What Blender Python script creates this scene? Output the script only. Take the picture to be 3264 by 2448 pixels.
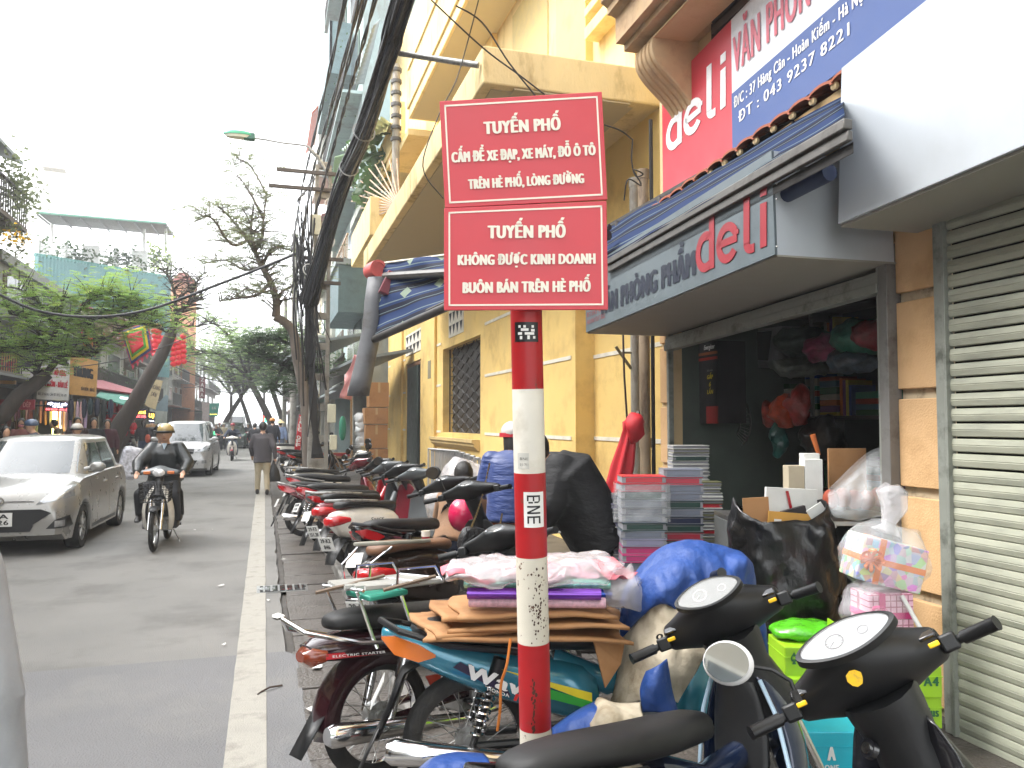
import bpy, math, random
from mathutils import Vector, Matrix, noise
from math import sin, cos, pi, radians, sqrt, atan2, tan
V = Vector
rnd = random.Random(7)
for o in list(bpy.data.objects): bpy.data.objects.remove(o)
scn = bpy.context.scene
COL = scn.collection
# ---------------- camera ----------------
F = 2546.0; YAW = radians(17.2); PITCH = radians(2.77); CH = 1.7
cam = bpy.data.objects.new('camera', bpy.data.cameras.new('camera')); COL.objects.link(cam)
cam.data.lens = 36*F/3264; cam.data.sensor_width = 36; cam.data.clip_end = 1500; cam.data.clip_start = .05
cam.location = (0, 0, CH); cam.rotation_euler = (pi/2+PITCH, 0, -YAW)
scn.camera = cam
scn.render.resolution_x = 1024; scn.render.resolution_y = 768
# ---------------- world, sun, exposure ----------------
w = bpy.data.worlds.new('World'); scn.world = w; w.use_nodes = True
nt = w.node_tree; nt.nodes.clear()
sky = nt.nodes.new('ShaderNodeTexSky'); sky.sky_type = 'NISHITA'; sky.sun_disc = False
sky.sun_elevation = radians(52); sky.sun_rotation = radians(-75); sky.air_density = 1.2; sky.dust_density = 4; sky.ozone_density = .6
hs = nt.nodes.new('ShaderNodeHueSaturation'); hs.inputs['Saturation'].default_value = .12; hs.inputs['Value'].default_value = 1.0
mx = nt.nodes.new('ShaderNodeMix'); mx.data_type = 'RGBA'; mx.inputs[0].default_value = .6; mx.inputs[7].default_value = (9.0, 9.3, 9.6, 1)
bg = nt.nodes.new('ShaderNodeBackground'); bg.inputs[1].default_value = .15
wo = nt.nodes.new('ShaderNodeOutputWorld')
L = nt.links.new
L(sky.outputs[0], hs.inputs['Color']); L(hs.outputs[0], mx.inputs[6]); L(mx.outputs[2], bg.inputs[0]); L(bg.outputs[0], wo.inputs[0])
sun = bpy.data.objects.new('sun', bpy.data.lights.new('sun', 'SUN')); COL.objects.link(sun)
sun.data.energy = 1.2; sun.data.angle = radians(25); sun.data.color = (1, .97, .93)
el, az = radians(52), radians(-75)
d = V((sin(az)*cos(el), cos(az)*cos(el), sin(el)))
sun.rotation_euler = d.to_track_quat('Z', 'Y').to_euler()
scn.view_settings.view_transform = 'Standard'; scn.view_settings.look = 'None'
scn.view_settings.exposure = 1.85; scn.view_settings.gamma = 1
scn.view_settings.use_curve_mapping = False
# ---------------- pixel rays to places (source pixels of the 3264x2448 photo) ----------------
_f = V((sin(YAW)*cos(PITCH), cos(YAW)*cos(PITCH), sin(PITCH))); _r = V((cos(YAW), -sin(YAW), 0)); _u = _r.cross(_f)
CAM = V((0, 0, CH))
def ray(x, y): return _f*F + _r*(x-1632) + _u*(1224-y)
def PD(x, y, D): return CAM + ray(x, y)*(D/F)
def PX(x, y, X): r = ray(x, y); return CAM + r*(X/r.x)
def PY(x, y, Y): r = ray(x, y); return CAM + r*(Y/r.y)
def PZ(x, y, Z): r = ray(x, y); return CAM + r*((Z-CH)/r.z)
def pix(p):
    q = V(p)-CAM; D = q.dot(_f); return (1632+q.dot(_r)/D*F, 1224-q.dot(_u)/D*F, D)
# near right building plane, turned a little from the street
FA = radians(1.6); FO = V((3.44, 3.4, 0)); FU = V((sin(FA), cos(FA), 0)); FN = V((-cos(FA), sin(FA), 0))
def PF(x, y, off=0):
    r = ray(x, y); o = FO+FN*off
    return CAM + r*((o-CAM).dot(FN)/r.dot(FN))
# ---------------- materials ----------------
_mc = {}
def M(name, col, rough=.6, metal=0, var=.12, scale=6, bump=0, bscale=60, coat=0, dirt=None, dscale=2.5, dlo=.5, dhi=.7, stretch=None, trans=0, emit=0, alpha=1, spec=.5, sheen=0):
    if name in _mc: return _mc[name]
    m = bpy.data.materials.new(name); m.use_nodes = True; t = m.node_tree; N = t.nodes; b = N['Principled BSDF']; l = t.links.new
    tc = N.new('ShaderNodeTexCoord'); src = tc.outputs['Object']
    if stretch:
        mp = N.new('ShaderNodeMapping'); mp.inputs['Scale'].default_value = stretch; l(src, mp.inputs[0]); src = mp.outputs[0]
    c = (*col, 1)
    n = N.new('ShaderNodeTexNoise'); n.inputs['Scale'].default_value = scale; n.inputs['Detail'].default_value = 5; l(src, n.inputs['Vector'])
    r = N.new('ShaderNodeMapRange'); r.inputs[1].default_value = .3; r.inputs[2].default_value = .7; r.inputs[3].default_value = 1-var; r.inputs[4].default_value = 1+var
    l(n.outputs[0], r.inputs[0])
    mm = N.new('ShaderNodeVectorMath'); mm.operation = 'SCALE'; mm.inputs[0].default_value = col; l(r.outputs[0], mm.inputs['Scale'])
    out = mm.outputs[0]
    if dirt:
        n2 = N.new('ShaderNodeTexNoise'); n2.inputs['Scale'].default_value = dscale; n2.inputs['Detail'].default_value = 8; n2.inputs['Roughness'].default_value = .65
        l(src, n2.inputs['Vector'])
        r2 = N.new('ShaderNodeMapRange'); r2.inputs[1].default_value = dlo; r2.inputs[2].default_value = dhi; l(n2.outputs[0], r2.inputs[0])
        mx = N.new('ShaderNodeMix'); mx.data_type = 'RGBA'; l(r2.outputs[0], mx.inputs[0]); l(out, mx.inputs[6]); mx.inputs[7].default_value = (*dirt, 1)
        out = mx.outputs[2]
    l(out, b.inputs['Base Color'])
    r3 = N.new('ShaderNodeMapRange'); r3.inputs[1].default_value = .3; r3.inputs[2].default_value = .7
    r3.inputs[3].default_value = max(.02, rough*.85); r3.inputs[4].default_value = min(1, rough*1.15); l(n.outputs[0], r3.inputs[0]); l(r3.outputs[0], b.inputs['Roughness'])
    b.inputs['Metallic'].default_value = metal; b.inputs['Coat Weight'].default_value = coat; b.inputs['Coat Roughness'].default_value = .06
    b.inputs['Specular IOR Level'].default_value = spec
    if trans: b.inputs['Transmission Weight'].default_value = trans; b.inputs['IOR'].default_value = 1.2
    if alpha < 1: b.inputs['Alpha'].default_value = alpha
    if sheen: b.inputs['Sheen Weight'].default_value = sheen
    if emit: b.inputs['Emission Color'].default_value = c; b.inputs['Emission Strength'].default_value = emit
    if bump:
        n3 = N.new('ShaderNodeTexNoise'); n3.inputs['Scale'].default_value = bscale; n3.inputs['Detail'].default_value = 4; l(src, n3.inputs['Vector'])
        bp = N.new('ShaderNodeBump'); bp.inputs['Strength'].default_value = min(1, bump); bp.inputs['Distance'].default_value = .01*max(1, bump); l(n3.outputs[0], bp.inputs['Height']); l(bp.outputs[0], b.inputs['Normal'])
    _mc[name] = m; return m
def srgb(h):
    h = h.lstrip('#'); r = []
    for i in (0, 2, 4):
        c = int(h[i:i+2], 16)/255; r.append(c/12.92 if c <= .04045 else ((c+.055)/1.055)**2.4)
    return tuple(r)
def H(name, h, **k): return M(name, srgb(h), **k)
# ---------------- mesh builder ----------------
class MB:
    def __init__(s): s.v = []; s.f = []
    def add(s, vs, fs, mt=None):
        n = len(s.v); s.v += [tuple(mt@V(p)) if mt else tuple(p) for p in vs]; s.f += [tuple(i+n for i in f) for f in fs]; return s
    def box(s, c, d, R=None):
        x, y, z = d[0]/2, d[1]/2, d[2]/2
        vs = [V((a, b, e)) for a in (-x, x) for b in (-y, y) for e in (-z, z)]
        if R is not None: vs = [R@p for p in vs]
        return s.add([p+V(c) for p in vs], [(0, 1, 3, 2), (4, 6, 7, 5), (0, 4, 5, 1), (2, 3, 7, 6), (0, 2, 6, 4), (1, 5, 7, 3)])
    def hexa(s, a, b):   # two quads a (front) and b (back), same order
        return s.add(list(a)+list(b), [(0, 1, 2, 3), (7, 6, 5, 4), (0, 4, 5, 1), (1, 5, 6, 2), (2, 6, 7, 3), (3, 7, 4, 0)])
    def slab(s, a, b, c, d, th, nrm=None):   # quad with thickness behind it
        a, b, c, d = map(V, (a, b, c, d)); n = V(nrm) if nrm is not None else (b-a).cross(d-a).normalized()
        return s.hexa((a, b, c, d), [p-n*th for p in (a, b, c, d)])
    def quad(s, a, b, c, d): return s.add([a, b, c, d], [(0, 1, 2, 3)])
    def prism(s, pts, off):   # polygon pts (3d) extruded by off
        n = len(pts); off = V(off); pts = [V(p) for p in pts]
        return s.add(pts+[p+off for p in pts], [tuple(range(n)), tuple(range(2*n-1, n-1, -1))]+[(i, i+n, (i+1) % n+n, (i+1) % n) for i in range(n)])
    def loft(s, rings, cap=True, closed=True):
        n = len(rings[0]); m = len(rings); vs = [p for r in rings for p in r]; fs = []
        for i in range(m-1):
            for j in range(n if closed else n-1):
                k = (j+1) % n; fs.append((i*n+j, i*n+k, (i+1)*n+k, (i+1)*n+j))
        if cap and closed: fs += [tuple(range(n-1, -1, -1)), tuple(range((m-1)*n, m*n))]
        return s.add(vs, fs)
    def tube(s, pts, r, n=8, cap=True, flat=1, up=None):
        pts = [V(p) for p in pts]; m = len(pts); rs = r if isinstance(r, (list, tuple)) else [r]*m
        t = (pts[1]-pts[0]).normalized(); a = V(up) if up is not None else V((0, 0, 1))
        if abs(t.dot(a)) > .95: a = V((1, 0, 0))
        rings = []
        for i, p in enumerate(pts):
            if i == 0: t = pts[1]-p
            elif i == m-1: t = p-pts[i-1]
            else: t = (pts[i+1]-p).normalized()+(p-pts[i-1]).normalized()
            t.normalize(); a = (a-t*a.dot(t)).normalized(); b = t.cross(a)
            rings.append([p+(a*cos(2*pi*k/n)*flat+b*sin(2*pi*k/n))*rs[i] for k in range(n)])
        return s.loft(rings, cap)
    def cyl(s, p0, p1, r0, r1=None, n=12): return s.tube([p0, p1], [r0, r0 if r1 is None else r1], n)
    def ell(s, c, r, n=12, m=8, R=None):
        rings = []
        for i in range(1, m):
            t = pi*i/m; ring = []
            for k in range(n):
                p = V((r[0]*sin(t)*cos(2*pi*k/n), r[1]*sin(t)*sin(2*pi*k/n), -r[2]*cos(t)))
                ring.append((R@p if R is not None else p)+V(c))
            rings.append(ring)
        return s.loft(rings)
    def ring(s, c, ax, R, prof, n=24, a0=0, a1=2*pi):   # revolve profile (dr, da) about axis ax through c
        ax = V(ax).normalized(); e = V((0, 0, 1)) if abs(ax.z) < .9 else V((1, 0, 0)); e = (e-ax*e.dot(ax)).normalized(); g = ax.cross(e)
        full = abs(a1-a0-2*pi) < 1e-6; m = n if full else n+1; rings = []
        for i in range(m):
            t = a0+(a1-a0)*i/n; q = e*cos(t)+g*sin(t)
            rings.append([V(c)+q*(R+pr)+ax*pa for pr, pa in prof])
        if full: rings.append(rings[0])
        return s.loft(rings, cap=not full)
    def grid(s, fn, nu, nv):
        vs = [fn(i/nu, j/nv) for i in range(nu+1) for j in range(nv+1)]
        return s.add(vs, [(i*(nv+1)+j, (i+1)*(nv+1)+j, (i+1)*(nv+1)+j+1, i*(nv+1)+j+1) for i in range(nu) for j in range(nv)])
    def xf(s, mt): s.v = [tuple(mt@V(p)) for p in s.v]; return s
    def mirror(s, ax=1):
        n = len(s.v); k = list(s.v)
        s.v += [tuple(-c if i == ax else c for i, c in enumerate(p)) for p in k]; s.f += [tuple(i+n for i in reversed(f)) for f in list(s.f)]; return s
    def build(s, name, mat, parent=None, smooth=40, bevel=0, sub=0, remesh=0, thick=0, local=False, label=None, kind=None, fix=False):
        me = bpy.data.meshes.new(name); me.from_pydata(s.v, [], s.f); me.update()
        if fix:
            import bmesh
            bm = bmesh.new(); bm.from_mesh(me); bmesh.ops.recalc_face_normals(bm, faces=bm.faces); bm.to_mesh(me); bm.free()
        if smooth:
            me.polygons.foreach_set('use_smooth', [True]*len(me.polygons))
            if not remesh and smooth < 180 and not sub: me.set_sharp_from_angle(angle=radians(smooth))
        o = bpy.data.objects.new(name, me); COL.objects.link(o)
        if mat: me.materials.append(mat)
        if parent is not None:
            o.parent = parent
            if not local:
                q = parent; T = V((0, 0, 0))
                while q is not None:
                    if q.type == 'EMPTY': T = T+q.location
                    q = q.parent
                o.matrix_parent_inverse = Matrix.Translation(-T) if parent.type == 'EMPTY' else Matrix()
        if bevel:
            b = o.modifiers.new('b', 'BEVEL'); b.width = bevel; b.segments = 2; b.limit_method = 'ANGLE'; b.angle_limit = radians(40)
        if remesh:
            r = o.modifiers.new('r', 'REMESH'); r.mode = 'VOXEL'; r.voxel_size = remesh; r.use_smooth_shade = True
            c = o.modifiers.new('s', 'SMOOTH'); c.factor = .5; c.iterations = 3
        if thick:
            k = o.modifiers.new('t', 'SOLIDIFY'); k.thickness = thick; k.offset = 0
        if sub:
            u = o.modifiers.new('u', 'SUBSURF'); u.levels = sub; u.render_levels = sub
        if label: o['label'] = label
        if kind: o['kind'] = kind
        return o
def thing(name, label, cat, loc=(0, 0, 0), group=None, rot=(0, 0, 0)):
    o = bpy.data.objects.new(name, None); COL.objects.link(o); o.location = loc; o.rotation_euler = rot; o.empty_display_size = .1
    o['label'] = label; o['category'] = cat
    if group: o['group'] = group
    return o
def tag(o, label, cat, group=None):
    o['label'] = label; o['category'] = cat
    if group: o['group'] = group
    return o
def struct(o): o['kind'] = 'structure'; return o
def kids(o, D={}): return [c for c in o.children]
def copy_tree(src, loc=None, rotz=None, label=None, tree=None):
    if tree is None:
        tree = {}
        for q in bpy.data.objects:
            if q.parent: tree.setdefault(q.parent.name, []).append(q)
    def rec(s, par):
        c = s.copy(); COL.objects.link(c)
        if par is not None: c.parent = par; c.matrix_parent_inverse = s.matrix_parent_inverse.copy()
        for ch in tree.get(s.name, []): rec(ch, c)
        return c
    r = rec(src, None)
    if loc is not None: r.location = loc
    if rotz is not None: r.rotation_euler[2] = rotz
    if label: r['label'] = label
    return r
# ---------------- lettering ----------------
_tc = {}
def tmesh(s, bold=0):
    k = (s, bold)
    if k in _tc: return _tc[k]
    c = bpy.data.curves.new('t', 'FONT'); c.body = s; c.size = 1; c.offset = bold; c.resolution_u = 3; c.space_character = 1.14
    o = bpy.data.objects.new('t', c); me = bpy.data.meshes.new_from_object(o)
    vs = [v.co.copy() for v in me.vertices]; fs = [tuple(p.vertices) for p in me.polygons]
    bpy.data.objects.remove(o); bpy.data.meshes.remove(me); _tc[k] = (vs, fs); return _tc[k]
CAPH = .73
def text(mb, s, a, b, cap, up, bold=0, out=None, slant=0):
    """letters of s from point a to point b along the baseline, cap height in metres along up; bold = stacked shifted copies"""
    vs, fs = tmesh(s, 0)
    if not vs: return mb
    x0 = min(v.x for v in vs); x1 = max(v.x for v in vs); a, b, up = V(a), V(b), V(up).normalized(); k = cap/CAPH; o = V(out) if out is not None else V((0, 0, 0))
    r = (b-a).normalized(); n = r.cross(up).normalized(); bw = bold*1.6*k
    offs = [(0, 0)] if not bold else [(-1, 0), (1, 0), (-.5, .45), (.5, -.45), (0, 0), (1.6, 0), (-1.6, 0)]
    for i, (dx, dy) in enumerate(offs):
        mb.add([a+(b-a)*((v.x-x0)/(x1-x0))+up*(v.y*k)+r*(v.y*k*slant)+o+r*(dx*bw)+up*(dy*bw)+n*(i*.00025) for v in vs], fs)
    return mb
def tquad(mb, s, bl, br, tl, bold=0, out=None, slant=0):
    a, b, c = V(bl), V(br), V(tl); return text(mb, s, a, b, (c-a).length, c-a, bold, out, slant)
# ---------------- shared materials ----------------
m_black = M('black plastic', (.0065, .007, .008), .4, var=.3, bump=.15, bscale=500)
m_blackg = M('gloss black paint', (.008, .008, .01), .18, coat=.6)
m_rubber = M('tyre rubber', (.013, .0125, .012), .8, dirt=(.05, .045, .036), dscale=9, dlo=.5, dhi=.85, bump=.4, bscale=150)
m_chrome = M('chrome', (.72, .72, .72), .14, 1, var=.08)
m_steel = M('dull steel', (.42, .42, .41), .35, 1, dirt=(.16, .11, .07), dscale=14, dlo=.55, dhi=.8)
m_alu = M('cast aluminium', (.38, .38, .37), .45, .8, dirt=(.08, .07, .05), dscale=18, dlo=.5, dhi=.75)
m_seat = M('black vinyl seat', (.007, .007, .0075), .5, var=.2, bump=.25, bscale=700)
m_white = M('white print', (.75, .75, .73), .5)
m_glass = M('dark glass', (.03, .035, .04), .04, spec=.9, coat=1)
m_dark = M('flat near black', (.01, .01, .01), .8)  # near black for small parts; also stands in for shade inside openings and gaps
m_red = M('red lens', (.42, .008, .012), .15, coat=.8)
m_orange = M('amber lens', (.55, .14, .02), .18, coat=.8)
m_skin = M('skin', (.46, .27, .18), .5, var=.06)
m_hair = M('black hair', (.012, .01, .009), .45, bump=.6, bscale=180, stretch=(1, 1, .15))
# ================= SETTING =================
m_asph = M('asphalt', (.16, .159, .163), .85, var=.12, scale=1.2, bump=1.2, bscale=110, dirt=(.205, .2, .19), dscale=.7, dlo=.48, dhi=.75)
m_asph2 = M('older asphalt', (.19, .185, .175), .85, var=.14, scale=1.0, bump=1.1, bscale=120, dirt=(.095, .09, .085), dscale=.9, dlo=.5, dhi=.8)
m_line = M('worn road paint', (.31, .295, .26), .8, var=.14, scale=5, bump=.6, bscale=110, dirt=(.19, .18, .16), dscale=5, dlo=.5, dhi=.72)
m_ground = M('ground', (.12, .11, .1), .9, bump=.5)
m_pave = M('sidewalk concrete', (.105, .095, .085), .55, var=.3, scale=3, bump=1, bscale=60, dirt=(.035, .03, .027), dscale=3, dlo=.45, dhi=.7)
m_slab = M('wet gutter stone', (.105, .092, .08), .35, var=.35, scale=2.5, bump=1.2, bscale=40, dirt=(.05, .042, .036), dscale=2.2, dlo=.45, dhi=.65)
m_kerb = M('granite kerb', (.2, .19, .175), .6, var=.25, scale=8, bump=.8, bscale=90, dirt=(.06, .052, .045), dscale=4, dlo=.5, dhi=.7)
m_water = M('puddle water', (.02, .02, .018), .03, spec=.8, var=0)
def sheet(name, x0, x1, y0, y1, z, mat, n=1):
    m = MB(); m.quad((x0, y0, z), (x1, y0, z), (x1, y1, z), (x0, y1, z)); return struct(m.build(name, mat, smooth=0))
sheet('ground', -500, 500, -60, 900, -.06, m_ground)
# road with a ragged right edge
def ragged(y): return .25+.03*noise.noise(V((y*2.2, 1, 0)))+.02*noise.noise(V((y*9, 5, 0)))-(.08 if y > 6.2 else 0)
def road(name, y0, y1, z, mat, st=.12):
    m = MB(); n = int((y1-y0)/st); pr = None; vs = []; fs = []
    for i in range(n+1):
        y = y0+(y1-y0)*i/n; vs += [(-5.3, y, z), (ragged(y), y, z), (ragged(y)+.012, y, z-.055)]
        if i: k = 3*i; fs += [(k-3, k-2, k+1, k), (k-2, k-1, k+2, k+1)]
    m.add(vs, fs); return struct(m.build(name, mat, smooth=0))
road('road', -12, 6.25, .004, m_asph); road('road_far', 6.25, 60, 0, m_asph2, .3); 
sheet('road_beyond', -5.3, 1.2, 60, 420, 0, m_asph2)
sheet('gutter_bed', .1, .82, -12, 60, -.03, M('gutter mud', (.05, .043, .036), .7, bump=.6))
# lane line
m = MB(); n = 200; vs = []; fs = []
for i in range(n+1):
    y = -4+i*.32; j = .006*noise.noise(V((y*3, 0, 3)))
    vs += [(-.17+j, y, .008 if y < 6.3 else .006), (.035-j, y, .008 if y < 6.3 else .006)]
    if i: k = 2*i; fs.append((k-2, k-1, k+1, k))
m.add(vs, fs); struct(m.build('lane_line', m_line, smooth=0))
# dark patch of standing water and a drain by the line
dr = thing('storm_drain', 'dark wet drain grate in the gutter beside the worn white line', 'drain', (.2, 8.6, 0))
m = MB(); m.box((.2, 8.6, .004), (.5, .36, .006)); m.build('drain_frame', m_steel, dr)
m = MB(); m.box((.2, 8.6, .008), (.44, .3, .004)); m.build('drain_opening', m_dark, dr)
for k in range(6):
    m = MB(); m.box((.02+k*.072, 8.6, .012), (.02, .3, .006)); m.build('bar', m_steel, dr)
m = MB(); r0 = [(.2+.24*cos(t*pi/10)*(1+.25*noise.noise(V((t, 2, 0)))), 8.62+.13*sin(t*pi/10)*(1+.3*noise.noise(V((t, 7, 0)))), .0105) for t in range(20)]
m.add(r0, [tuple(range(20))]); tag(m.build('puddle', m_water, smooth=0), 'small dark puddle lying over the drain by the lane line', 'puddle')
# gutter stones, one by one
gut = thing('gutter_paving', 'wet worn stone slabs lining the gutter beside the asphalt', 'paving', (.5, 4, 0)); gut['kind'] = 'structure'; del gut['category']
shp = []
for k in range(5):
    m = MB(); L_ = .44+.03*k; W_ = .54
    m.box((0, 0, -.03), (W_, L_-.015, .06), Matrix.Rotation(rnd.uniform(-.01, .01), 3, 'Z')); o = m.build('slab', m_slab, gut, local=True, bevel=.008); shp.append((o, L_))
y = 1.8; k = 0
while y < 17:
    o, L_ = shp[rnd.randrange(5)]
    c = o if k < 1 else o.copy()
    if k >= 1: COL.objects.link(c)
    if k < 1: o, L_ = shp[0]; c = shp[0][0]
    c.parent = gut; c.location = (.5-.5+rnd.uniform(-.012, .012), y+L_/2-4, .004+rnd.uniform(-.008, .01)); c.rotation_euler = (rnd.uniform(-.012, .012), rnd.uniform(-.01, .015), rnd.uniform(-.02, .02))
    y += L_+.004; k += 1
for o, _ in shp[1:]: bpy.data.objects.remove(o)
# kerb stones
kb = thing('kerb', 'row of grey granite kerb stones along the right sidewalk', 'kerb', (0, 0, 0)); kb['kind'] = 'structure'; del kb['category']
m = MB(); m.box((0, 0, .03), (.16, .98, .19)); k0 = m.build('kerb_stone', m_kerb, kb, local=True, bevel=.02)
k0.location = (.85, 4.95, 0)
for i in range(1, 40):
    c = k0.copy(); COL.objects.link(c); c.location = (.85+rnd.uniform(-.006, .006), 4.95+i*1.0, rnd.uniform(-.008, .008)); c.rotation_euler = (0, rnd.uniform(-.02, .02), 0)
# right sidewalk bed, ramp near the camera and tiles
sheet('sidewalk', .78, 5.2, 4.4, 200, .095, m_pave)
m = MB(); m.add([(.78, -12, .0), (1.35, -12, .095), (5.2, -12, .095), (5.2, 4.4, .095), (1.35, 4.4, .095), (.78, 4.4, .0)], [(0, 1, 4, 5), (1, 2, 3, 4)]); struct(m.build('sidewalk_ramp', m_slab, smooth=0))
st = thing('sidewalk_tiles', 'grid of small concrete paving tiles on the right sidewalk', 'paving', (0, 0, 0)); st['kind'] = 'structure'; del st['category']
m = MB(); m.box((0, 0, 0), (.292, .292, .03)); t0 = m.build('tile', m_pave, st, local=True, bevel=.004); first = True
for i in range(28):
    for j in range(8):
        if i*.3+4.7 > 9 and j > 4: continue
        c = t0 if first else t0.copy()
        if not first: COL.objects.link(c)
        first = False
        c.location = (1.1+j*.3, 4.6+i*.3, .098+rnd.uniform(-.003, .003)); c.rotation_euler = (rnd.uniform(-.006, .006), rnd.uniform(-.006, .006), 0)
# left side
sheet('sidewalk_left', -9.5, -5.45, -12, 200, .12, m_pave)
m = MB(); m.box((-5.37, 94, .04), (.17, 212, .17)); struct(m.build('kerb_left', m_kerb, bevel=.01))
# litter
m_paper = M('paper litter', (.6, .58, .54), .8)
for i, (sx, sy, s) in enumerate([(885, 1965, .07), (905, 1785, .035), (855, 1915, .02), (712, 2056, .02), (1003, 2266, .06), (1010, 2130, .05), (978, 1600, .05), (620, 1690, .02), (676, 1690, .012), (705, 1868, .03), (1018, 2278, .05)]):
    p = PZ(sx, sy, .01); m = MB(); R = Matrix.Rotation(rnd.uniform(0, 3), 3, 'Z')
    m.add([R@V((a*s*rnd.uniform(.6, 1.3), b*s*rnd.uniform(.4, .9), rnd.uniform(.004, .018)))+p for a, b in ((-1, -1), (0, -1.2), (1, -.8), (1.1, .6), (0, 1), (-1, .8))], [(0, 1, 4, 5), (1, 2, 3, 4)])
    tag(m.build('paper_scrap', m_paper, smooth=0), 'small crumpled white paper scrap littering the roadside by the gutter', 'litter', 'paper scraps on the road edge')
tw = MB(); p = PZ(832, 2205, .012); tw.tube([p, p+V((.05, .04, .01)), p+V((.13, .09, 0))], .006, 5); tw.tube([p, p+V((-.02, -.04, 0))], .005, 5)
tag(tw.build('twig', M('twig bark', (.06, .04, .03), .9)), 'small brown twig lying across the white line', 'twig')

# ================= SIGN POST =================
m_sred = M('sign red paint', srgb('#c63a45'), .42, var=.05, scale=3, coat=.1, dirt=srgb('#c64a50'), dscale=1.5, dlo=.55, dhi=1)
m_pred = M('pole red paint', srgb('#a0141a'), .45, var=.12, scale=8, dirt=(.12, .05, .03), dscale=22, dlo=.62, dhi=.72)
m_pwhite = M('pole white paint', (.66, .63, .56), .5, var=.06, dirt=(.4, .36, .28), dscale=5, dlo=.5, dhi=.8)
m_prust = M('rust spotted white paint', (.6, .56, .47), .55, var=.08, dirt=(.1, .035, .015), dscale=38, dlo=.63, dhi=.68)
m_cream = M('sign cream lettering', (.8, .76, .66), .5, var=.04)
D = 2.9
def pz(x, y, d=D): return PD(x, y, d)
sp = thing('street_sign_post', 'tall red and white banded pole holding two red Vietnamese street signs', 'sign post', (*pz(1712, 2740).xy, .06))
r = .0575
pc = lambda y: pz(1677+(y-990)*.0222, y, D)
for i, (a, b, mt) in enumerate([(335, 1240, m_pred), (1240, 1505, m_pwhite), (1505, 1771, m_pred), (1771, 2044, m_prust), (2044, 2317, m_pred), (2317, 2560, m_prust), (2560, 2760, m_pred)]):
    m = MB(); m.cyl(pc(a), pc(b), r, r, 40); m.build('pole_band', mt, sp, label=['plain red top band', 'clean white band', 'red band with stickers', 'rust spotted white band', 'red band with a worn streak', 'white band near the ground', 'red foot band'][i])
m = MB(); m.ell(pc(335), (r, r, .02), 20, 6); m.build('pole_cap', m_pred, sp)
FD = _f.copy(); up3 = _u.copy()
def sign_panel(q, lines):
    TL, TR, BR, BL = [pz(*c, D-.085) for c in q]
    m = MB(); m.slab(BL, BR, TR, TL, .022); p = m.build('sign_panel', m_sred, sp, smooth=0, bevel=.002)
    def bi(u, v): return (BL*(1-u)+BR*u)*(1-v)+(TL*(1-u)+TR*u)*v
    n = (BR-BL).cross(TL-BL).normalized()
    e = n*.0015; m = MB()
    for (u0, v0, u1, v1) in ((.028, .04, .972, .056), (.028, .944, .972, .96), (.028, .04, .038, .96), (.962, .04, .972, .96)):
        m.hexa([bi(u0, v0)+e, bi(u1, v0)+e, bi(u1, v1)+e, bi(u0, v1)+e], [bi(u0, v0), bi(u1, v0), bi(u1, v1), bi(u0, v1)])
    m.build('border', m_cream, p, smooth=0)
    for s, x0, y0, x1, y1, cp in lines:
        a, b = pz(x0, y0, D-.087), pz(x1, y1, D-.087); m = MB(); text(m, s, a, b, cp/F*(D-.087), TL-BL, bold=.023, out=n*.001)
        m.build('lettering', m_cream, p, smooth=0)
    m = MB()
    return n
Z = lambda x, y: (1200+x/1.659, y/1.659)
sign_panel([Z(333, 535), Z(1192, 484), Z(1222, 1055), Z(362, 1100)], [
    ('TUYẾN PHỐ', *Z(573, 710), *Z(970, 687), 41), ('CẤM ĐỂ XE ĐẠP, XE MÁY, ĐỖ Ô TÔ', *Z(402, 860), *Z(1156, 820), 34), ('TRÊN HÈ PHỐ, LÒNG ĐƯỜNG', *Z(490, 1000), *Z(1095, 968), 32)])
sign_panel([Z(357, 1101), Z(1217, 1062), Z(1225, 1637), Z(357, 1640)], [
    ('TUYẾN PHỐ', *Z(593, 1260), *Z(995, 1256), 42), ('KHÔNG ĐƯỢC KINH DOANH', *Z(434, 1402), *Z(1154, 1394), 34), ('BUÔN BÁN TRÊN HÈ PHỐ', *Z(460, 1550), *Z(1128, 1541), 36)])
m = MB()
for y in (420, 560, 760, 900):
    m.ring(pc(y), pc(500)-pc(900), r+.002, [(-.001, -.012), (.004, -.012), (.004, .012), (-.001, .012)], 24)
m.build('clamp', m_steel, sp)
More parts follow.
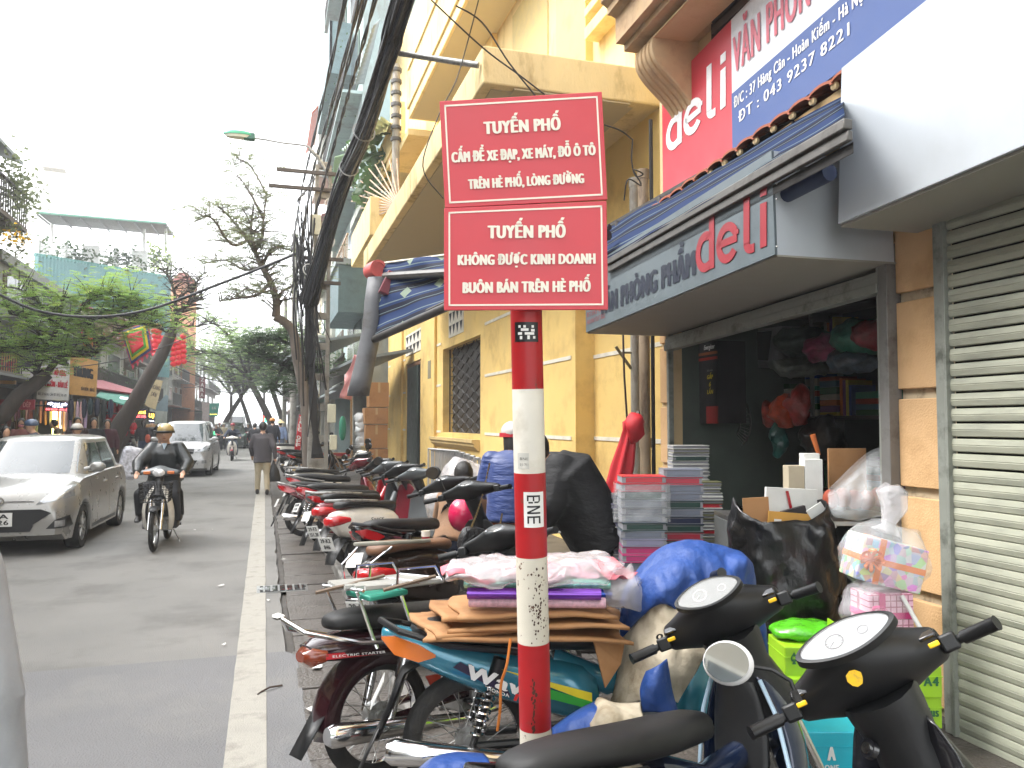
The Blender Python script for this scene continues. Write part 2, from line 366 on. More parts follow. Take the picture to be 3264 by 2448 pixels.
# stickers wrapped on the pole
def wrap(px0, py0, px1, py1, mat, name, lab=None, off=.0012):
    c0 = pc(py0); c1 = pc(py1); m = MB(); nn = 10; vs = []
    for i in range(nn+1):
        t = i/nn; sx = px0+(px1-px0)*t; lat = (sx-(1677+((py0+py1)/2-990)*.0222))/F*D; a = math.asin(max(-1, min(1, lat/(r+off))))
        o = _r*sin(a)*(r+off)-_f*cos(a)*(r+off)
        vs += [c0+o, c1+o]
    m.add(vs, [(2*i, 2*i+1, 2*i+3, 2*i+2) for i in range(nn)]); return m.build(name, mat, sp, smooth=80, label=lab), m
m_inkblk = M('sticker black', (.01, .01, .012), .4)
wrap(1641, 1030, 1714, 1092, m_inkblk, 'sticker', 'black square sticker')
m = MB()
for (x, y, wd, h) in [(1652, 1040, 8, 8), (1668, 1040, 8, 8), (1694, 1040, 8, 8), (1660, 1050, 24, 8), (1692, 1052, 12, 8), (1650, 1062, 14, 8), (1672, 1062, 30, 8), (1656, 1074, 8, 10), (1680, 1072, 8, 12), (1698, 1074, 8, 8)]:
    lat = (x+wd/2-1679)/F*D; a = math.asin(lat/(r+.003)); c = pc(y+h/2); o = _r*sin(a)*(r+.002)-_f*cos(a)*(r+.002); t = (_r*cos(a)+_f*sin(a)); hw = wd/2/F*D; hh = h/2/F*D
    m.add([c+o-t*hw-_u*hh, c+o+t*hw-_u*hh, c+o+t*hw+_u*hh, c+o-t*hw+_u*hh], [(0, 1, 2, 3)])
m.build('sticker_blocks', m_white, sp, smooth=0, label='plain white pixel blocks on the sticker')
wrap(1669, 1562, 1731, 1673, m_white, 'sticker', 'white sticker reading BNE sideways')
m = MB()
def gly(u, v):   # letter plane: u down the pole, v across
    sy = 1572+u*91; sx = 1680+v*41; rr_ = r+.0022; a = math.asin((sx-1691.5)/F*D/rr_); return pc(sy)+_r*sin(a)*rr_-_f*cos(a)*rr_
def stroke(u0, v0, u1, v1, hu, hv, n=8):
    for i in range(n):
        a, b = i/n, (i+1)/n; q = [(u0+(u1-u0)*a, v0+(v1-v0)*a), (u0+(u1-u0)*b, v0+(v1-v0)*b)]
        m.add([gly(q[0][0]-hu, q[0][1]-hv), gly(q[1][0]-hu, q[1][1]-hv), gly(q[1][0]+hu, q[1][1]+hv), gly(q[0][0]+hu, q[0][1]+hv)], [(0, 1, 2, 3)])
for u in (.03, .39, .745): stroke(u, 0, u, 1, .03, 0)
stroke(.61, 0, .61, 1, .03, 0); stroke(.40, 1, .60, 0, .03, 0)
for v in (.06, .5, .94): stroke(.775, v, .97, v, 0, .065, 3); stroke(.06, v, .2, v, 0, .06, 3)
stroke(.24, .56, .24, .88, .028, 0, 4); stroke(.25, .1, .25, .46, .028, 0, 4); stroke(.2, .06, .24, .12, .02, .03, 2); stroke(.2, .94, .23, .88, .02, .03, 2)
m.build('lettering', m_inkblk, sp, smooth=0)
m_pnote = M('torn paper note', (.5, .49, .45), .8, dirt=(.62, .6, .55), dscale=20)
wrap(1650, 1440, 1685, 1490, m_pnote, 'torn_note', 'torn remains of a white note')
for tx, yy in (('BNE', 1462), ('010 7912', 1480)):
    m = MB(); text(m, tx, pc(yy)-_r*.035-_f*.055, pc(yy)-_r*.005-_f*.0585, .01, _u); m.build('lettering', m_inkblk, sp, smooth=0)
# worn dark streak on the lower red band
m = MB(); rnd.seed(3)
for k in range(26):
    y = 2150+k*6.5; x = 1699+10*noise.noise(V((k*.5, 0, 0)))+rnd.uniform(-5, 5); a = math.asin((x-(1677+(y-990)*.0222))/F*D/(r+.001)); c = pc(y)+_r*sin(a)*(r+.0006)-_f*cos(a)*(r+.0006); s = rnd.uniform(.002, .006)
    m.add([c+_r*(s*cos(t)*rnd.uniform(.5, 1.2))+_u*(s*sin(t)*1.5) for t in (0, 1.05, 2.1, 3.14, 4.2, 5.25)], [(0, 1, 2, 3, 4, 5)])
m.build('paint_scar', M('bare rusty steel', (.06, .025, .015), .8), sp, smooth=0)
m = MB()
for k in range(90):
    y = rnd.gauss(1930, 60); x = 1712+rnd.gauss(0, 14)
    if not 1790 < y < 2040: continue
    lat = (x-(1677+(y-990)*.0222))/F*D
    if abs(lat) > .05: continue
    a = math.asin(lat/(r+.001)); c = pc(y)+_r*sin(a)*(r+.0008)-_f*cos(a)*(r+.0008); s = rnd.uniform(.0012, .0045); t0 = _r*cos(a)+_f*sin(a)
    m.add([c+t0*(s*cos(t)*rnd.uniform(.6, 1.2))+_u*(s*sin(t)*1.3) for t in (0, 1.05, 2.1, 3.14, 4.2, 5.25)], [(0, 1, 2, 3, 4, 5)])
m.build('rust_spots', M('bare rusty steel', (.06, .025, .015), .8), sp, smooth=0)
# ================= NEAR RIGHT BUILDING (shop) =================
def Fp(s, off, z): return FO+FU*s+FN*off+V((0, 0, z))
def Fs(p): return (V(p)-FO).dot(FU)
def fbox(m, s0, s1, o0, o1, z0, z1):
    return m.hexa([Fp(s0, o1, z0), Fp(s1, o1, z0), Fp(s1, o1, z1), Fp(s0, o1, z1)][::-1], [Fp(s0, o0, z0), Fp(s1, o0, z0), Fp(s1, o0, z1), Fp(s0, o0, z1)][::-1])
m_ochre = M('ochre render', srgb('#cda679'), .8, var=.07, scale=3, bump=.4, bscale=90, dirt=srgb('#a88458'), dscale=3, dlo=.52, dhi=.8)
m_cornice = M('cream render', srgb('#cdb489'), .8, var=.06, scale=2, bump=.3, dirt=srgb('#a58760'), dscale=2, dlo=.5, dhi=.85)
m_groove = M('pale joint mortar', srgb('#b9ab90'), .85, dirt=srgb('#5f5040'), dscale=8)
m_slat = M('grey green roller slat', srgb('#a3a493'), .5, .1, var=.05, scale=4, dirt=srgb('#7d8074'), dscale=3, dlo=.45, dhi=.8, stretch=(1, 1, 6))
m_slat2 = M('roller rail paint', srgb('#8e9189'), .45, .2, dirt=srgb('#5c5f58'), dscale=6)
m_boxw = M('white aluminium panel', srgb('#b6bcc2'), .4, .15, var=.03, scale=1, dirt=srgb('#a1a4a6'), dscale=1, dlo=.4, dhi=.9)
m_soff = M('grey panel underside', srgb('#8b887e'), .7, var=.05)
s_pl = Fs(PF(2868, 1400)); s_pr = Fs(PF(3012, 1400)); s_jr = Fs(PF(3046, 1400)); s_dl = Fs(PF(2140, 1300)); s_end = Fs(PF(2108, 1000))
zc = 2.78
shop = thing('shop_building', 'ochre rendered shophouse with open stationery shop on the ground floor', 'building', (3.6, 4, 0))
m = MB(); fbox(m, s_dl-.02, s_end, -.1, 0, .1, zc); fbox(m, -9, s_end, -.3, -.001, zc, 13); fbox(m, -9, s_end, -8, -.3, 7, 7.1); m.build('wall', m_cornice, shop, smooth=0)
# pillar blocks with recessed joints
m = MB(); fbox(m, s_pr, s_pl, -.3, -.03, .1, zc+.3); m.build('pillar_core', m_groove, shop, smooth=0)
zs = [PF(2950, y).z for y in (933, 1253, 1573, 1903, 2252)]
bz = [zc+.35]+zs+[.1]
for i in range(len(bz)-1):
    m = MB(); fbox(m, s_pr+.001, s_pl-.001, -.029, .006, bz[i+1]+.028, bz[i]-.028); m.build('pillar_block', m_ochre, shop, bevel=.006)
for i in range(len(bz)-1):
    m = MB(); fbox(m, s_dl, s_end-.02, .002, .03, bz[i+1]+.02, bz[i]-.02); m.build('pillar_block', m_ochre, shop, bevel=.006)
# roller shutter at the right
rs = thing('roller_shutter', 'closed grey-green slatted roller shutter at the right edge', 'shutter', Fp(-1, .02, .1))
z = PF(3046, 735).z; i = 0; s0 = -3.2
while z > .12:
    p = .0775 if i < 16 else .0668
    h = .0665 if i < 16 else .0645
    m = MB(); k = .012
    prof = [(0, 0), (.006, .004), (.012, h*.45), (.009, h*.5), (.012, h*.55), (.006, h-.004), (0, h), (-.008, h), (-.008, 0)]
    tilt = rnd.uniform(-.002, .002)
    m.loft([[Fp(s, .02+o, z-h+zz+t) for o, zz in prof] for s, t in ((s0, tilt), (s_jr+.01, 0))]); m.build('slat', m_slat, rs, smooth=30)
    z -= p; i += 1
z1 = PF(3046, 735).z
while z1 < zc+.3: 
    m = MB(); m.loft([[Fp(s, .02+o, z1+.008+zz) for o, zz in prof] for s in (s0, s_jr+.01)]); m.build('slat', m_slat, rs, smooth=30); z1 += .0775
m = MB(); fbox(m, s0, s_jr, -.02, -.01, .1, 3.1); m.build('backing', m_dark, rs, smooth=0)
sj = [Fs(PF(x, 1400)) for x in (2985, 3001, 3004, 3016, 3020, 3048)]
m = MB(); fbox(m, s_pr-.05, s_pr+.005, 0, .045, .1, zc+.2); fbox(m, s_jr-.005, s_pr-.058, 0, .055, .1, zc+.2); m.build('guide_rail', m_slat2, rs, bevel=.003)
# door post of the open shop
dp = thing('shop_doorway_frame', 'grey steel door frame and rolled-up shutter of the stationery shop', 'door frame', Fp(s_pl, 0, .1))
a = Fs(PF(2870, 1400)); b = Fs(PF(2812, 1400, .06))
m = MB(); fbox(m, a+.002, b, -.02, .07, .1, zc-.05); m.build('post', H('door post grey', '#6f6d6a', rough=.5, dirt=srgb('#4a4540'), dscale=6), dp, bevel=.004)
m = MB(); fbox(m, b-.002, b+.03, -.01, .055, .1, zc-.1); fbox(m, s_dl-.05, s_dl-.01, 0, .05, .1, zc-.1); m.build('guide_rail', m_slat2, dp, bevel=.003)
zr = PF(2800, 935, .05).z; zl = PF(2150, 1115, .05).z
m = MB()
for k, (zz, t) in enumerate(((0, .055), (.055, .05), (.105, .02))):
    m.hexa([Fp(b, .08-.01*k, zr+zz), Fp(s_dl-.02, .08-.01*k, zl+zz), Fp(s_dl-.02, .08-.01*k, zl+zz+t), Fp(b, .08-.01*k, zr+zz+t)], [Fp(b, 0, zr+zz), Fp(s_dl-.02, 0, zl+zz), Fp(s_dl-.02, 0, zl+zz+t), Fp(b, 0, zr+zz+t)])
m.build('rolled_shutter_edge', m_slat2, dp, bevel=.003, fix=True)
m = MB(); fbox(m, b, s_dl-.01, -.05, .02, zr+.15, zc+.4); m.build('lintel', m_slat2, dp)
# interior room
rm = thing('shop_room', 'dark interior of the stationery shop with green-grey walls', 'room', Fp(1.5, -2, .1))
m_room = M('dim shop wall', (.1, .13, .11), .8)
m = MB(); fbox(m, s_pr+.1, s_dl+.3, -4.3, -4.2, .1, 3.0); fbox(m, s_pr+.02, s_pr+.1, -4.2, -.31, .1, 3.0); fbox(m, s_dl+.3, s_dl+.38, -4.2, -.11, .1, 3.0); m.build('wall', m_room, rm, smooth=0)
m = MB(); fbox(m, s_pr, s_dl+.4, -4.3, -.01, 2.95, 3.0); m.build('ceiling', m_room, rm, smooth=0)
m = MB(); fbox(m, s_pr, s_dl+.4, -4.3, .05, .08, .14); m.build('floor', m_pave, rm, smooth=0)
# ---- big white sign box ----
bx = thing('blank_sign_box', 'large blank white aluminium sign box above the closed shutter', 'sign box', Fp(0, .3, 2.9))
oB = .52
a = PF(2671, 715, oB); b = PF(3264, 464, oB); c = PF(2682, 217, oB); dd = PF(3264, -250, oB)
ext = (b-a)*1.2; b2 = a+(b-a)*2.0; d2 = c+(dd-c)*1.9
fl = lambda p, o: p-FN*o
m = MB(); m.hexa([a, b2, d2, c], [fl(p, .02) for p in (a, b2, d2, c)]); m.build('front_panel', m_boxw, bx, smooth=0, bevel=.003, fix=True)
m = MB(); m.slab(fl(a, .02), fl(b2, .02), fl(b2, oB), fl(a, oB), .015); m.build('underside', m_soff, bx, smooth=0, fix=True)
m = MB(); m.slab(fl(a, .02), fl(c, .02), fl(c, oB), fl(a, oB), .012); m.build('side_panel', m_boxw, bx, smooth=0, fix=True)
m = MB(); m.slab(fl(c, .02), fl(d2, .02), fl(d2, oB), fl(c, oB), .012); m.build('top_panel', m_boxw, bx, smooth=0, fix=True)
# ---- deli fascia box ----
db = thing('shop_fascia_sign', 'grey fascia box under the awning lettered VĂN PHÒNG PHẨM deli', 'sign box', Fp(1.5, .4, 2.7))
oD = .8
BR = PF(2470, 811, oD); TR = PF(2459, 480, oD); BL = PF(1868, 1060, oD); TLp = PF(1868, 985, oD); TLp = BL+(TR-BR)*.98
m_fas = M('shade toned fascia panel', srgb('#5f696e'), .35, .2, var=.05, dirt=srgb('#50585c'), dscale=2)  # awning shade is put into this darkened panel colour
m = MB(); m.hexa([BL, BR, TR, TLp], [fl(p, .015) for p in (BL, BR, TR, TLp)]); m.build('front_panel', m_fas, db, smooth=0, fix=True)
m = MB(); e = fl(BR, .016); m.slab(e, fl(BR, oD-.02), fl(TR, oD-.02), fl(TR, .016), .012); m.build('side_panel', m_boxw, db, smooth=0, fix=True)
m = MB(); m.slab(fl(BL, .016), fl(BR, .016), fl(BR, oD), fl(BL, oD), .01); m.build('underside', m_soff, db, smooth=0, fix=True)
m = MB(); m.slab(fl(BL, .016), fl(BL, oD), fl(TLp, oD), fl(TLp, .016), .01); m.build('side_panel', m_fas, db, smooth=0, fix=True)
m = MB()
for y in (560, 590, 640, 790): p = PF(2466, y, oD); m.ell(p-FU*.03-FN*.0, (.006, .006, .006), 8, 5)
m.build('rivet', m_steel, db)
m_dred = H('sign red letters', '#8c1f2a', rough=.4); m_navy = H('navy letters', '#10182c', rough=.4)
def on(px, s, x0, y0, x1, y1, cy, mat, name='lettering', off=0, bold=.02, par=None, slant=0):
    a = PF(x0, y0, off); b = PF(x1, y1, off); h = (PF(x0, y0, off)-PF(x0, cy, off)).length
    m = MB(); 
    text(m, s, a, b, h, V((0, 0, 1)), bold, FN*.003, slant); return m.build(name, mat, par, smooth=0)
Z2 = lambda x, y: (1950+x/1.659, y/1.659)
x0, y0 = Z2(-60, 1668); x1, y1 = Z2(440, 1452); on(0, 'VĂN PHÒNG PHẨM', x0, y0, x1, y1, y0-170/1.659*.62, m_navy, off=oD, bold=.03, par=db)
# rounded lower-case logo built from strokes
def logo(par, mat, P, out, w=.16, nm='lettering'):
    """P maps (u,v) in letter units to the wall; letters d e l i"""
    def arc(cx, cy, rx, ry, t0, t1, n=22, wd=.19):
        m_ = MB(); vs = []
        for i in range(n+1):
            t = radians(t0+(t1-t0)*i/n)
            vs += [P(cx+cos(t)*rx, cy+sin(t)*ry), P(cx+cos(t)*(rx-wd), cy+sin(t)*(ry-wd*1.0))]
        return vs, [(2*i, 2*i+1, 2*i+3, 2*i+2) for i in range(n)]
    o = V(out)
    def emit_(items):
        m_ = MB()
        for vs, fs in items: m_.add([V(p)+o for p in vs], fs)
        m_.build(nm, mat, par, smooth=0, thick=.004)
    bar = lambda x0, y0, x1, y1: ([P(x0, y0), P(x1, y0), P(x1, y1), P(x0, y1)], [(0, 1, 2, 3)])
    emit_([arc(.42, .42, .42, .44, 60, 300), bar(.42, .8, .5, .66), bar(.56, -.0, .76, 1.2)])
    emit_([arc(1.27, .42, .42, .44, -330+360, 322), bar(.92, .36, 1.62, .52), bar(1.5, .52, 1.68, .62)])
    emit_([bar(1.86, .2, 2.06, 1.35), arc(2.12, .24, .26, .26, 180, 270, 8), bar(2.1, -.02, 2.22, .17)])
    emit_([bar(2.42, 0, 2.62, .95), bar(2.42, 1.1, 2.62, 1.32)])
def quadmap(bl, br, tl, tr, W=2.62, Hh=1.32):
    return lambda u, v: (bl*(1-u/W)+br*(u/W))*(1-v/Hh)+(tl*(1-u/W)+tr*(u/W))*(v/Hh)
q = [PF(*Z2(*p), oD) for p in ((448, 1455), (822, 1300), (448, 1135), (822, 975))]
logo(db, m_dred, quadmap(*q), FN*.004)
for s, x, y in (('ĐT:043 9237', 1872, 1012), ('FAX:043 9237 8222', 1872, 1035)):
    on(0, s, x, y, x+58, y-24, y-14, m_dred, off=oD, bold=0, par=db)
# ---- tile ledge ----
lg = thing('tiled_ledge', 'cream ledge with a row of small terracotta tile ends above the awning', 'ledge', Fp(1, .3, 3.6))
oL = .34
pa = PF(2113, 648, oL); pb = PF(2990, 30, oL); dirL = (pb-pa)
far = pa; near = pa+dirL*1.7
def lp(t, o, dz): return pa+dirL*t-FN*(oL-o)+V((0, 0, dz))
m = MB(); m.loft([[lp(t, .02, -.04), lp(t, .30, -.04), lp(t, .34, -.06), lp(t, .34, -.17), lp(t, .30, -.19), lp(t, .30, -.27), lp(t, .02, -.27)] for t in (-.04, 1.7)]); m.build('fascia', H('ledge cream paint', '#c9ab7c', rough=.7, dirt=srgb('#9c8258'), dscale=4), lg, smooth=0, fix=True)
Lm = dirL.length; n = int(Lm*1.7/.2)
m_terra = H('terracotta tile', '#a85f45', rough=.8, var=.2, dirt=srgb('#6b4a3c'), dscale=9)
m = MB()
rr = [[V((0, .11*cos(pi*k/8), .045*sin(pi*k/8)))+V((x, 0, z)) for k in range(9)]+[V((0, -.10*cos(pi*k/8), .028*sin(pi*k/8)))+V((x, 0, z)) for k in range(9)] for x, z in ((0, 0), (.38, .16))]
m.loft(rr); t0 = m.build('roof_tile', m_terra, lg, local=True, smooth=60)
u = dirL.normalized(); R = Matrix((-FN, u, V((0, 0, 1)))).transposed().to_4x4()
for i in range(n):
    c = t0 if i == 0 else t0.copy()
    if i: COL.objects.link(c)
    p = lp(i*.2/Lm-.02, .40, -.04)
    c.matrix_local = Matrix.Translation(p-lg.location+V((0, 0, rnd.uniform(-.004, .004))))@R
m = MB()
for i in range(n): 
    p = lp(i*.2/Lm+.5*.2/Lm-.02, .37, -.045); m.ell(p, (.02, .03, .025), 6, 5)
m.build('mortar_plug', m_cornice, lg)
# ---- wall sign above the ledge ----
ws = thing('shop_wall_sign', 'red, white and blue deli shop sign on the wall above the tiles', 'shop sign', Fp(1, .05, 4.2))
oS = .07
TLs = PF(2110, 292, oS); BLs = PF(2113, 640, oS); TM = PF(2330, 63, oS)
zt = .5*(TLs.z+TM.z); s0 = Fs(TLs); s1 = Fs(TM); zb = PF(2113, 560, oS).z-.25
dz = (TM.z-TLs.z)/(s1-s0)
W = lambda s, z, o=oS: Fp(s, o, z+dz*(s-s0))
HT = TLs.z-zb; sN = -2.5
m_sr = H('sign panel red', '#c33b48', rough=.35, var=.03); m_sw = H('sign panel white', '#d9dde2', rough=.35, var=.02); m_sb = H('sign panel blue', '#3a5590', rough=.35, var=.03)
def wp(sa, sb, z0, z1, mat, o0=0, o1=oS):
    m = MB(); m.hexa([W(sa, z0, o1), W(sb, z0, o1), W(sb, z1, o1), W(sa, z1, o1)], [W(sa, z0, o0), W(sb, z0, o0), W(sb, z1, o0), W(sa, z1, o0)]); return m.build('sign_panel', mat, ws, smooth=0, fix=True)
wp(s0, s1, zb, TLs.z, m_sr); wp(s1, sN, zb, TLs.z, m_sw)
zbl = zb+(PF(2333, 315, oS).z-zb)
zbl = PF(2333, 300, oS).z-dz*(s1-s0)
wp(s1-.001, sN, zb, zbl, m_sb, .0, oS+.004)
q = [PF(*Z2(*p), oS) for p in ((290, 820), (605, 560), (290, 560), (605, 270))]
m_sww = H('white letters', '#e6e6e6', rough=.4)
logo(ws, m_sww, quadmap(*q), FN*.004)
on(0, '67', *Z2(283, 528), *Z2(303, 512), Z2(283, 500)[1], m_sww, off=oS, par=ws)
def wl(s, sa, sb, z, cap, mat, bold=.015, slant=0):
    m = MB(); a_ = W(sa, z, oS+.005); b_ = W(sb, z, oS+.005); text(m, s, a_, b_, cap, V((0, 0, 1)), bold, FN*.002, slant); return m.build('lettering', mat, ws, smooth=0)
z1_ = zbl+.14; m_lr = H('pink red letters', '#cc6676', rough=.4)
wl('VĂN PHÒNG PHẨM - THIẾT BỊ TRƯỜNG HỌC', s1-.04, s1-3.9, z1_, .3, m_lr, .008)
wl('NHÀ PHÂN PHỐI', s1-1.0, s1-3, zbl+.62, .22, m_navy, .02)
wl('Đ/C : 37 Hàng Cân - Hoàn Kiếm - Hà Nội', s1-.04, s1-1.5, zbl-.13, .085, m_sww, .01)
wl('ĐT : 043 9237 8221', s1-.1, s1-1.35, zbl-.27, .085, m_sww, .01)
wl('Email:thuhang37hangcan@yahoo.com', s1-1.62, s1-3.2, zbl-.13, .095, m_sww, .01); wl('0912 352 871 / Mobile', s1-1.85, s1-3.0, zbl-.27, .085, m_sww, .01)
# window shutter above the sign
wn = thing('dark_upper_window', 'dark louvred window just above the shop sign', 'window', W(s1, TLs.z+.6))
a = Fs(PF(2282, 60)); b = a-.85
m = MB(); fbox(m, b, a, 0, .05, TLs.z+.02, TLs.z+1.5); m.build('frame', H('black window frame', '#1d1c1d', rough=.5), wn, bevel=.01)
for k in range(14):
    m = MB(); fbox(m, b+.06, a-.06, .05, .075, TLs.z+.1+k*.1, TLs.z+.16+k*.1); m.build('louvre', H('louvre grey', '#3a3836', rough=.5), wn)
# ---- balcony with mouldings and a fluted corbel ----
bc = thing('moulded_balcony', 'cream moulded balcony on a fluted scroll bracket at the top', 'balcony', Fp(1, .3, 5))
zq = PF(1959, 166, .62).z; se = Fs(PF(2143, 200))-.05
prof = [(0, 0), (.36, 0), (.36, .05), (.50, .05), (.50, .11), (.58, .11), (.58, .34), (.62, .36), (.66, .36), (.66, .42), (.72, .46), (.72, .52), (.80, .58), (.80, .68), (.5, .68), (.5, 1.7), (0, 1.7)]
m = MB(); m.loft([[Fp(s, o, zq+z) for o, z in prof] for s in (se, -3)]); m.build('moulding', H('balcony cream', '#bd9f78', rough=.75, dirt=srgb('#94775a'), dscale=3), bc, smooth=0, fix=True)
m = MB()
for k in range(2): fbox(m, se-1.4-1.5*k, se-.35-1.5*k, .08, .42, zq-.012, zq+.002)
m.build('soffit_panel', m_cornice, bc, smooth=0)
for k in range(5):
    m = MB(); ssa = se-.07-.075*k; pf = []
    for i in range(21):
        t = i/20; pf.append((.40-.30*t+.085*sin(t*2*pi+.3)-.05*t*t, -.78*t))
    poly = [(0, 0)]+pf+[(0, -.86)]
    m.loft([[Fp(s, max(0, o-(e if o > 0 else 0)), zq+z) for o, z in poly] for s, e in ((ssa, .02), (ssa-.01, .004), (ssa-.055, .004), (ssa-.065, .02))]); m.build('corbel_flute', H('balcony cream', '#bd9f78'), bc, smooth=40, fix=True)
# ---- downpipes at the left corner ----
m_pvc = M('stained grey downpipe', srgb('#9a958a'), .6, var=.12, dirt=srgb('#5e4a3c'), dscale=9, dlo=.45, dhi=.8, stretch=(1, 1, .35))
m_pvc2 = M('stained brown downpipe', srgb('#a28e76'), .6, var=.15, dirt=srgb('#4f3c32'), dscale=8, dlo=.45, dhi=.75, stretch=(1, 1, .35))
for x, mt, lb, rr_, yt in ((2027, m_pvc, 'grey stained downpipe left of its brown neighbour', .055, 7.9), (2056, m_pvc2, 'brown stained downpipe next to the shop corner', .058, 7.6)):
    p = PY(x, 1300, yt); dpp = thing('downpipe', lb, 'downpipe', (p.x, p.y, .1), 'downpipes at the corner')
    for za, zb_ in ((.1, 1.5), (1.52, 2.95), (2.97, 4.35)):
        m = MB(); m.cyl((p.x, p.y, za), (p.x, p.y, zb_), rr_, rr_, 18); m.build('pipe_length', mt, dpp)
        m = MB(); m.cyl((p.x, p.y, zb_-.06), (p.x, p.y, zb_+.04), rr_+.006, rr_+.006, 18); m.build('joint', mt, dpp)
m = MB(); p = PY(2082, 1300, 7.5); m.cyl((p.x, p.y, .1), (p.x, p.y, 4.9), .022, n=8); tag(m.build('cable_conduit', H('black conduit', '#1c1a1a', rough=.5)), 'thin black conduit running up the corner beside the downpipes', 'conduit')
m = MB(); m.tube([PY(1985, 1040, 7.7), PY(1990, 1200, 7.55), PY(2003, 1400, 7.45), PY(2006, 1495, 7.4)], .012, 6); tag(m.build('iron_rod', H('rusty rod', '#3c2a22', rough=.7)), 'thin rusty iron rod leaning against the corner downpipes', 'rod')
m = MB(); m.tube([PY(1963, 1105, 7.9), PY(2012, 1175, 7.9)], .018, 6); m.tube([PY(1982, 1124, 7.9), PY(2012, 1124, 7.9)], .012, 6); tag(m.build('angle_bracket', H('dull iron', '#7c7158', rough=.6)), 'small iron angle bracket fixed on the yellow wall', 'bracket')
# ================= YELLOW VILLA =================
XW = 3.95
m_yel = M('yellow limewash', srgb('#e3c278'), .85, var=.05, scale=1.5, bump=.35, bscale=70, dirt=srgb('#b8955a'), dscale=1.6, dlo=.5, dhi=.8)
m_yelp = M('pale yellow render', srgb('#dcc48c'), .85, var=.05, scale=1.5, dirt=srgb('#a98f5c'), dscale=3, dlo=.5, dhi=.8, stretch=(1, 1, .3))
m_ycon = M('stained cream concrete', srgb('#d8c18e'), .85, var=.08, scale=3, bump=.6, bscale=40, dirt=srgb('#8f7544'), dscale=2.6, dlo=.52, dhi=.72, stretch=(1, 1, .4))
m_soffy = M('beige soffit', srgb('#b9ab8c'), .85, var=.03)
m_jnt = M('white joint strip', srgb('#d9d3c4'), .8)
vil = thing('yellow_villa', 'long yellow limewashed villa with concrete balcony slabs and a grilled window', 'building', (4, 15, 0))
def bxw(m, x0, x1, y0, y1, z0, z1): return m.box(((x0+x1)/2, (y0+y1)/2, (z0+z1)/2), (abs(x1-x0), abs(y1-y0), abs(z1-z0)))
def Yat(sx, X): return PX(sx, 1347, X).y
yw0, yw1 = Yat(1531, XW), Yat(1411, XW)
yd0, yd1 = Yat(1345, XW), Yat(1294, XW)
yN, yE = 9.9, Yat(1236, XW)
zW0, zW1 = PX(1531, 1384, XW).z, PX(1531, 1066, XW).z
zD = PX(1345, 1142, XW).z
zS = 4.95
# wall with openings (blocks between)
m = MB()
for y0, y1, z0, z1 in ((yN, yw0, .1, zS), (yw0, yw1, .1, zW0), (yw0, yw1, zW1, zS), (yw1, yd0, .1, zS), (yd0, yd1, zD, zS), (yd1, yE, .1, zS)):
    bxw(m, XW, XW+.28, y0, y1, z0, z1)
m.build('wall', m_yel, vil, smooth=0)
XB = 4.22
m = MB(); bxw(m, XB, XB+.3, 7.3, yN+.2, .1, zS+4); m.build('wall', m_yel, vil, smooth=0, label='set back wall beside the downpipes')
m = MB(); bxw(m, XW+.02, XB+.5, yN-.003, yN+.15, .1, zS); m.build('return_wall', m_yel, vil, smooth=0)
m = MB(); bxw(m, XW+.6, XW+.7, yN, yE, .1, 9); m.build('room_back', m_dark, vil, smooth=0)
zj = [PX(1531, y, XW).z for y in (1382, 1201, 1040)]
dzj = zj[1]-zj[0]
for zz in [zj[0]-dzj, zj[0], zj[1], zj[2]]:
    for a, b in ((yN+.15, yw0-.35), (yw1+.2, Yat(1390, XW)), (yd1+.1, yE-.1)):
        if b > a: m = MB(); bxw(m, XW-.012, XW+.01, a, b, zz-.025, zz+.025); m.build('joint_strip', m_jnt, vil, smooth=0)
    m = MB(); bxw(m, XB-.012, XB+.01, 7.5, Yat(1868, XB), zz-.025, zz+.025); m.build('joint_strip', m_jnt, vil, smooth=0)
# pilasters
for a, b in ((Yat(1392, XW), Yat(1348, XW)), (Yat(1285, XW), Yat(1250, XW))):
    m = MB(); bxw(m, XW-.07, XW, a, b, .1, zS); m.build('pilaster', m_yel, vil, bevel=.01)
# grilled window
gw = thing('grilled_window', 'tall window with an iron lattice grille in the yellow wall', 'window', (XW+.2, (yw0+yw1)/2, zW0))
m = MB(); bxw(m, XW+.24, XW+.26, yw0, yw1, zW0, zW1); m.build('pane', M('dusty window board', (.06, .055, .05), .5), gw, smooth=0)
mg = M('dark iron grille', (.03, .025, .022), .5)
ny = 8; nz = 9
for i in range(ny+1):
    y = yw0+(yw1-yw0)*i/ny; m = MB(); pts = []
    for k in range(nz*4+1):
        pts.append((XW+.17, y+(.5*(yw1-yw0)/ny)*.62*cos(pi*k/2+pi*i)*(1 if 0 < i < ny else 0), zW0+(zW1-zW0)*k/(nz*4)))
    m.tube(pts, .017, 4); m.build('grille_bar', mg, gw)
m = MB()
for k in range(nz+1): bxw(m, XW+.15, XW+.165, yw0, yw1, zW0+(zW1-zW0)*k/nz-.006, zW0+(zW1-zW0)*k/nz+.006)
m.build('grille_rails', mg, gw, smooth=0)['kind'] = 'stuff'
# sill moulding
pa, pb = Yat(1530, XW), Yat(1388, XW)
m = MB(); zt = PX(1528, 1402, XW).z
m.loft([[(XW-o, y, zt+z) for o, z in ((0, 0), (.16, 0), (.16, -.06), (.12, -.09), (.12, -.13), (.06, -.19), (.03, -.22), (0, -.22))] for y in (pa, pb)]); m.build('sill', H('sill render', '#cdb27c'), gw, smooth=0, fix=True)
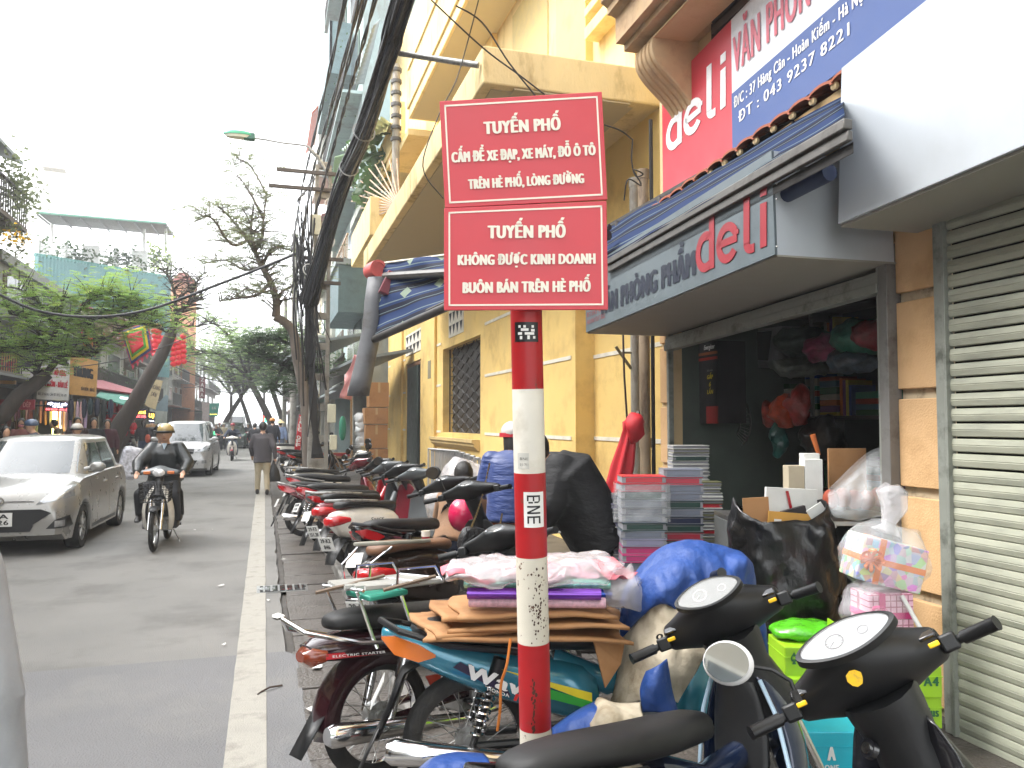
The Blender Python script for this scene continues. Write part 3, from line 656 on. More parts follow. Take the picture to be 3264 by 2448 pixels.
# door and vents
dg = thing('green_door', 'tall dark green wooden door leaf standing open in the yellow wall', 'door', (XW, yd0, .1))
m = MB(); bxw(m, XW+.02, XW+.08, yd0+.75, yd1-.05, .1, zD-.12); m.build('door_leaf', M('dark green paint', (.02, .035, .03), .45), dg, bevel=.01)
m = MB(); bxw(m, XW+.02, XW+.1, yd0+.02, yd0+.1, .1, zD); bxw(m, XW+.02, XW+.1, yd0+.02, yd1-.02, zD-.12, zD-.02); m.build('frame', H('brown frame', '#6e4d33'), dg)
m = MB(); bxw(m, XW+.2, XW+.24, yd0, yd1, .1, zD); m.build('inner_wall', H('tan inner wall', '#8b6a4a'), dg, smooth=0)
vt = thing('vent_row', 'row of white triangular wall vents high above the green door', 'vent', (XW, yd0, zD+.5))
for a, n in ((Yat(1352, XW), 5), (Yat(1478, XW), 4)):
    zv = PX(1345, 1078, XW).z if n == 5 else PX(1478, 1012, XW).z
    w_ = (Yat(1294, XW)-Yat(1352, XW))/5 if n == 5 else .34
    m = MB(); bxw(m, XW-.02, XW, a, a+n*w_, zv-.3, zv+.3); m.build('vent_panel', m_jnt, vt, smooth=0)
    for r_ in range(2):
        for k in range(n):
            y0 = a+k*w_; zz = zv-.26+r_*.28; m = MB(); m.prism([(XW-.024, y0+.04, zz+.22), (XW-.024, y0+w_-.04, zz+.22), (XW-.024, y0+w_/2, zz)], (.002, 0, 0)); m.build('vent_hole', m_dark, vt, smooth=0)
m = MB(); p = PX(1369, 1178, XW-.07); bxw(m, p.x-.01, p.x, p.y-.18, p.y+.18, p.z-.22, p.z+.22); tag(m.build('number_plate', H('grey plate', '#8c8368')), 'small weathered grey plaque on the yellow pilaster by the door', 'plaque')
# first slab: corner front bottom (1540,264), wall end
yS = 7.95; pf = PY(1540, 264, yS); XF = pf.x; zb = pf.z; ztp = PY(1537, 142, yS).z
yF = PX(1158, 905, XF).y
m = MB(); bxw(m, XF, XW+.9, yS, yF, zb, ztp); m.build('balcony_slab', m_ycon, vil, smooth=0, bevel=.02)
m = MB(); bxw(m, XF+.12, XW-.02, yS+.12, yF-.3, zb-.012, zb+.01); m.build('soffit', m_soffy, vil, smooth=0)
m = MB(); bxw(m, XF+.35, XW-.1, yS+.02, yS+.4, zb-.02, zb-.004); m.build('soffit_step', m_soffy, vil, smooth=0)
# upper storey walls and second, bay-broken balcony
XU = 4.05
m = MB(); bxw(m, XU, XU+.3, yS+.3, 27.5, ztp, 14); m.build('upper_wall', m_yelp, vil, smooth=0)
for y0, y1 in ((9.5, 10.6), (14, 15.2), (19, 20.4)):
    m = MB(); bxw(m, XU-.1, XU, y0, y1, ztp, 13); m.build('upper_pilaster', m_yel, vil, smooth=0)
    m = MB(); bxw(m, XU-.02, XU+.01, y1+.6, y1+2.4, ztp+.9, ztp+3.1); m.build('upper_shutter', H('pale shutter board', '#b9a468'), vil, bevel=.01)
XF2 = 3.2
def bal2(sx, sy, y0, thick, hgt):
    p = PX(sx, sy, XF2); y1 = p.y; m = MB(); bxw(m, XF2, XU+.05, y0, y1, p.z, p.z+thick); m.build('balcony_slab', m_yelp, vil, smooth=0, bevel=.02, label='upper balcony slab')
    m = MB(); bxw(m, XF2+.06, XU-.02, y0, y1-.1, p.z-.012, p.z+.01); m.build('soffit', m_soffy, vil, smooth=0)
    m = MB(); bxw(m, XF2-.04, XF2+.1, y0, y1+.04, p.z+thick, p.z+thick+.12); bxw(m, XF2, XF2+.12, y0, y1, p.z+thick+.12, p.z+hgt); bxw(m, XF2-.04, XF2+.1, y0, y1+.04, p.z+hgt, p.z+hgt+.12); m.build('parapet', m_yelp, vil, smooth=0)
    return p
q = bal2(1303, 380, 7, .25, 1.2)
m = MB(); bxw(m, XF2, XU, q.y+.05, q.y+3, q.z-.35, q.z-.2); m.build('lower_ledge', m_yelp, vil)
q2 = bal2(1200, 608, q.y+1.2, .2, .9)
p3 = PX(1120, 852, 2.5); m = MB(); bxw(m, 2.5, XW, p3.y-4.5, p3.y, p3.z, p3.z+1.0); m.build('stair_ledge', m_yelp, vil, bevel=.02)
# cream window surround on the upper storey, near end
m = MB()
for z0, z1 in ((6.6, 6.75), (6.9, 7.0), (7.1, 7.4)): bxw(m, XU-.2, XU, 8.2, 9.3, z0, z1)
m.build('window_moulding', m_yelp, vil)
# square steel arm from the slab corner towards the cable bundle
m = MB(); m.cyl(PY(1525, 208, yS+.1), PX(1272, 170, 1.35), .035, .03, 12); tag(m.build('steel_arm', m_alu), 'pale steel arm reaching from the slab corner to the cable bundle', 'bracket')
# thin loose wires in front of the facade
mw = M('thin dark wire', (.02, .018, .016), .6)
def wire(pts, lb, r=.008, grp='loose wires on the villa front'):
    m = MB(); P_ = [V(p) for p in pts]; q = []
    for i in range(len(P_)-1):
        p0 = P_[max(0, i-1)]; p1 = P_[i]; p2 = P_[i+1]; p3_ = P_[min(len(P_)-1, i+2)]
        for k in range(6):
            t = k/6; q.append(.5*((2*p1)+(p2-p0)*t+(2*p0-5*p1+4*p2-p3_)*t*t+(3*p1-p0-3*p2+p3_)*t**3))
    q.append(P_[-1]); m.tube(q, r, 5); return tag(m.build('wire', mw), lb, 'wire', grp)
wire([PY(*Z(290, 0), 7), PY(*Z(560, 250), 7), PY(*Z(760, 400), 7), PY(*Z(890, 500), 7)], 'dark wire crossing the slab end down to the upper sign')
wire([PY(*Z(420, 30), 6.8), PY(*Z(560, 120), 6.8), PY(*Z(700, 330), 6.8), PY(*Z(840, 505), 6.8)], 'second dark wire curving over the concrete slab end')
wire([PY(*Z(540, 0), 7), PY(*Z(480, 230), 7.2), PY(*Z(420, 430), 7.2), PY(*Z(330, 610), 7.3), PY(*Z(245, 880), 7.4), PY(*Z(355, 1050), 7.4)], 'thin looping wire hanging left of the upper sign', .006)
wire([PY(*Z(1205, 660), 7.4), PY(*Z(1290, 690), 7.4), PY(*Z(1350, 735), 7.5)], 'short wire from the sign to the downpipes')
wire([PY(*Z(1355, 735), 7.4), PY(*Z(1350, 850), 7.4), PY(*Z(1370, 930), 7.4), PY(*Z(1410, 920), 7.3), PY(*Z(1360, 900), 7.3), PY(*Z(1400, 980), 7.3), PY(*Z(1330, 950), 7.3), PY(*Z(1310, 1060), 7.4)], 'tangled wire knot hanging beside the grey downpipe')
# ================= AWNINGS =================
def stripe_mat(name, ax, sc):
    m = bpy.data.materials.new(name); m.use_nodes = True; t = m.node_tree; N = t.nodes; b = N['Principled BSDF']; l = t.links.new
    uv = N.new('ShaderNodeUVMap'); uv.uv_map = 'uv'; sp_ = N.new('ShaderNodeSeparateXYZ'); l(uv.outputs[0], sp_.inputs[0])
    w1 = N.new('ShaderNodeMath'); w1.operation = 'MULTIPLY'; w1.inputs[1].default_value = sc; l(sp_.outputs[1], w1.inputs[0])
    fr = N.new('ShaderNodeMath'); fr.operation = 'FRACT'; l(w1.outputs[0], fr.inputs[0])
    r = N.new('ShaderNodeValToRGB'); r.color_ramp.interpolation = 'CONSTANT'; e = r.color_ramp.elements
    blue = (*srgb('#123468'), 1); navy = (*srgb('#0d1631'), 1); pale = (*srgb('#76888e'), 1)
    e[0].position = 0; e[0].color = blue
    for p_, c_ in ((.3, pale), (.36, blue), (.5, navy), (.72, pale), (.76, navy), (.86, blue)):
        x = e.new(p_); x.color = c_
    e[-1].color = blue; l(fr.outputs[0], r.inputs[0]); 
    # pale lozenges
    a1 = N.new('ShaderNodeMath'); a1.operation = 'MULTIPLY'; a1.inputs[1].default_value = 9; l(sp_.outputs[0], a1.inputs[0]); f1 = N.new('ShaderNodeMath'); f1.operation = 'PINGPONG'; f1.inputs[1].default_value = 1; l(a1.outputs[0], f1.inputs[0])
    a2 = N.new('ShaderNodeMath'); a2.operation = 'PINGPONG'; a2.inputs[1].default_value = 1; l(w1.outputs[0], a2.inputs[0])
    s = N.new('ShaderNodeMath'); s.operation = 'ADD'; l(f1.outputs[0], s.inputs[0]); l(a2.outputs[0], s.inputs[1]); g = N.new('ShaderNodeMath'); g.operation = 'LESS_THAN'; g.inputs[1].default_value = ax; l(s.outputs[0], g.inputs[0])
    mx = N.new('ShaderNodeMix'); mx.data_type = 'RGBA'; l(g.outputs[0], mx.inputs[0]); l(r.outputs[0], mx.inputs[6]); mx.inputs[7].default_value = (*srgb('#96a694'), 1)
    l(mx.outputs[2], b.inputs['Base Color']); b.inputs['Roughness'].default_value = .7
    tr = N.new('ShaderNodeBsdfTranslucent'); l(mx.outputs[2], tr.inputs[0]); ms = N.new('ShaderNodeMixShader'); ms.inputs[0].default_value = .45; l(b.outputs[0], ms.inputs[1]); l(tr.outputs[0], ms.inputs[2]); l(ms.outputs[0], N['Material Output'].inputs[0])
    return m
def cloth(name, a, b, c, d_, nu, nv, mat, par, sag=.04, wr=.02, seed=0):
    """sheet with corners a b (u) and d c (v=1), uv mapped"""
    a, b, c, d_ = map(V, (a, b, c, d_)); n = (b-a).cross(d_-a).normalized()
    def fn(u, v):
        p = (a*(1-u)+b*u)*(1-v)+(d_*(1-u)+c*u)*v
        return p-V((0, 0, sag*4*u*(1-u)*1.0*(1-v*.3)))+n*(wr*noise.noise(V((u*5+seed, v*3, seed))))
    m = MB(); m.grid(fn, nu, nv); o = m.build(name, mat, par, smooth=180, thick=.003)
    uvl = o.data.uv_layers.new(name='uv')
    for pl in o.data.polygons:
        for li in pl.loop_indices:
            vi = o.data.loops[li].vertex_index; uvl.data[li].uv = ((vi//(nv+1))/nu, (vi % (nv+1))/nv)
    return o
m_aw = stripe_mat('striped awning cloth', 0, 3)
m_awb = stripe_mat('striped awning cloth underside', .34, 4)
m_prof = H('grey awning profile', '#66635f', rough=.4, metal=.4, dirt=srgb('#4c4844'), dscale=8)
m_profd = H('dark awning profile', '#3b3836', rough=.5, metal=.3, dirt=srgb('#211f1e'), dscale=5)
aw = thing('shop_awning', 'blue striped awning over the deli fascia with a grey front rail', 'awning', Fp(1.2, .5, 3.3))
cF0, cF1 = PF(2690, 395, .85), PF(1936, 835, .85)
cW0, cW1 = PF(2690, 300, .32), PF(1900, 745, .32)
cF1e = cF0+(cF1-cF0)*1.02; 
cloth('awning_cloth', cW1, cW0, cF0+V((0, 0, .02)), cF1e+V((0, 0, .02)), 30, 10, m_aw, aw, .01, .02)
for dz_, ee, hh, mt in ((-.02, .0, .05, m_prof), (-.075, -.02, .05, m_prof), (-.135, -.05, .055, m_profd)):
    m = MB(); a, b = cF0+V((0, 0, dz_)), cF1e+V((0, 0, dz_)); m.hexa([a+FN*ee, b+FN*ee, b+FN*ee+V((0, 0, hh)), a+FN*ee+V((0, 0, hh))], [a-FN*.05, b-FN*.05, b-FN*.05+V((0, 0, hh)), a-FN*.05+V((0, 0, hh))]); m.build('front_rail', mt, aw, bevel=.006, fix=True)
m = MB(); m.cyl(cW0+FN*-.05, cW1-FN*.05, .05, n=12); m.build('roller_tube', m_profd, aw)
for t in (.12, .38, .62, .86):
    m = MB(); p = cF0+(cF1-cF0)*t-FN*.12+V((0, 0, -.1)); q = cW0+(cW1-cW0)*t; m.tube([p, p*.5+q*.5+V((0, 0, -.12))+FU*.1, q], .022, 8); m.build('fold_arm', m_profd, aw)
m = MB(); m.cyl(cF0+(cF1-cF0)*.1-FN*.14+V((0, 0, -.12)), cF1-FN*.14+V((0, 0, -.14)), .045, n=12); m.build('rolled_cloth', H('dark blue cloth roll', '#1c2a4a'), aw)
# far swinging awning left of the sign
aw2 = thing('villa_awning', 'sagging blue patterned awning with a red end cap in front of the yellow villa', 'awning', PY(1300, 950, 9))
A1, A2 = PY(1222, 838, 10.4), PY(1186, 1085, 10.4)
A3, A4 = PY(1936, 748, 6.0), PY(1936, 735, 7.2)
A4 = PY(1700, 775, 7.6)
A3b = A2+(A3-A2)*.85
cloth('awning_cloth', A1, A4, A3b, A2, 28, 14, m_awb, aw2, .0, .07, 3)
m = MB(); m.tube([A2+V((0, 0, -.0)), A3+V((0, 0, .0))], .05, 10); m.tube([A2+V((.03, .02, .07)), A3+V((.03, .02, .07))], .025, 8); m.build('lower_bar', m_profd, aw2)
m = MB(); m.tube([A1, A4], .012, 6); m.build('edge_hem', m_jnt, aw2)
ar0, ar1 = PY(1232, 880, 10.2), PY(1440, 868, 8.6)
m = MB(); m.tube([ar0, ar1], .07, 8, flat=.7); m.build('fold_arm', m_prof, aw2)
m = MB(); m.box(PY(1240, 905, 10.15), (.16, .16, .3), Matrix.Rotation(.4, 3, 'Y')); m.build('arm_bracket', H('maroon bracket', '#6e2430', rough=.5), aw2, bevel=.01)
cp = PY(1206, 856, 10.35); ax = V((.25, -1, 0)).normalized()
m = MB(); m.cyl(cp, cp-ax*.25, .115, .115, 24); m.ring(cp+ax*.005, ax, .1, [(-.02, -.01), (.015, -.01), (.015, .012), (-.02, .012)], 24); m.build('end_cap', H('salmon red cap', '#b5524e', rough=.5, dirt=srgb('#8c3a38')), aw2)
m = MB()
for sx, sy in ((1212, 868), (1222, 845), (1216, 885)): pass
# grey cover hanging from the cap
ps = [(1208, 885, .17), (1198, 960, .17), (1186, 1050, .15), (1170, 1130, .15), (1155, 1200, .16), (1142, 1262, .17)]
rings = []
for x, y, w_ in ps:
    c = PY(x, y, 10.4); rings.append([c+V((cos(t)*w_*.8, sin(t)*w_*.5, 0))*(1+.12*sin(3*t)) for t in [2*pi*k/16 for k in range(16)]])
m = MB(); m.loft(rings, cap=False); m.build('hanging_cover', H('grey rubber cover', '#5a5b5e', rough=.6, dirt=srgb('#3f3c3a'), dscale=3), aw2, thick=.006)
pk = thing('hanging_cloth', 'pale pink and white cloth hanging behind the grey awning cover', 'cloth', PY(1110, 1270, 10.8))
cloth('cloth_sheet', PY(1130, 1130, 10.8), PY(1168, 1140, 10.9), PY(1120, 1275, 10.9), PY(1082, 1268, 10.8), 8, 12, H('faded pink cloth', '#d99a97', rough=.9), pk, 0, .08)
cloth('cloth_sheet', PY(1138, 1130, 10.75), PY(1150, 1130, 10.8), PY(1130, 1260, 10.8), PY(1108, 1262, 10.75), 6, 12, H('white cloth', '#c8c6c4', rough=.9), pk, 0, .06, 4)
# ================= MOTORBIKES =================
def rg(x, zt, zb, w, e=.75, n=16, yc=0, top=1.0):
    zc, h = (zt+zb)/2, (zt-zb)/2; r_ = []
    for k in range(n):
        t = 2*pi*k/n; c, s = cos(t), sin(t); ww = w*(1-(1-top)*max(0, s))
        r_.append(V((x, yc+ww*abs(c)**e*(1 if c > 0 else -1), zc+h*abs(s)**e*(1 if s > 0 else -1))))
    return r_
def wheel(root, c, R, tw, spokes, T=None, nm='wheel', mag=False, hubm=None):
    X_ = T if T is not None else Matrix()
    ax = (0, 1, 0)
    m = MB(); k = tw/2
    m.ring(c, ax, R-k*1.3, [(-k*.9, -k*.75), (-k*.2, -k), (k*.6, -k*.92), (k*1.05, -k*.55), (k*1.3, 0), (k*1.05, k*.55), (k*.6, k*.92), (-k*.2, k), (-k*.9, k*.75)], 44); m.xf(X_); ty = m.build('tyre', m_rubber, root, local=True)
    m = MB(); Ri = R-k*2.15
    m.ring(c, ax, Ri, [(0, -k*.75), (k*.35, -k*.8), (k*.2, 0), (k*.35, k*.8), (0, k*.75), (-k*.25, 0)], 44); m.xf(X_); m.build('rim', m_chrome if not mag else m_alu, root, local=True)
    c = V(c); m = MB(); m.cyl(c-V((0, k*.9, 0)), c+V((0, k*.9, 0)), R*.23, n=20); m.cyl(c-V((0, k*1.5, 0)), c+V((0, k*1.5, 0)), R*.1, n=12); m.xf(X_); m.build('hub', hubm or m_alu, root, local=True)
    if mag:
        for i in range(5):
            a = 2*pi*i/5; m = MB()
            for da in (-.14, .14): m.tube([c+V((cos(a)*R*.2, 0, sin(a)*R*.2)), c+V((cos(a+da)*Ri, 0, sin(a+da)*Ri))], .011, 6)
            m.xf(X_); m.build('spoke', m_alu, root, local=True)
    elif spokes:
        m = MB()
        for i in range(spokes):
            a = 2*pi*i/spokes; b = a+(.55 if i % 2 else -.55); s = k*.7*(1 if i % 4 < 2 else -1)
            m.cyl(c+V((cos(a)*R*.2, s, sin(a)*R*.2)), c+V((cos(b)*Ri, 0, sin(b)*Ri)), .0022, n=4)
        m.xf(X_); m.build('spokes', m_steel, root, local=True)['kind'] = 'stuff'
def coil(m, a, b, r, w, turns, n=10):
    a, b = V(a), V(b); d_ = (b-a); L_ = d_.length; d_.normalize(); e = d_.cross(V((0, 1, 0))).normalized(); g = d_.cross(e)
    m.tube([a+d_*(L_*i/(turns*n))+(e*cos(2*pi*i/n)+g*sin(2*pi*i/n))*r for i in range(turns*n+1)], w, 5)
def mirror_(root, base, tip, sz, T, face=(-1, 0, 0), mat=None, back=None, lab=None, rnd_=.78):
    m = MB(); b, t = V(base), V(tip); m.tube([b, b*.5+t*.5+V((.02, 0, .03)), t], .005, 6); m.xf(T); m.build('mirror_stalk', m_black, root, local=True)
    n = V(face).normalized(); r_ = n.cross(V((0, 0, 1))).normalized(); u_ = r_.cross(n); R_ = Matrix((r_, u_, n)).transposed()
    m = MB(); m.ell(t-n*.012, (sz, sz*rnd_, .025), 20, 8, R_); m.xf(T); q = m.build('mirror', back or m_black, root, local=True, label=lab)
    m = MB(); m.add([t+n*.0115+r_*(cos(a)*sz*.9)+u_*(sin(a)*sz*rnd_*.9) for a in [2*pi*i/24 for i in range(24)]], [tuple(range(24))]); m.xf(T); g = m.build('mirror_glass', mat or m_mirr, root, local=True, smooth=0)
m_clear = M('thin clear plastic', (.8, .8, .8), .05, alpha=.12, var=0)
m_dialg = M('smoked dial glass', (.06, .065, .07), .1, coat=1)
m_mirr = M('mirror glass', (.75, .78, .8), .03, 1, var=0)
m_lens = M('clear lens', (.75, .75, .75), .08, .3, coat=1, var=.2, scale=40)
m_plate = M('number plate', (.62, .62, .6), .45)
m_dial = M('dial face', (.24, .26, .28), .3, var=.1)
def plate(root, c, w_, h, tilt, txt, T=None, yaw=0):
    R_ = Matrix.Rotation(tilt, 4, 'Y'); Mx = (T or Matrix())@Matrix.Translation(V(c))@Matrix.Rotation(yaw, 4, 'Z')@R_
    m = MB(); m.box((0, 0, 0), (.004, w_, h)); m.xf(Mx); p = m.build('number_plate', m_plate, root, local=True, smooth=0)
    if txt:
        for i, s in enumerate(txt):
            m = MB(); z = h*(.12 if len(txt) > 1 else -.2)-i*h*.46; wd = w_*.36*min(1, len(s)/5.)
            text(m, s, (-.003, wd, z), (-.003, -wd, z), h*.3, (0, 0, 1), .02); m.xf(Mx); q = m.build('lettering', m_inkblk, p, local=True, smooth=0)
def bike(label, kind, pos, head, lean=-7, steer=20, body=None, accent=None, seat=None, name=None, **o):
    cat = 'scooter' if kind == 'scooter' else 'motorbike'
    root = thing(name or ('parked_scooter' if kind == 'scooter' else 'parked_motorbike'), label, cat, pos, o.get('group', 'motorbikes parked along the right sidewalk'), (radians(lean), 0, radians(head)))
    if o.get('scale'): root.scale = (o['scale'],)*3
    det = o.get('detail', 1); body = body or m_blackg; seat = seat or m_seat; low = o.get('low', body); B = lambda m, nm, mt, **k: m.build(nm, mt, root, local=True, **k)
    sc = kind == 'scooter'
    R_ = .245 if sc else .285; tw = .095 if sc else .07; WB = 1.25 if sc else 1.22
    ax0 = V((WB, 0, R_)); rk = radians(27); adir = V((-sin(rk), 0, cos(rk)))
    T = Matrix.Translation(ax0)@Matrix.Rotation(radians(steer), 4, adir)@Matrix.Translation(-ax0)
    bh = o.get('barh', 1.02); bt = ax0+adir*((bh-R_)/cos(rk)); bt = bt+V((-.03, 0, 0))
    root['bar'] = 0; del root['bar']
    wheel(root, (0, 0, R_), R_, tw, 0 if (sc or o.get('mag')) else (32 if det else 16), mag=(sc or o.get('mag')))
    wheel(root, ax0, R_, tw*.9, 0 if (sc or o.get('mag')) else (32 if det else 16), T, mag=(sc or o.get('mag')))
    # fork + front fender
    m = MB()
    for s in (-1, 1): m.cyl(ax0+V((0, s*.075, 0)), ax0+V((0, s*.075, 0))+adir*.42, .022, .026, 10)
    m.xf(T); B(m, 'fork', m_chrome if not sc else m_black)['kind'] = 'stuff' if False else 'part' if False else ''
    f = root.children[-1] if root.children else None
    m = MB(); rings = []
    for i in range(9):
        a = radians(-35+i*16); c = ax0+V((-sin(a)*(R_+.035)*-1*-1, 0, cos(a)*(R_+.035)))
        tdir = V((cos(a), 0, sin(a))); nn = V((-sin(a), 0, cos(a))); w_ = .062-.012*abs(i-4)/4
        rings.append([c+V((0, y_*w_, 0))-nn*dp for y_, dp in ((-1, .05), (-.8, .01), (0, 0), (.8, .01), (1, .05))])
    m.loft(rings, closed=False); m.xf(T); B(m, 'front_fender', o.get('fender', body), thick=.004)
    # steering cover
    cw = o.get('coverw', .10)
    sc_ = [(-.26, .035, .03, -.0), (-.2, .045, .045, 0), (-.13, .06, .055, .0), (-.07, .085, .08, 0), (0, .1, .1, 0), (.07, .085, .08, 0), (.13, .06, .055, 0), (.2, .045, .045, 0), (.26, .035, .03, 0)]
    if o.get('big'): sc_ = [(-.235, .05, .055, 0), (-.2, .06, .065, 0), (-.16, .085, .08, 0), (-.12, .12, .10, 0), (-.07, .15, .12, 0), (0, .165, .135, 0), (.07, .15, .12, 0), (.12, .12, .10, 0), (.16, .085, .08, 0), (.2, .06, .065, 0), (.235, .05, .055, 0)]
    rings = []
    for y_, hx, hz, dz in sc_:
        rise = -.02*abs(y_)/.26
        rings.append([bt+V((hx*cos(t)*1.0+.02, y_, hz*sin(t)*.8+rise+.25*hx*cos(t)*-1+.02)) for t in [2*pi*k/16 for k in range(16)]])
    m = MB(); m.loft(rings); m.xf(T); B(m, 'handlebar_cover', o.get('cover', body), sub=1)
    kb_ = 1.9 if o.get('big') else 1
    m = MB(); m.tube([bt+V((.02, 0, -.04)), bt-adir*.10, bt-adir*.2, bt-adir*.36], [.06*kb_, .058*kb_, .05*kb_, .068*kb_], 14); m.xf(T); B(m, 'steering_neck', o.get('neck', m_black))
    for s, nm in ((-1, 0), (1, 1)):
        a = bt+V((-.0, s*.24, -.01)); b = bt+V((-.075, s*.37, -.015)); m = MB(); m.tube([a, a*.7+b*.3, a*.69+b*.31, b*.97+a*.03, b], [.013, .013, .019, .019, .021], 12); m.xf(T); B(m, 'grip', m_black)
        m = MB(); m.box(a+V((-.01, 0, .002)), (.05, .05, .05)); m.xf(T); B(m, 'switch_box', m_black, bevel=.008)
        if o.get('big'): continue
        m = MB(); m.tube([a+V((.03, 0, -.01)), a*.5+b*.5+V((.055, 0, -.01)), b+V((.05, 0, -.015))], .006, 6); m.xf(T); B(m, 'brake_lever', m_alu)
    # instrument
    n = V((-.62, 0, .78) if not o.get('big') else (-.74, 0, .67)).normalized(); r_ = V((0, 1, 0)); u_ = n.cross(r_); Rm = Matrix((r_, u_, n)).transposed()
    if not o.get('big'): m = MB(); m.ell(bt+V((-.045, 0, .065)), (.07, .036, .012), 24, 8, Rm); m.xf(T); B(m, 'instrument', m_dialg)
    else:
        c0 = bt+V((-.135, 0, .105)); il, iw = o['big']
        m = MB(); m.ring(c0, n, 0.001, [(0, 0)]*3, 4) if False else None
        def el(k, a, b, dz, nn=40): return [c0+r_*(cos(t)*a*k)+u_*(sin(t)*b*k*(1-.25*abs(cos(t))**2))+n*dz for t in [2*pi*i/nn for i in range(nn)]]
        m.loft([el(1.12, il, iw, -.02), el(1.1, il, iw, .004), el(1.0, il, iw, .007), el(.97, il, iw, .0)], cap=False); m.xf(T); q = B(m, 'instrument_bezel', m_black)
        m = MB(); m.add(el(.99, il, iw, .001), [tuple(range(40))]); m.xf(T); B(m, 'instrument_dial', o.get('dialm', m_dial), smooth=0)
        m = MB(); m.ring(c0+r_*.03+n*.002, n, .026, [(-.0012, 0), (.0012, 0), (.0012, .001), (-.0012, .001)], 24)
        for i in range(11):
            a = radians(-30+24*i); p = c0+r_*.03+n*.0025; q_ = r_*cos(a)+u_*sin(a); m.tube([p+q_*.019, p+q_*.025], .0008, 4)
        m.tube([c0+r_*.03+n*.003, c0+r_*.045+u_*.012+n*.003], .001, 4)
        m.ring(c0-r_*.055+u_*.002+n*.002, n, .015, [(-.001, 0), (.001, 0), (.001, .001), (-.001, .001)], 18); m.xf(T); B(m, 'dial_marks', o.get('markm', m_inkblk), smooth=0)['kind'] = 'stuff'
        m = MB(); m.add(el(.98, il, iw, .006), [tuple(range(40))]); m.xf(T); B(m, 'instrument_glass', m_clear, smooth=0, thick=.001)
        for s in (-1, 1):
            m = MB(); m.box(bt+V((-.045, s*.195, .03)), (.03, .05, .012), Matrix.Rotation(-.6, 3, 'Y')); m.xf(T); B(m, 'switch', m_blackg, bevel=.004)
            m = MB(); m.box(bt+V((-.068, s*.2, .0)), (.012, .03, .014)); m.xf(T); B(m, 'horn_button', H('yellow button', '#e0b010', rough=.4), bevel=.003)
            m = MB(); m.ell(bt+V((-.05, s*.125, .085)), (.008, .008, .004), 10, 5); m.xf(T); B(m, 'screw', m_glass)
            pass
    m = MB(); m.ell(bt+V((.105, 0, .0)), (.03, .075, .055), 16, 8); m.xf(T); B(m, 'headlight', m_lens)
    if o.get('mirrors', 1):
        for s in (1, -1):
            if o.get('mirrors') == 2 and s == -1: continue
            mirror_(root, bt+V((0, s*.2, .02)), bt+V((-.02, s*.28, .2)), .065, T)
    if sc:
        hbx = .05
        # rear body
        m = MB(); m.loft([rg(-.42, .70, .62, .05), rg(-.36, .73, .52, .09), rg(-.2, .75, .42, .15), rg(0, .755, .36, .175), rg(.2, .74, .32, .18), rg(.38, .70, .28, .15), rg(.48, .62, .27, .11)]); B(m, 'rear_body', body, sub=1)
        m = MB(); m.loft([rg(-.33, .80, .74, .06), rg(-.27, .835, .745, .11), rg(-.1, .835, .75, .135), rg(.08, .80, .74, .145), rg(.25, .785, .72, .13), rg(.4, .79, .70, .1), rg(.46, .76, .68, .06)]); B(m, 'seat', seat, sub=1)
        m = MB(); m.box((.6, 0, .3), (.42, .34, .06)); B(m, 'floorboard', low, bevel=.02)
        m = MB(); rings = []
        for z_, x_, w_ in ((.28, .84, .2), (.45, .9, .23), (.62, .93, .22), (.78, .93, .17), (.88, .9, .1)):
            z_ *= o.get('shz', 1); w_ *= o.get('shz', 1)
            rings.append([V((x_+.10*(1-abs(u))-.03, u*w_, z_)) for u in (-1, -.8, -.5, 0, .5, .8, 1)]+[V((x_-.035, u*w_*.97, z_)) for u in (1, .5, 0, -.5, -1)])
        m.loft(rings); B(m, 'leg_shield', o.get('shield', body), sub=1)
        m = MB(); m.loft([rg(-.455, .655, .60, .04), rg(-.43, .68, .58, .085), rg(-.36, .69, .58, .118), rg(-.26, .67, .60, .14)]); B(m, 'tail_light', m_red)
        m = MB(); m.tube([(.12, .12, .84-.05), (-.1, .165, .81), (-.34, .13, .83), (-.46, 0, .84), (-.34, -.13, .83), (-.1, -.165, .81), (.12, -.12, .79)], .013, 8); B(m, 'grab_rail', o.get('rail', m_alu))
        m = MB(); m.tube([(-.1, 0, .46), (-.3, 0, .44), (-.42, 0, .3), (-.45, 0, .22)], [.09, .09, .08, .07], 8, flat=.25); B(m, 'rear_fender', m_black)
        plate(root, (-.47, 0, .42), .2, .14, radians(-18), o.get('plate', ('29-D1', '307.84')))
        m = MB(); m.tube([(.32, -.13, .2), (.12, -.16, .24), (.02, -.17, .27), (-.22, -.17, .32), (-.25, -.17, .33)], [.018, .03, .055, .06, .04], 12); B(m, 'exhaust', m_black if o.get('darkex', 1) else m_chrome)
        m = MB(); m.box((.12, .08, .26), (.42, .1, .14)); B(m, 'engine', m_alu, bevel=.03)
    else:
        if kind == 'dream':
            m = MB(); m.loft([rg(-.36, .67, .655, .05, .5), rg(-.31, .69, .59, .075, .6), rg(-.18, .70, .575, .1, .6), rg(0, .69, .56, .12, .6), rg(.25, .64, .53, .125, .6), rg(.5, .6, .5, .1, .6)]); B(m, 'tail_body', body)
            m = MB(); m.loft([rg(-.385, .645, .60, .04), rg(-.35, .67, .57, .078), rg(-.29, .66, .585, .088)]); B(m, 'tail_light', H('brown amber lens', '#7a2f12', rough=.2, coat=.6))
            for s in (-1, 1):
                m = MB(); m.add([(-.3, s*.084, .605), (.4, s*.13, .55), (.4, s*.13, .575), (-.3, s*.084, .63)], [(0, 1, 2, 3)]); B(m, 'side_stripe', H('red stripe', '#b01a26', rough=.3), smooth=0, thick=.004)
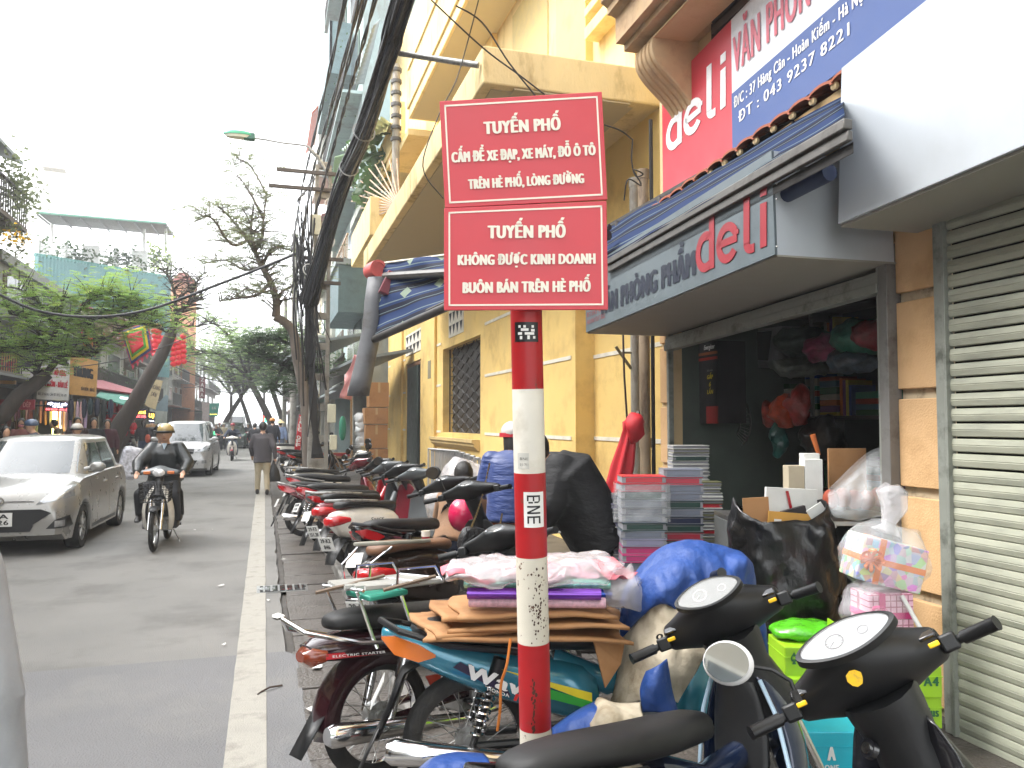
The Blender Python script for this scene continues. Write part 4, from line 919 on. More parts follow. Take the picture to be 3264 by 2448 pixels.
            # enclosing rear fender
            m = MB(); rings = []
            for i in range(11):
                a = radians(-28+i*12.5); rr = R_+.045; c = V((-sin(a)*rr, 0, R_+cos(a)*rr)); nn = V((-sin(a), 0, cos(a)))
                rings.append([c+V((0, y_*.07, 0))-nn*dp for y_, dp in ((-1, .09), (-.95, .02), (0, 0), (.95, .02), (1, .09))])
            m.loft(rings, closed=False); m.v[-5:]; B(m, 'rear_fender', body, thick=.004)
            m = MB(); m.add([V((-.30, .06, .36)), V((-.30, -.06, .36)), V((-.42, -.055, .2)), V((-.42, .055, .2))], [(0, 1, 2, 3)]); B(m, 'mud_flap', m_black, thick=.006)
            if o.get('plate', 1): plate(root, (-.38, 0, .5), .17, .12, radians(25), None)
        else:
            m = MB(); m.loft([rg(-.38, .76, .71, .03), rg(-.35, .775, .67, .06), rg(-.26, .76, .62, .085), rg(-.08, .71, .53, .12), rg(.15, .655, .44, .135), rg(.4, .62, .36, .13), rg(.58, .56, .32, .1)]); B(m, 'tail_body', body, sub=1)
            for s in (-1, 1):
                m = MB(); m.loft([[V((x_, s*(w_+.01), z_)) for z_ in (za, zb_)]+[V((x_, s*(w_-.03), z_)) for z_ in (zb_, za)] for x_, w_, za, zb_ in ((-.375, .045, .73, .72), (-.32, .078, .735, .66), (-.22, .098, .70, .63), (-.15, .11, .66, .65))]); B(m, 'indicator', o.get('ind', m_red), smooth=60)
            m = MB(); m.tube([(-.18, 0, .64), (-.28, 0, .58), (-.33, 0, .45), (-.39, 0, .32)], [.07, .07, .06, .055], 8, flat=.25); B(m, 'rear_fender', m_black)
            m = MB(); m.add([V((-.38, .06, .36)), V((-.38, -.06, .36)), V((-.47, -.055, .17)), V((-.47, .055, .17))], [(0, 1, 2, 3)]); B(m, 'mud_flap', m_black, thick=.006)
            if o.get('plate', 1): plate(root, (-.39, 0, .5), .17, .12, radians(25), o['plate'] if isinstance(o.get('plate'), tuple) else None)
        m = MB(); m.loft([rg(-.26, .775, .72, .06), rg(-.2, .80, .71, .1), rg(-.02, .80, .69, .13), rg(.2, .775, .66, .135), rg(.42, .76, .64, .12), rg(.58, .755, .64, .09), rg(.66, .72, .63, .05)]); B(m, 'seat', seat, sub=1)
        if o.get('rail', 1): m = MB(); m.tube([(.2, .13, .66), (-.1, .145, .70), (-.3, .12, .76), (-.38, 0, .79), (-.3, -.12, .76), (-.1, -.145, .70), (.2, -.13, .66)], .014, 8); B(m, 'grab_rail', o.get('railm', m_black))
        # shocks
        for s in (-1, 1):
            a, b = V((0, s*.115, R_)), V((.12, s*.13, .64)); m = MB()
            if kind == 'dream':
                m.cyl(a, a*.45+b*.55, .02, .026, 12); m.cyl(a*.5+b*.5, b, .032, .036, 12); B(m, 'shock_absorber', m_chrome)
            else:
                m.cyl(a, b, .014, n=8); m.cyl(a*.3+b*.7, b, .03, n=10); q = B(m, 'shock_absorber', m_black)
                m = MB(); coil(m, a*.85+b*.15, a*.25+b*.75, .027, .0055, 8); m.build('spring', m_chrome, q, local=True)
        m = MB(); m.tube([(0, .1, R_), (.5, .1, .3)], .035, 8, flat=.5); m.tube([(0, -.1, R_), (.5, -.1, .3)], .018, 8); B(m, 'swingarm', m_black if kind != 'dream' else body)
        m = MB(); m.tube([(.62, -.12, .2), (.4, -.14, .2), (.22, -.15, .23), (.18, -.152, .235), (-.32, -.165, .3), (-.35, -.165, .305)], [.014, .016, .024, .04, .052, .035], 18); B(m, 'exhaust', m_chrome)
        m = MB(); m.box((.55, 0, .3), (.26, .2, .18)); m.cyl((.6, 0, .33), (.86, 0, .38), .06, n=12); m.cyl((.55, -.1, .29), (.55, -.15, .29), .085, n=18); B(m, 'engine', m_alu, bevel=.015)
        m = MB(); m.tube([(.95, 0, .72), (.85, 0, .55), (.6, 0, .5), (.35, 0, .6)], [.045, .05, .06, .06], 10); B(m, 'frame_cover', body)
        for s in (-1, 1):
            m = MB(); rings = []
            for z_, xa, xb, w_ in ((.22, .80, .86, .17), (.35, .80, .96, .2), (.5, .84, 1.04, .205), (.65, .86, 1.05, .18), (.78, .86, .98, .12), (.86, .86, .93, .06)):
                rings.append([V((xa, s*w_, z_)), V(((xa+xb)/2, s*(w_+.012), z_)), V((xb, s*(w_-.05), z_)), V((xb-.012, s*(w_-.065), z_)), V((xa, s*(w_-.014), z_))])
            m.loft(rings); B(m, 'leg_shield', o.get('shield', body), sub=1, fix=True)
        m = MB(); m.tube([(.45, -.17, .27), (.45, .17, .27)], .01, 8)
        for s in (-1, 1): m.cyl((.45, s*.14, .27), (.45, s*.24, .27), .018, n=8)
        B(m, 'foot_peg', m_black)
    m = MB(); m.tube([(.4, .1, .25), (.33, .2, .03), (.36, .21, .0)], .009, 6); B(m, 'side_stand', m_steel)
    for c in root.children:
        if c.get('kind') == '': del c['kind']
    return root, T, bt, (lambda m, nm, mt, **k: m.build(nm, mt, root, local=True, **k))
def at_bar(px, py, Dp, head, lean, kind='cub', bh=1.02, scale=1):
    """ground position that puts the handlebar centre on that sight line"""
    P = PD(px, py, Dp); bx = 0; R_ = .245 if kind == 'scooter' else .285; WB = 1.25 if kind == 'scooter' else 1.22
    loc = V((WB-tan(radians(27))*(bh-R_)-.03, 0, bh))*scale
    Rm = Matrix.Rotation(radians(head), 3, 'Z')@Matrix.Rotation(radians(lean), 3, 'X'); q = P-Rm@loc
    print('bike root', [round(x, 2) for x in q]); return (q.x, q.y, q.z)
m_teal = M('teal metallic paint', srgb('#2f7f97'), .25, .25, var=.04, coat=.7)
m_brown = M('dark bronze paint', srgb('#2e2119'), .25, .4, var=.05, coat=.7)
m_maroon = M('dark maroon paint', srgb('#2c1016'), .2, .2, coat=.8)
m_dred2 = M('dark red paint', srgb('#6a1824'), .22, .2, coat=.8)
m_redp = M('red paint', srgb('#a31c2a'), .25, .1, coat=.7)
m_cream2 = M('pearl white paint', srgb('#d6d1c6'), .25, .05, coat=.7)
m_navyp = M('deep navy paint', srgb('#101f3a'), .2, .2, coat=.8)
m_greyp = M('grey plastic', srgb('#54585a'), .4, .1)
m_tan = M('tan vinyl', srgb('#6e4e38'), .5, bump=.2, bscale=500)
PX_ = {}
# --- C: teal underbone ---
hC = -10
teal, T, bt, B = bike('teal motorbike with flattened cardboard stacked on its seat behind the sign pole', 'cub', (*PZ(1483, 2383+0, .28+.1).xy, .09), hC, -5, 35, m_teal, plate=1, neck=m_teal, cover=m_black, mirrors=0, railm=m_black, ind=m_orange, barh=.9)
teal.location = (.85, 3.34, .07)
for s in (-1,):
    y0 = s*.1475
    def dec(pts, mat, off=0, nm='decal'):
        m = MB(); m.add([V((x, -.155-.0005*off+max(0, -.1-x)*.14+max(0,x-.35)*.03, z)) for x, z in pts], [tuple(range(len(pts)))]); return m.build(nm, mat, teal, local=True, smooth=0, thick=.003)
    dec([(-.08, .615), (.16, .49), (.14, .53), (-.05, .635)], H('dark purple decal', '#241a3a'))
    dec([(.12, .60), (.3, .53), (.5, .45), (.5, .49)], H('yellow decal', '#d8c41e'), 1)
    dec([(.2, .5), (.34, .47), (.58, .40), (.5, .455), (.3, .52)], H('green decal', '#23932c'), 2)
    m = MB(); text(m, 'Wave', (-.03, -.165, .575), (.25, -.165, .475), .06, (0, 0, 1), .03, None, .35); m.build('lettering', m_white, teal, local=True, smooth=0)
    m = MB(); text(m, 'HONDA', (.06, -.166, .522), (.15, -.166, .49), .014, (0, 0, 1), .01); m.build('lettering', m_white, teal, local=True, smooth=0)
    m = MB(); text(m, '110', (.17, -.167, .478), (.27, -.167, .446), .03, (0, 0, 1), .03, None, .4); m.build('lettering', H('red decal print', '#c8261c'), teal, local=True, smooth=0)
# basket inside front
# --- D: maroon commuter with rack ---
dream, T, bt, B = bike('old maroon motorbike with a wide chrome luggage rack over its seat', 'dream', (.54, 3.86, .03), 24, -5, 25, m_maroon, mirrors=0, rail=0, cover=m_black, plate=0)
m = MB(); m.tube([(.12, .14, .62), (-.15, .13, .66), (-.4, .09, .74), (-.46, 0, .8), (-.4, -.09, .74), (-.15, -.13, .66), (.12, -.14, .62)], .012, 8); B(m, 'grab_rail', m_chrome)
for k in range(7):
    m = MB(); y_ = -.17+k*.057; m.tube([(-.2+abs(k-3)*.02, y_, .905), (.1, y_, .89), (.3, y_, .885)], .009, 6, flat=1.6); B(m, 'rack_bar', H('pale rack paint', '#a8a8a4', rough=.4))
for x_ in (-.16, 0, .14, .28):
    m = MB(); m.tube([(x_, -.19, .895), (x_, .19, .895)], .008, 6); B(m, 'rack_crossbar', m_chrome)
for x_, y_ in ((-.12, -.15), (-.12, .15), (.1, -.15), (.1, .15)):
    m = MB(); m.tube([(x_-.05, y_, .89), (x_+.03, y_*.9, .68), (x_+.06, y_*.85, .62)], .009, 6); B(m, 'rack_stay', m_chrome)
m = MB(); m.tube([(.02, -.19, .9), (.03, -.19, .97), (.24, -.19, .96), (.28, -.19, .89)], .007, 6); m.tube([(.02, .19, .9), (.03, .19, .97), (.24, .19, .96), (.28, .19, .89)], .007, 6); B(m, 'rack_side_hoop', m_chrome)
m = MB(); text(m, 'ELECTRIC STARTER', (-.27, -.09, .61), (-.02, -.13, .59), .011, (0, 0, 1), .01); m.build('lettering', m_white, dream, local=True, smooth=0)
m = MB(); text(m, 'Dream II', (.28, -.135, .40), (.55, -.135, .38), .035, (0, 0, 1), .02, None, .3); m.build('lettering', m_white, dream, local=True, smooth=0)
m = MB(); m.prism([(.2, -.125, .44), (.6, -.125, .42), (.62, -.125, .34), (.24, -.125, .36)], (0, -.008, 0)); m.build('side_cover_decal', H('red gold decal', '#a2321e'), dream, local=True, smooth=0)
wd = M('weathered wood strip', (.13, .09, .06), .8)
for i, (xa, ya, xb, yb) in enumerate([(-.34, .02, .12, .13), (-.12, -.19, .26, -.1)]):
    a = Matrix.Rotation(radians(28), 4, 'Z')@V((xa, ya, 0)); b = Matrix.Rotation(radians(28), 4, 'Z')@V((xb, yb, 0)); o = V(dream.location)+V((0, 0, .91+.01*i)); sl = MB(); sl.slab(o+a, o+b, o+b+V((0, .035, 0)), o+a+V((0, .035, 0)), .01)
    tag(sl.build('wooden_slat', wd, smooth=0), ['long brown wooden slat lying across the chrome rack', 'shorter brown wooden slat lying on the near edge of the rack'][i], 'slat')
m = MB(); m.box(V(dream.location)+V((-.02, -.02, .868)), (.22, .2, .025), Matrix.Rotation(.49, 3, 'Z')); tag(m.build('green_tray', H('green plastic', '#2f8f7a', rough=.4), bevel=.008), 'flat green plastic tray under the chrome rack', 'tray')
# --- E: bronze scooter, black front ---
lead, T, bt, B = bike('bronze brown scooter with tan seat, red tail light and black handlebars', 'scooter', (.98, 5.42, .09), 40, -6, 12, m_brown, cover=m_black, shield=m_black, seat=m_tan, rail=H('pale grab rail', '#8c8a7e', rough=.4), mirrors=2, barh=1.08)
m = MB(); text(m, 'LEAD', (.0, -.188, .50), (.2, -.19, .5), .03, (0, 0, 1), .02, None, .5); m.build('lettering', m_chrome, lead, local=True, smooth=0)
m = MB(); m.tube([(-.30, -.15, .8), (-.47, -.12, .72), (-.5, -.1, .5), (-.47, .1, .5), (-.5, .1, .72), (-.3, .15, .8)], .009, 6); B(m, 'tail_guard', m_chrome)
# --- G: white scooter ---
spac, T, bt, B = bike('pearl white scooter with silver rack and dark red tail lamp', 'scooter', (1.0, 8.25, .1), 36, -6, 10, m_cream2, cover=m_greyp, shield=m_greyp, low=m_cream2, rail=m_alu, mirrors=0, plate=('29-K2', '846'))
m = MB(); text(m, 'Spacy', (-.05, -.188, .6), (.12, -.19, .6), .035, (0, 0, 1), .01, None, .4); m.build('lettering', m_inkblk, spac, local=True, smooth=0)
bike('black motorbike squeezed between the bronze and the white scooter', 'cub', (1.05, 6.75, .1), 38, -7, 20, m_blackg, cover=m_black, mirrors=0, mag=1)
bike('dark red scooter just beyond the pearl white one', 'scooter', (.95, 9.15, .1), 32, -7, 20, m_dred2, cover=m_black, mirrors=2, rail=m_alu, plate=('29-F3', '551.20'))
bike('grey motorbike with spoked wheel and grey handlebar shroud beside the white scooter', 'cub', (.86, 9.9, .1), 28, -7, 20, m_greyp, cover=m_greyp, mirrors=0, railm=m_alu)
bike('red motorbike with black seat between the grey and dark red ones', 'cub', (.8, 10.9, .1), 20, -7, 20, m_redp, cover=m_black, mirrors=0, mag=1, plate=('30-H8', '1120'))
bike('dark red motorbike with silver grab rail overhanging the kerb', 'cub', (.58, 12.05, .05), 8, -7, 30, m_dred2, cover=m_dred2, mag=1, railm=m_alu)
bike('black and silver motorbike behind the dark red one', 'cub', (.72, 13.1, .1), 8, -7, 25, m_blackg, cover=m_black, mag=1, railm=m_alu, fender=m_alu)
bike('white tailed scooter farthest in the near row, by the lattice pole', 'scooter', (.85, 14.2, .1), 10, -6, 15, m_cream2, cover=m_cream2, rail=m_alu)
bike('small black motorbike standing before the television carton', 'cub', (.95, 22.5, .1), 25, -7, 20, m_blackg, det=0, mag=1)
bike('dark motorbike just behind the small black one by the carton', 'cub', (.75, 25.5, .1), 20, -7, 20, m_dred2, det=0)
bike('white scooter parked under the tree past the walking man', 'scooter', (.8, 31, .1), 15, -7, 20, m_cream2, det=0)
def Lw(root, p):
    Mx = Matrix.Translation(root.location)@root.rotation_euler.to_matrix().to_4x4()@Matrix.Diagonal((*root.scale, 1)); return Mx.inverted()@V(p)
m_ydial = M('grey dial face', (.09, .095, .09), .35)
# --- B: navy bike, its seat across the foot of the picture ---
nav, T, bt, B = bike('navy motorbike with long black seat and black bars, second nearest the camera', 'cub', (.946, 2.2, -.02), 21.4, -10, 37.9, m_navyp, cover=m_black, neck=m_black, mirrors=0, shield=m_navyp, big=(.118, .06), dialm=m_ydial, markm=m_white, scale=.981, low=m_black)
def inner_shield(root, slots, trim):
    m = MB(); rings = []
    for z_, x_, w_ in ((.3, .74, .1), (.45, .80, .12), (.6, .835, .13), (.75, .85, .105), (.84, .85, .07)):
        rings.append([V((x_-.03*(1-abs(u)), u*w_, z_)) for u in (-1, -.6, 0, .6, 1)]+[V((x_+.03, u*w_, z_)) for u in (1, 0, -1)])
    m.loft(rings); q = m.build('inner_shield', m_black, root, local=True, sub=1)
    for k in range(slots): m = MB(); m.box((.786+.012*k, 0, .52+.03*k), (.012, .09, .01), Matrix.Rotation(-.25, 3, 'Y')); m.build('slot', m_dark, root, local=True)
    if trim:
        for s in (-1, 1):
            m = MB(); m.tube([(.78, s*.185, .2), (.79, s*.2, .35), (.83, s*.2, .5), (.85, s*.165, .68), (.86, s*.11, .8)], .008, 6); m.build('shield_trim', H('pale blue trim', '#9fb6c8', rough=.3), root, local=True)
inner_shield(nav, 2, True)
# --- A: scooter nearest the camera, only bars and front in view ---
blk, T, bt, B = bike('black scooter nearest the camera with wide bars and a yellow sticker', 'scooter', (.827, 1.492, .06), 5, -13.6, 50.2, m_blackg, cover=m_black, neck=m_black, mirrors=0, shield=m_blackg, barh=1.09, big=(.135, .062), scale=.91, low=m_black, rail=m_black, shz=1.16)
inner_shield(blk, 0, False)
m = MB(); c = bt+V((-.152, .03, -.0)); m.add([c+V((.0-.25*0, .022*cos(t)*(1+.1*sin(3*t)), .022*sin(t)))+V((.25*.022*sin(t)*-1, 0, 0)) for t in [2*pi*i/9 for i in range(9)]], [tuple(range(9))]); m.xf(T); B(m, 'sticker', H('yellow sticker', '#d9ab18', rough=.5, dirt=srgb('#a58a3a'), dscale=60), smooth=0, thick=.002)
m = MB(); c = V((.79, -.02, .90)); m.cyl(c+V((-.03, 0, 0)), c+V((-.045, 0, .008)), .028, .026, 20); q = B(m, 'lock_surround', m_blackg)
m = MB(); m.cyl(c+V((-.045, 0, .008)), c+V((-.05, 0, .01)), .016, .016, 16); B(m, 'key_lock', m_chrome)
# its mirror, swung round to face the camera
pm = PD(2318, 2112, 1.95); pj = PD(2545, 2235, 1.92)
fc = (CAM-pm).normalized(); up_ = V((0, 0, 1)); fc = (fc+V((-.25, 0, .12))).normalized(); rr_ = up_.cross(fc).normalized(); uu = fc.cross(rr_)
m = MB(); m.tube([Lw(blk, p) for p in (pj, PD(2520, 2170, 1.93), PD(2460, 2135, 1.96), pm-fc*.02)], .006, 8); m.build('mirror_stalk', m_black, blk, local=True)
m = MB(); m.cyl(Lw(blk, pj), Lw(blk, PD(2530, 2200, 1.925)), .012, .008, 10); m.build('stalk_boot', m_rubber, blk, local=True)
R3 = Matrix((rr_, uu, fc)).transposed(); m = MB(); m.ell(pm-fc*.012, (.062, .053, .026), 28, 10, R3); m.v = [tuple(Lw(blk, p)) for p in m.v]; m.build('mirror', H('silver mirror rim', '#cfcfd0', rough=.25), blk, local=True, label='round chrome mirror facing the camera')
m = MB(); m.add([pm+fc*.0135+rr_*(cos(a)*.054)+uu*(sin(a)*.046) for a in [2*pi*i/32 for i in range(32)]], [tuple(range(32))]); m.v = [tuple(Lw(blk, p)) for p in m.v]; m.build('mirror_glass', m_mirr, blk, local=True, smooth=0)
# ================= LATTICE POLE, CABLES, LAMP =================
m_conc = M('weathered concrete', (.27, .255, .225), .85, var=.12, scale=5, bump=.8, bscale=50, dirt=(.12, .105, .09), dscale=4)
YP = 17.0
def vpole(name, label, sxb, syb_z, sxt, Y, ztop, w0, w1, holes=True):
    b = PY(sxb, 1400, Y); r = thing(name, label, 'utility pole', (b.x, b.y, .1)); t = PY(sxt, 600, Y)
    top = V((t.x, Y, ztop)); base = V((b.x, Y, .1)); n = int((ztop-.1)/.62)
    for s in (-1, 1):
        m = MB(); a = base+V((s*w0/2, 0, 0)); c = top+V((s*w1/2, 0, 0)); m.hexa([a+V((-.04, -.08, 0)), a+V((.04, -.08, 0)), c+V((.035, -.07, 0)), c+V((-.035, -.07, 0))], [a+V((-.04, .08, 0)), a+V((.04, .08, 0)), c+V((.035, .07, 0)), c+V((-.035, .07, 0))]); m.build('pole_leg', m_conc, r, smooth=0, bevel=.008, fix=True)
    for k in range(n+1):
        t_ = k/n; c = base*(1-t_)+top*t_; w_ = w0*(1-t_)+w1*t_; m = MB(); m.box(c+V((0, 0, 0)), (w_-.05, .13, .14+(.3 if k < 2 else 0))); m.build('pole_rung', m_conc, r, smooth=0, bevel=.006)
    return r, base, top
pole, pb_, pt_ = vpole('lattice_pole', 'concrete lattice utility pole hung with cable tangles beside the kerb', 1012, 0, 1031, YP, 7.1, .34, .26)
for z, w_, sx in ((6.9, 1.3, 968), (6.55, 1.5, 960), (5.1, .9, 1010), (4.6, .8, 1010)):
    c = PY(sx, 600, YP); m = MB(); m.box((c.x+.1, YP-.12, z), (w_, .07, .07)); m.build('crossarm', H('rusty crossarm', '#4a4038'), pole, bevel=.004)
for sx, sy, w_, h in ((1005, 718, .22, .42), (1057, 1318, .16, .38), (1062, 1410, .14, .3)):
    c = PY(sx, sy, YP-.22); m = MB(); m.box(c, (w_, .16, h)); m.build('meter_box', H('cream meter box', '#b9b6a0', rough=.5), pole, bevel=.01)
m_cab = M('black cable', (.012, .012, .014), .55)
m_cab2 = M('dark blue cable sheath', (.022, .025, .036), .5)
# thick bundle to the top of the picture
rnd.seed(11)
bund = thing('cable_bundle', 'thick bundle of black telephone cables rising to the top of the picture', 'cable bundle', (1.2, 10, 5.3))
E0 = PY(985, 965, YP-.4); E1 = PX(1160, 420, 1.26); E2 = PX(1238, 170, 1.25); E3 = PX(1290, -20, 1.25); E4 = V((1.25, 1.5, E3.z+.1))
def spl(P_, n=8):
    q = []
    for i in range(len(P_)-1):
        p0 = P_[max(0, i-1)]; p1 = P_[i]; p2 = P_[i+1]; p3 = P_[min(len(P_)-1, i+2)]
        for k in range(n):
            t = k/n; q.append(.5*((2*p1)+(p2-p0)*t+(2*p0-5*p1+4*p2-p3)*t*t+(3*p1-p0-3*p2+p3)*t**3))
    return q+[P_[-1]]
for i in range(46):
    a = rnd.uniform(0, 2*pi); R_ = .10*sqrt(rnd.random()); ex = .03*rnd.gauss(0, 1); pts = []
    for k, P_ in enumerate((E0, PX(1085, 610, 1.25), E1, E2, E3, E4)):
        j = .02; pts.append(P_+V((cos(a+.5*k)*R_*(1 if k else 1.7)+rnd.gauss(0, j), rnd.gauss(0, .1), sin(a+.5*k)*R_*(1.0)+rnd.gauss(0, j))))
    m = MB(); m.tube(spl(pts, 6), rnd.choice((.012, .016, .02, .026)), 6); m.build('cable', rnd.choice((m_cab, m_cab, m_cab2)), bund, smooth=180)
for P_ in (E1, PX(1112, 535, 1.25), PX(1068, 650, 1.25)):
    m = MB(); m.ring(P_, (E1-E0).normalized(), .15, [(-.008, -.008), (.008, -.008), (.008, .008), (-.008, .008)], 20); m.build('tie', H('grey tie band', '#8c8c8a', rough=.5), bund)
# four twisted power lines
for i, (xt, X_, xb, yb) in enumerate([(1102, .98, 930, 800), (1150, 1.12, 962, 812), (1166, 1.2, 950, 640), (1198, 1.32, 1000, 700)]):
    top = PX(xt, -10, X_); e = V((X_, 1, top.z+.05)); mid = PY(xb+(xt-xb)*.35, 560, YP-3) if i < 2 else None
    endp = PY(xb, yb, YP-.1); kp = PX({0: 965, 1: 995, 2: 1010, 3: 1085}[i], {0: 590, 1: 560, 2: 540, 3: 390}[i], X_)
    th = thing('power_line', ['leftmost twisted power line above the street', 'second twisted power line from the left', 'third twisted power line, close to the second', 'twisted power line nearest the thick bundle'][i], 'power line', kp, 'twisted power lines')
    base_ = spl([e, top, kp, endp], 14)
    for s in (0, pi):
        m = MB(); m.tube([p+V((cos(s+j*1.3)*.02, 0, sin(s+j*1.3)*.02)) for j, p in enumerate(base_)], .017, 6); m.build('strand', m_cab, th, smooth=180)
# hanging tangle down the pole
tg = thing('cable_tangle', 'tangle of coiled black and white cables hanging off the lattice pole', 'cable tangle', (pb_.x-.3, YP-.3, 4))
for i in range(42):
    x0 = rnd.uniform(930, 1010); y0 = rnd.uniform(560, 980); x1 = 985+rnd.gauss(0, 28); y1 = y0+rnd.uniform(200, 460)
    P_ = [PY(x0, y0, YP-.3), PY((x0+x1)/2+rnd.gauss(0, 14), (y0+y1)/2, YP-.4), PY(x1, y1, YP-.3)]
    m = MB(); m.tube(spl(P_, 6), rnd.choice((.008, .012, .018)), 5); m.build('cable', m_cab, tg, smooth=180)
for i in range(26):
    pts = [PY(985+rnd.gauss(0, 8), 960, YP-.35), PY(988+rnd.gauss(0, 7), 1100, YP-.3), PY(1002+rnd.gauss(0, 8), 1300, YP-.3), PY(1010+rnd.gauss(0, 10), 1460, YP-.3)]
    m = MB(); m.tube(spl(pts, 5), .015, 5); m.build('cable', m_cab, tg, smooth=180)
m_cabw = M('pale cable loop', (.5, .5, .48), .5)
for sx, sy, rr in ((985, 860, 18), (1040, 765, 26), (1008, 830, 14), (1052, 650, 16), (1000, 905, 12)):
    c = PY(sx, sy, YP-.5); m = MB(); m.ring(c, (.3, -1, .1), rr/F*YP, [(-.009, -.009), (.009, -.009), (.009, .009), (-.009, .009)], 24); m.build('cable_loop', m_cabw, tg)
# long wires across the street
def sag(name, label, A, B_, dip, r_, grp=None, mt=None, n=24):
    m = MB(); m.tube([A*(1-t)+B_*t-V((0, 0, dip*4*t*(1-t))) for t in [i/n for i in range(n+1)]], r_, 6); return tag(m.build(name, mt or m_cab, smooth=180), label, 'wire', grp)
G_ = 'wires sagging across the street'
wire2 = [PY(-30, 925, 20), PY(120, 990, 19.4), PY(300, 1010, 18.8), PY(480, 985, 18), PY(700, 905, 17.5), PY(880, 835, 17), PY(985, 790, YP-.2)]
m = MB(); m.tube(spl(wire2, 8), .03, 6); tag(m.build('wire', m_cab, smooth=180), 'heavy black cable sagging across the street from the left edge to the lattice pole', 'wire', G_)
for i, (a, b, dp, lb) in enumerate([(((-20, 1165, 24), (670, 1040, 26), .5), 0, 0, 'dark wire under the flag, sagging across the left trees'), (((0, 930, 22), (560, 952, 26), .1), 0, 0, 'pale thin wire across the green crown'), (((560, 1170, 30), (960, 1160, 30), .6), 0, 0, 'wire crossing above the far traffic'), (((560, 1200, 34), (985, 1185, 30), .7), 0, 0, 'lower wire crossing above the far traffic'), (((600, 1130, 40), (1000, 1120, 30), .5), 0, 0, 'high wire over the far end of the street'), (((400, 1085, 30), (960, 1230, 32), .2), 0, 0, 'wire slanting down from the flag to the right trees')]):
    A, B_, dip = a; sag('wire', lb, PY(*A), PY(*B_), dip, .014 if i != 1 else .01, G_)
# street lamp
lp_ = thing('street_lamp', 'green and white street lamp on a thin curved arm over the road', 'street lamp', (pb_.x, YP, 7))
YL = 16.9; arm = [PY(1012, 500, YL), PY(985, 470, YL), PY(960, 462, YL), PY(900, 455, YL), PY(845, 445, YL), PY(805, 440, YL)]
m = MB(); m.tube(spl(arm, 6), .022, 8); m.build('arm', m_alu, lp_)
m = MB(); m.tube([PY(1050, 560, YL), PY(1012, 500, YL), PY(985, 475, YL)], .035, 8); m.build('bracket', m_alu, lp_)
c = PY(762, 432, YL)
def lens(k, dz): return [V((c.x+.3*cos(t)*k, c.y+.13*sin(t)*k, c.z+dz)) for t in [2*pi*i/20 for i in range(20)]]
m = MB(); m.loft([lens(1, 0), lens(1, .03), lens(.8, .075), lens(.3, .09)]); m.build('lamp_housing', H('green lamp housing', '#3f9a76', rough=.4), lp_, fix=True)
m = MB(); m.loft([lens(.93, 0), lens(.8, -.05), lens(.35, -.07)]); m.build('lamp_lens', H('milky lamp lens', '#cfd2c2', rough=.3), lp_, fix=True)
m = MB(); q = PY(795, 436, YL); m.box(q, (.22, .16, .14)); m.build('lamp_neck', H('dark green neck', '#2c5f50', rough=.4), lp_, bevel=.02)
# second bare lattice mast and thin poles further along
for i, (sx, Y, zt, lb) in enumerate([(933, 34, 9.5, 'slim far pole behind the right tree'), (905, 48, 9, 'slim pole farther along the right sidewalk')]):
    b = PY(sx, 1400, Y); m = MB(); m.cyl((b.x, Y, .1), (b.x, Y, zt), .14, .1, 10); tag(m.build('far_pole', m_conc), lb, 'utility pole')

# ================= TREES =================
m_bark = M('dark bark', (.055, .045, .038), .9, var=.3, scale=10, bump=1.5, bscale=25, stretch=(1, 1, .3))
m_barkl = M('grey brown bark', (.14, .115, .095), .9, var=.3, scale=8, bump=1.2, bscale=25, stretch=(1, 1, .3))
def leafmat(name, c, v=.35):
    m = M(name, c, .6, var=v, scale=1.1); t = m.node_tree; b = t.nodes['Principled BSDF']; tr = t.nodes.new('ShaderNodeBsdfTranslucent'); tr.inputs[0].default_value = (*[min(1, x*1.8) for x in c], 1)
    ms = t.nodes.new('ShaderNodeMixShader'); ms.inputs[0].default_value = .4; t.links.new(b.outputs[0], ms.inputs[1]); t.links.new(tr.outputs[0], ms.inputs[2]); t.links.new(ms.outputs[0], t.nodes['Material Output'].inputs[0]); return m
m_lf1 = leafmat('fresh green leaflets', (.22, .34, .08)); m_lf2 = leafmat('dark green leaflets', (.045, .085, .03)); m_lf3 = leafmat('olive leaflets', (.12, .14, .07)); m_lf4 = leafmat('yellow green leaflets', (.24, .32, .07))
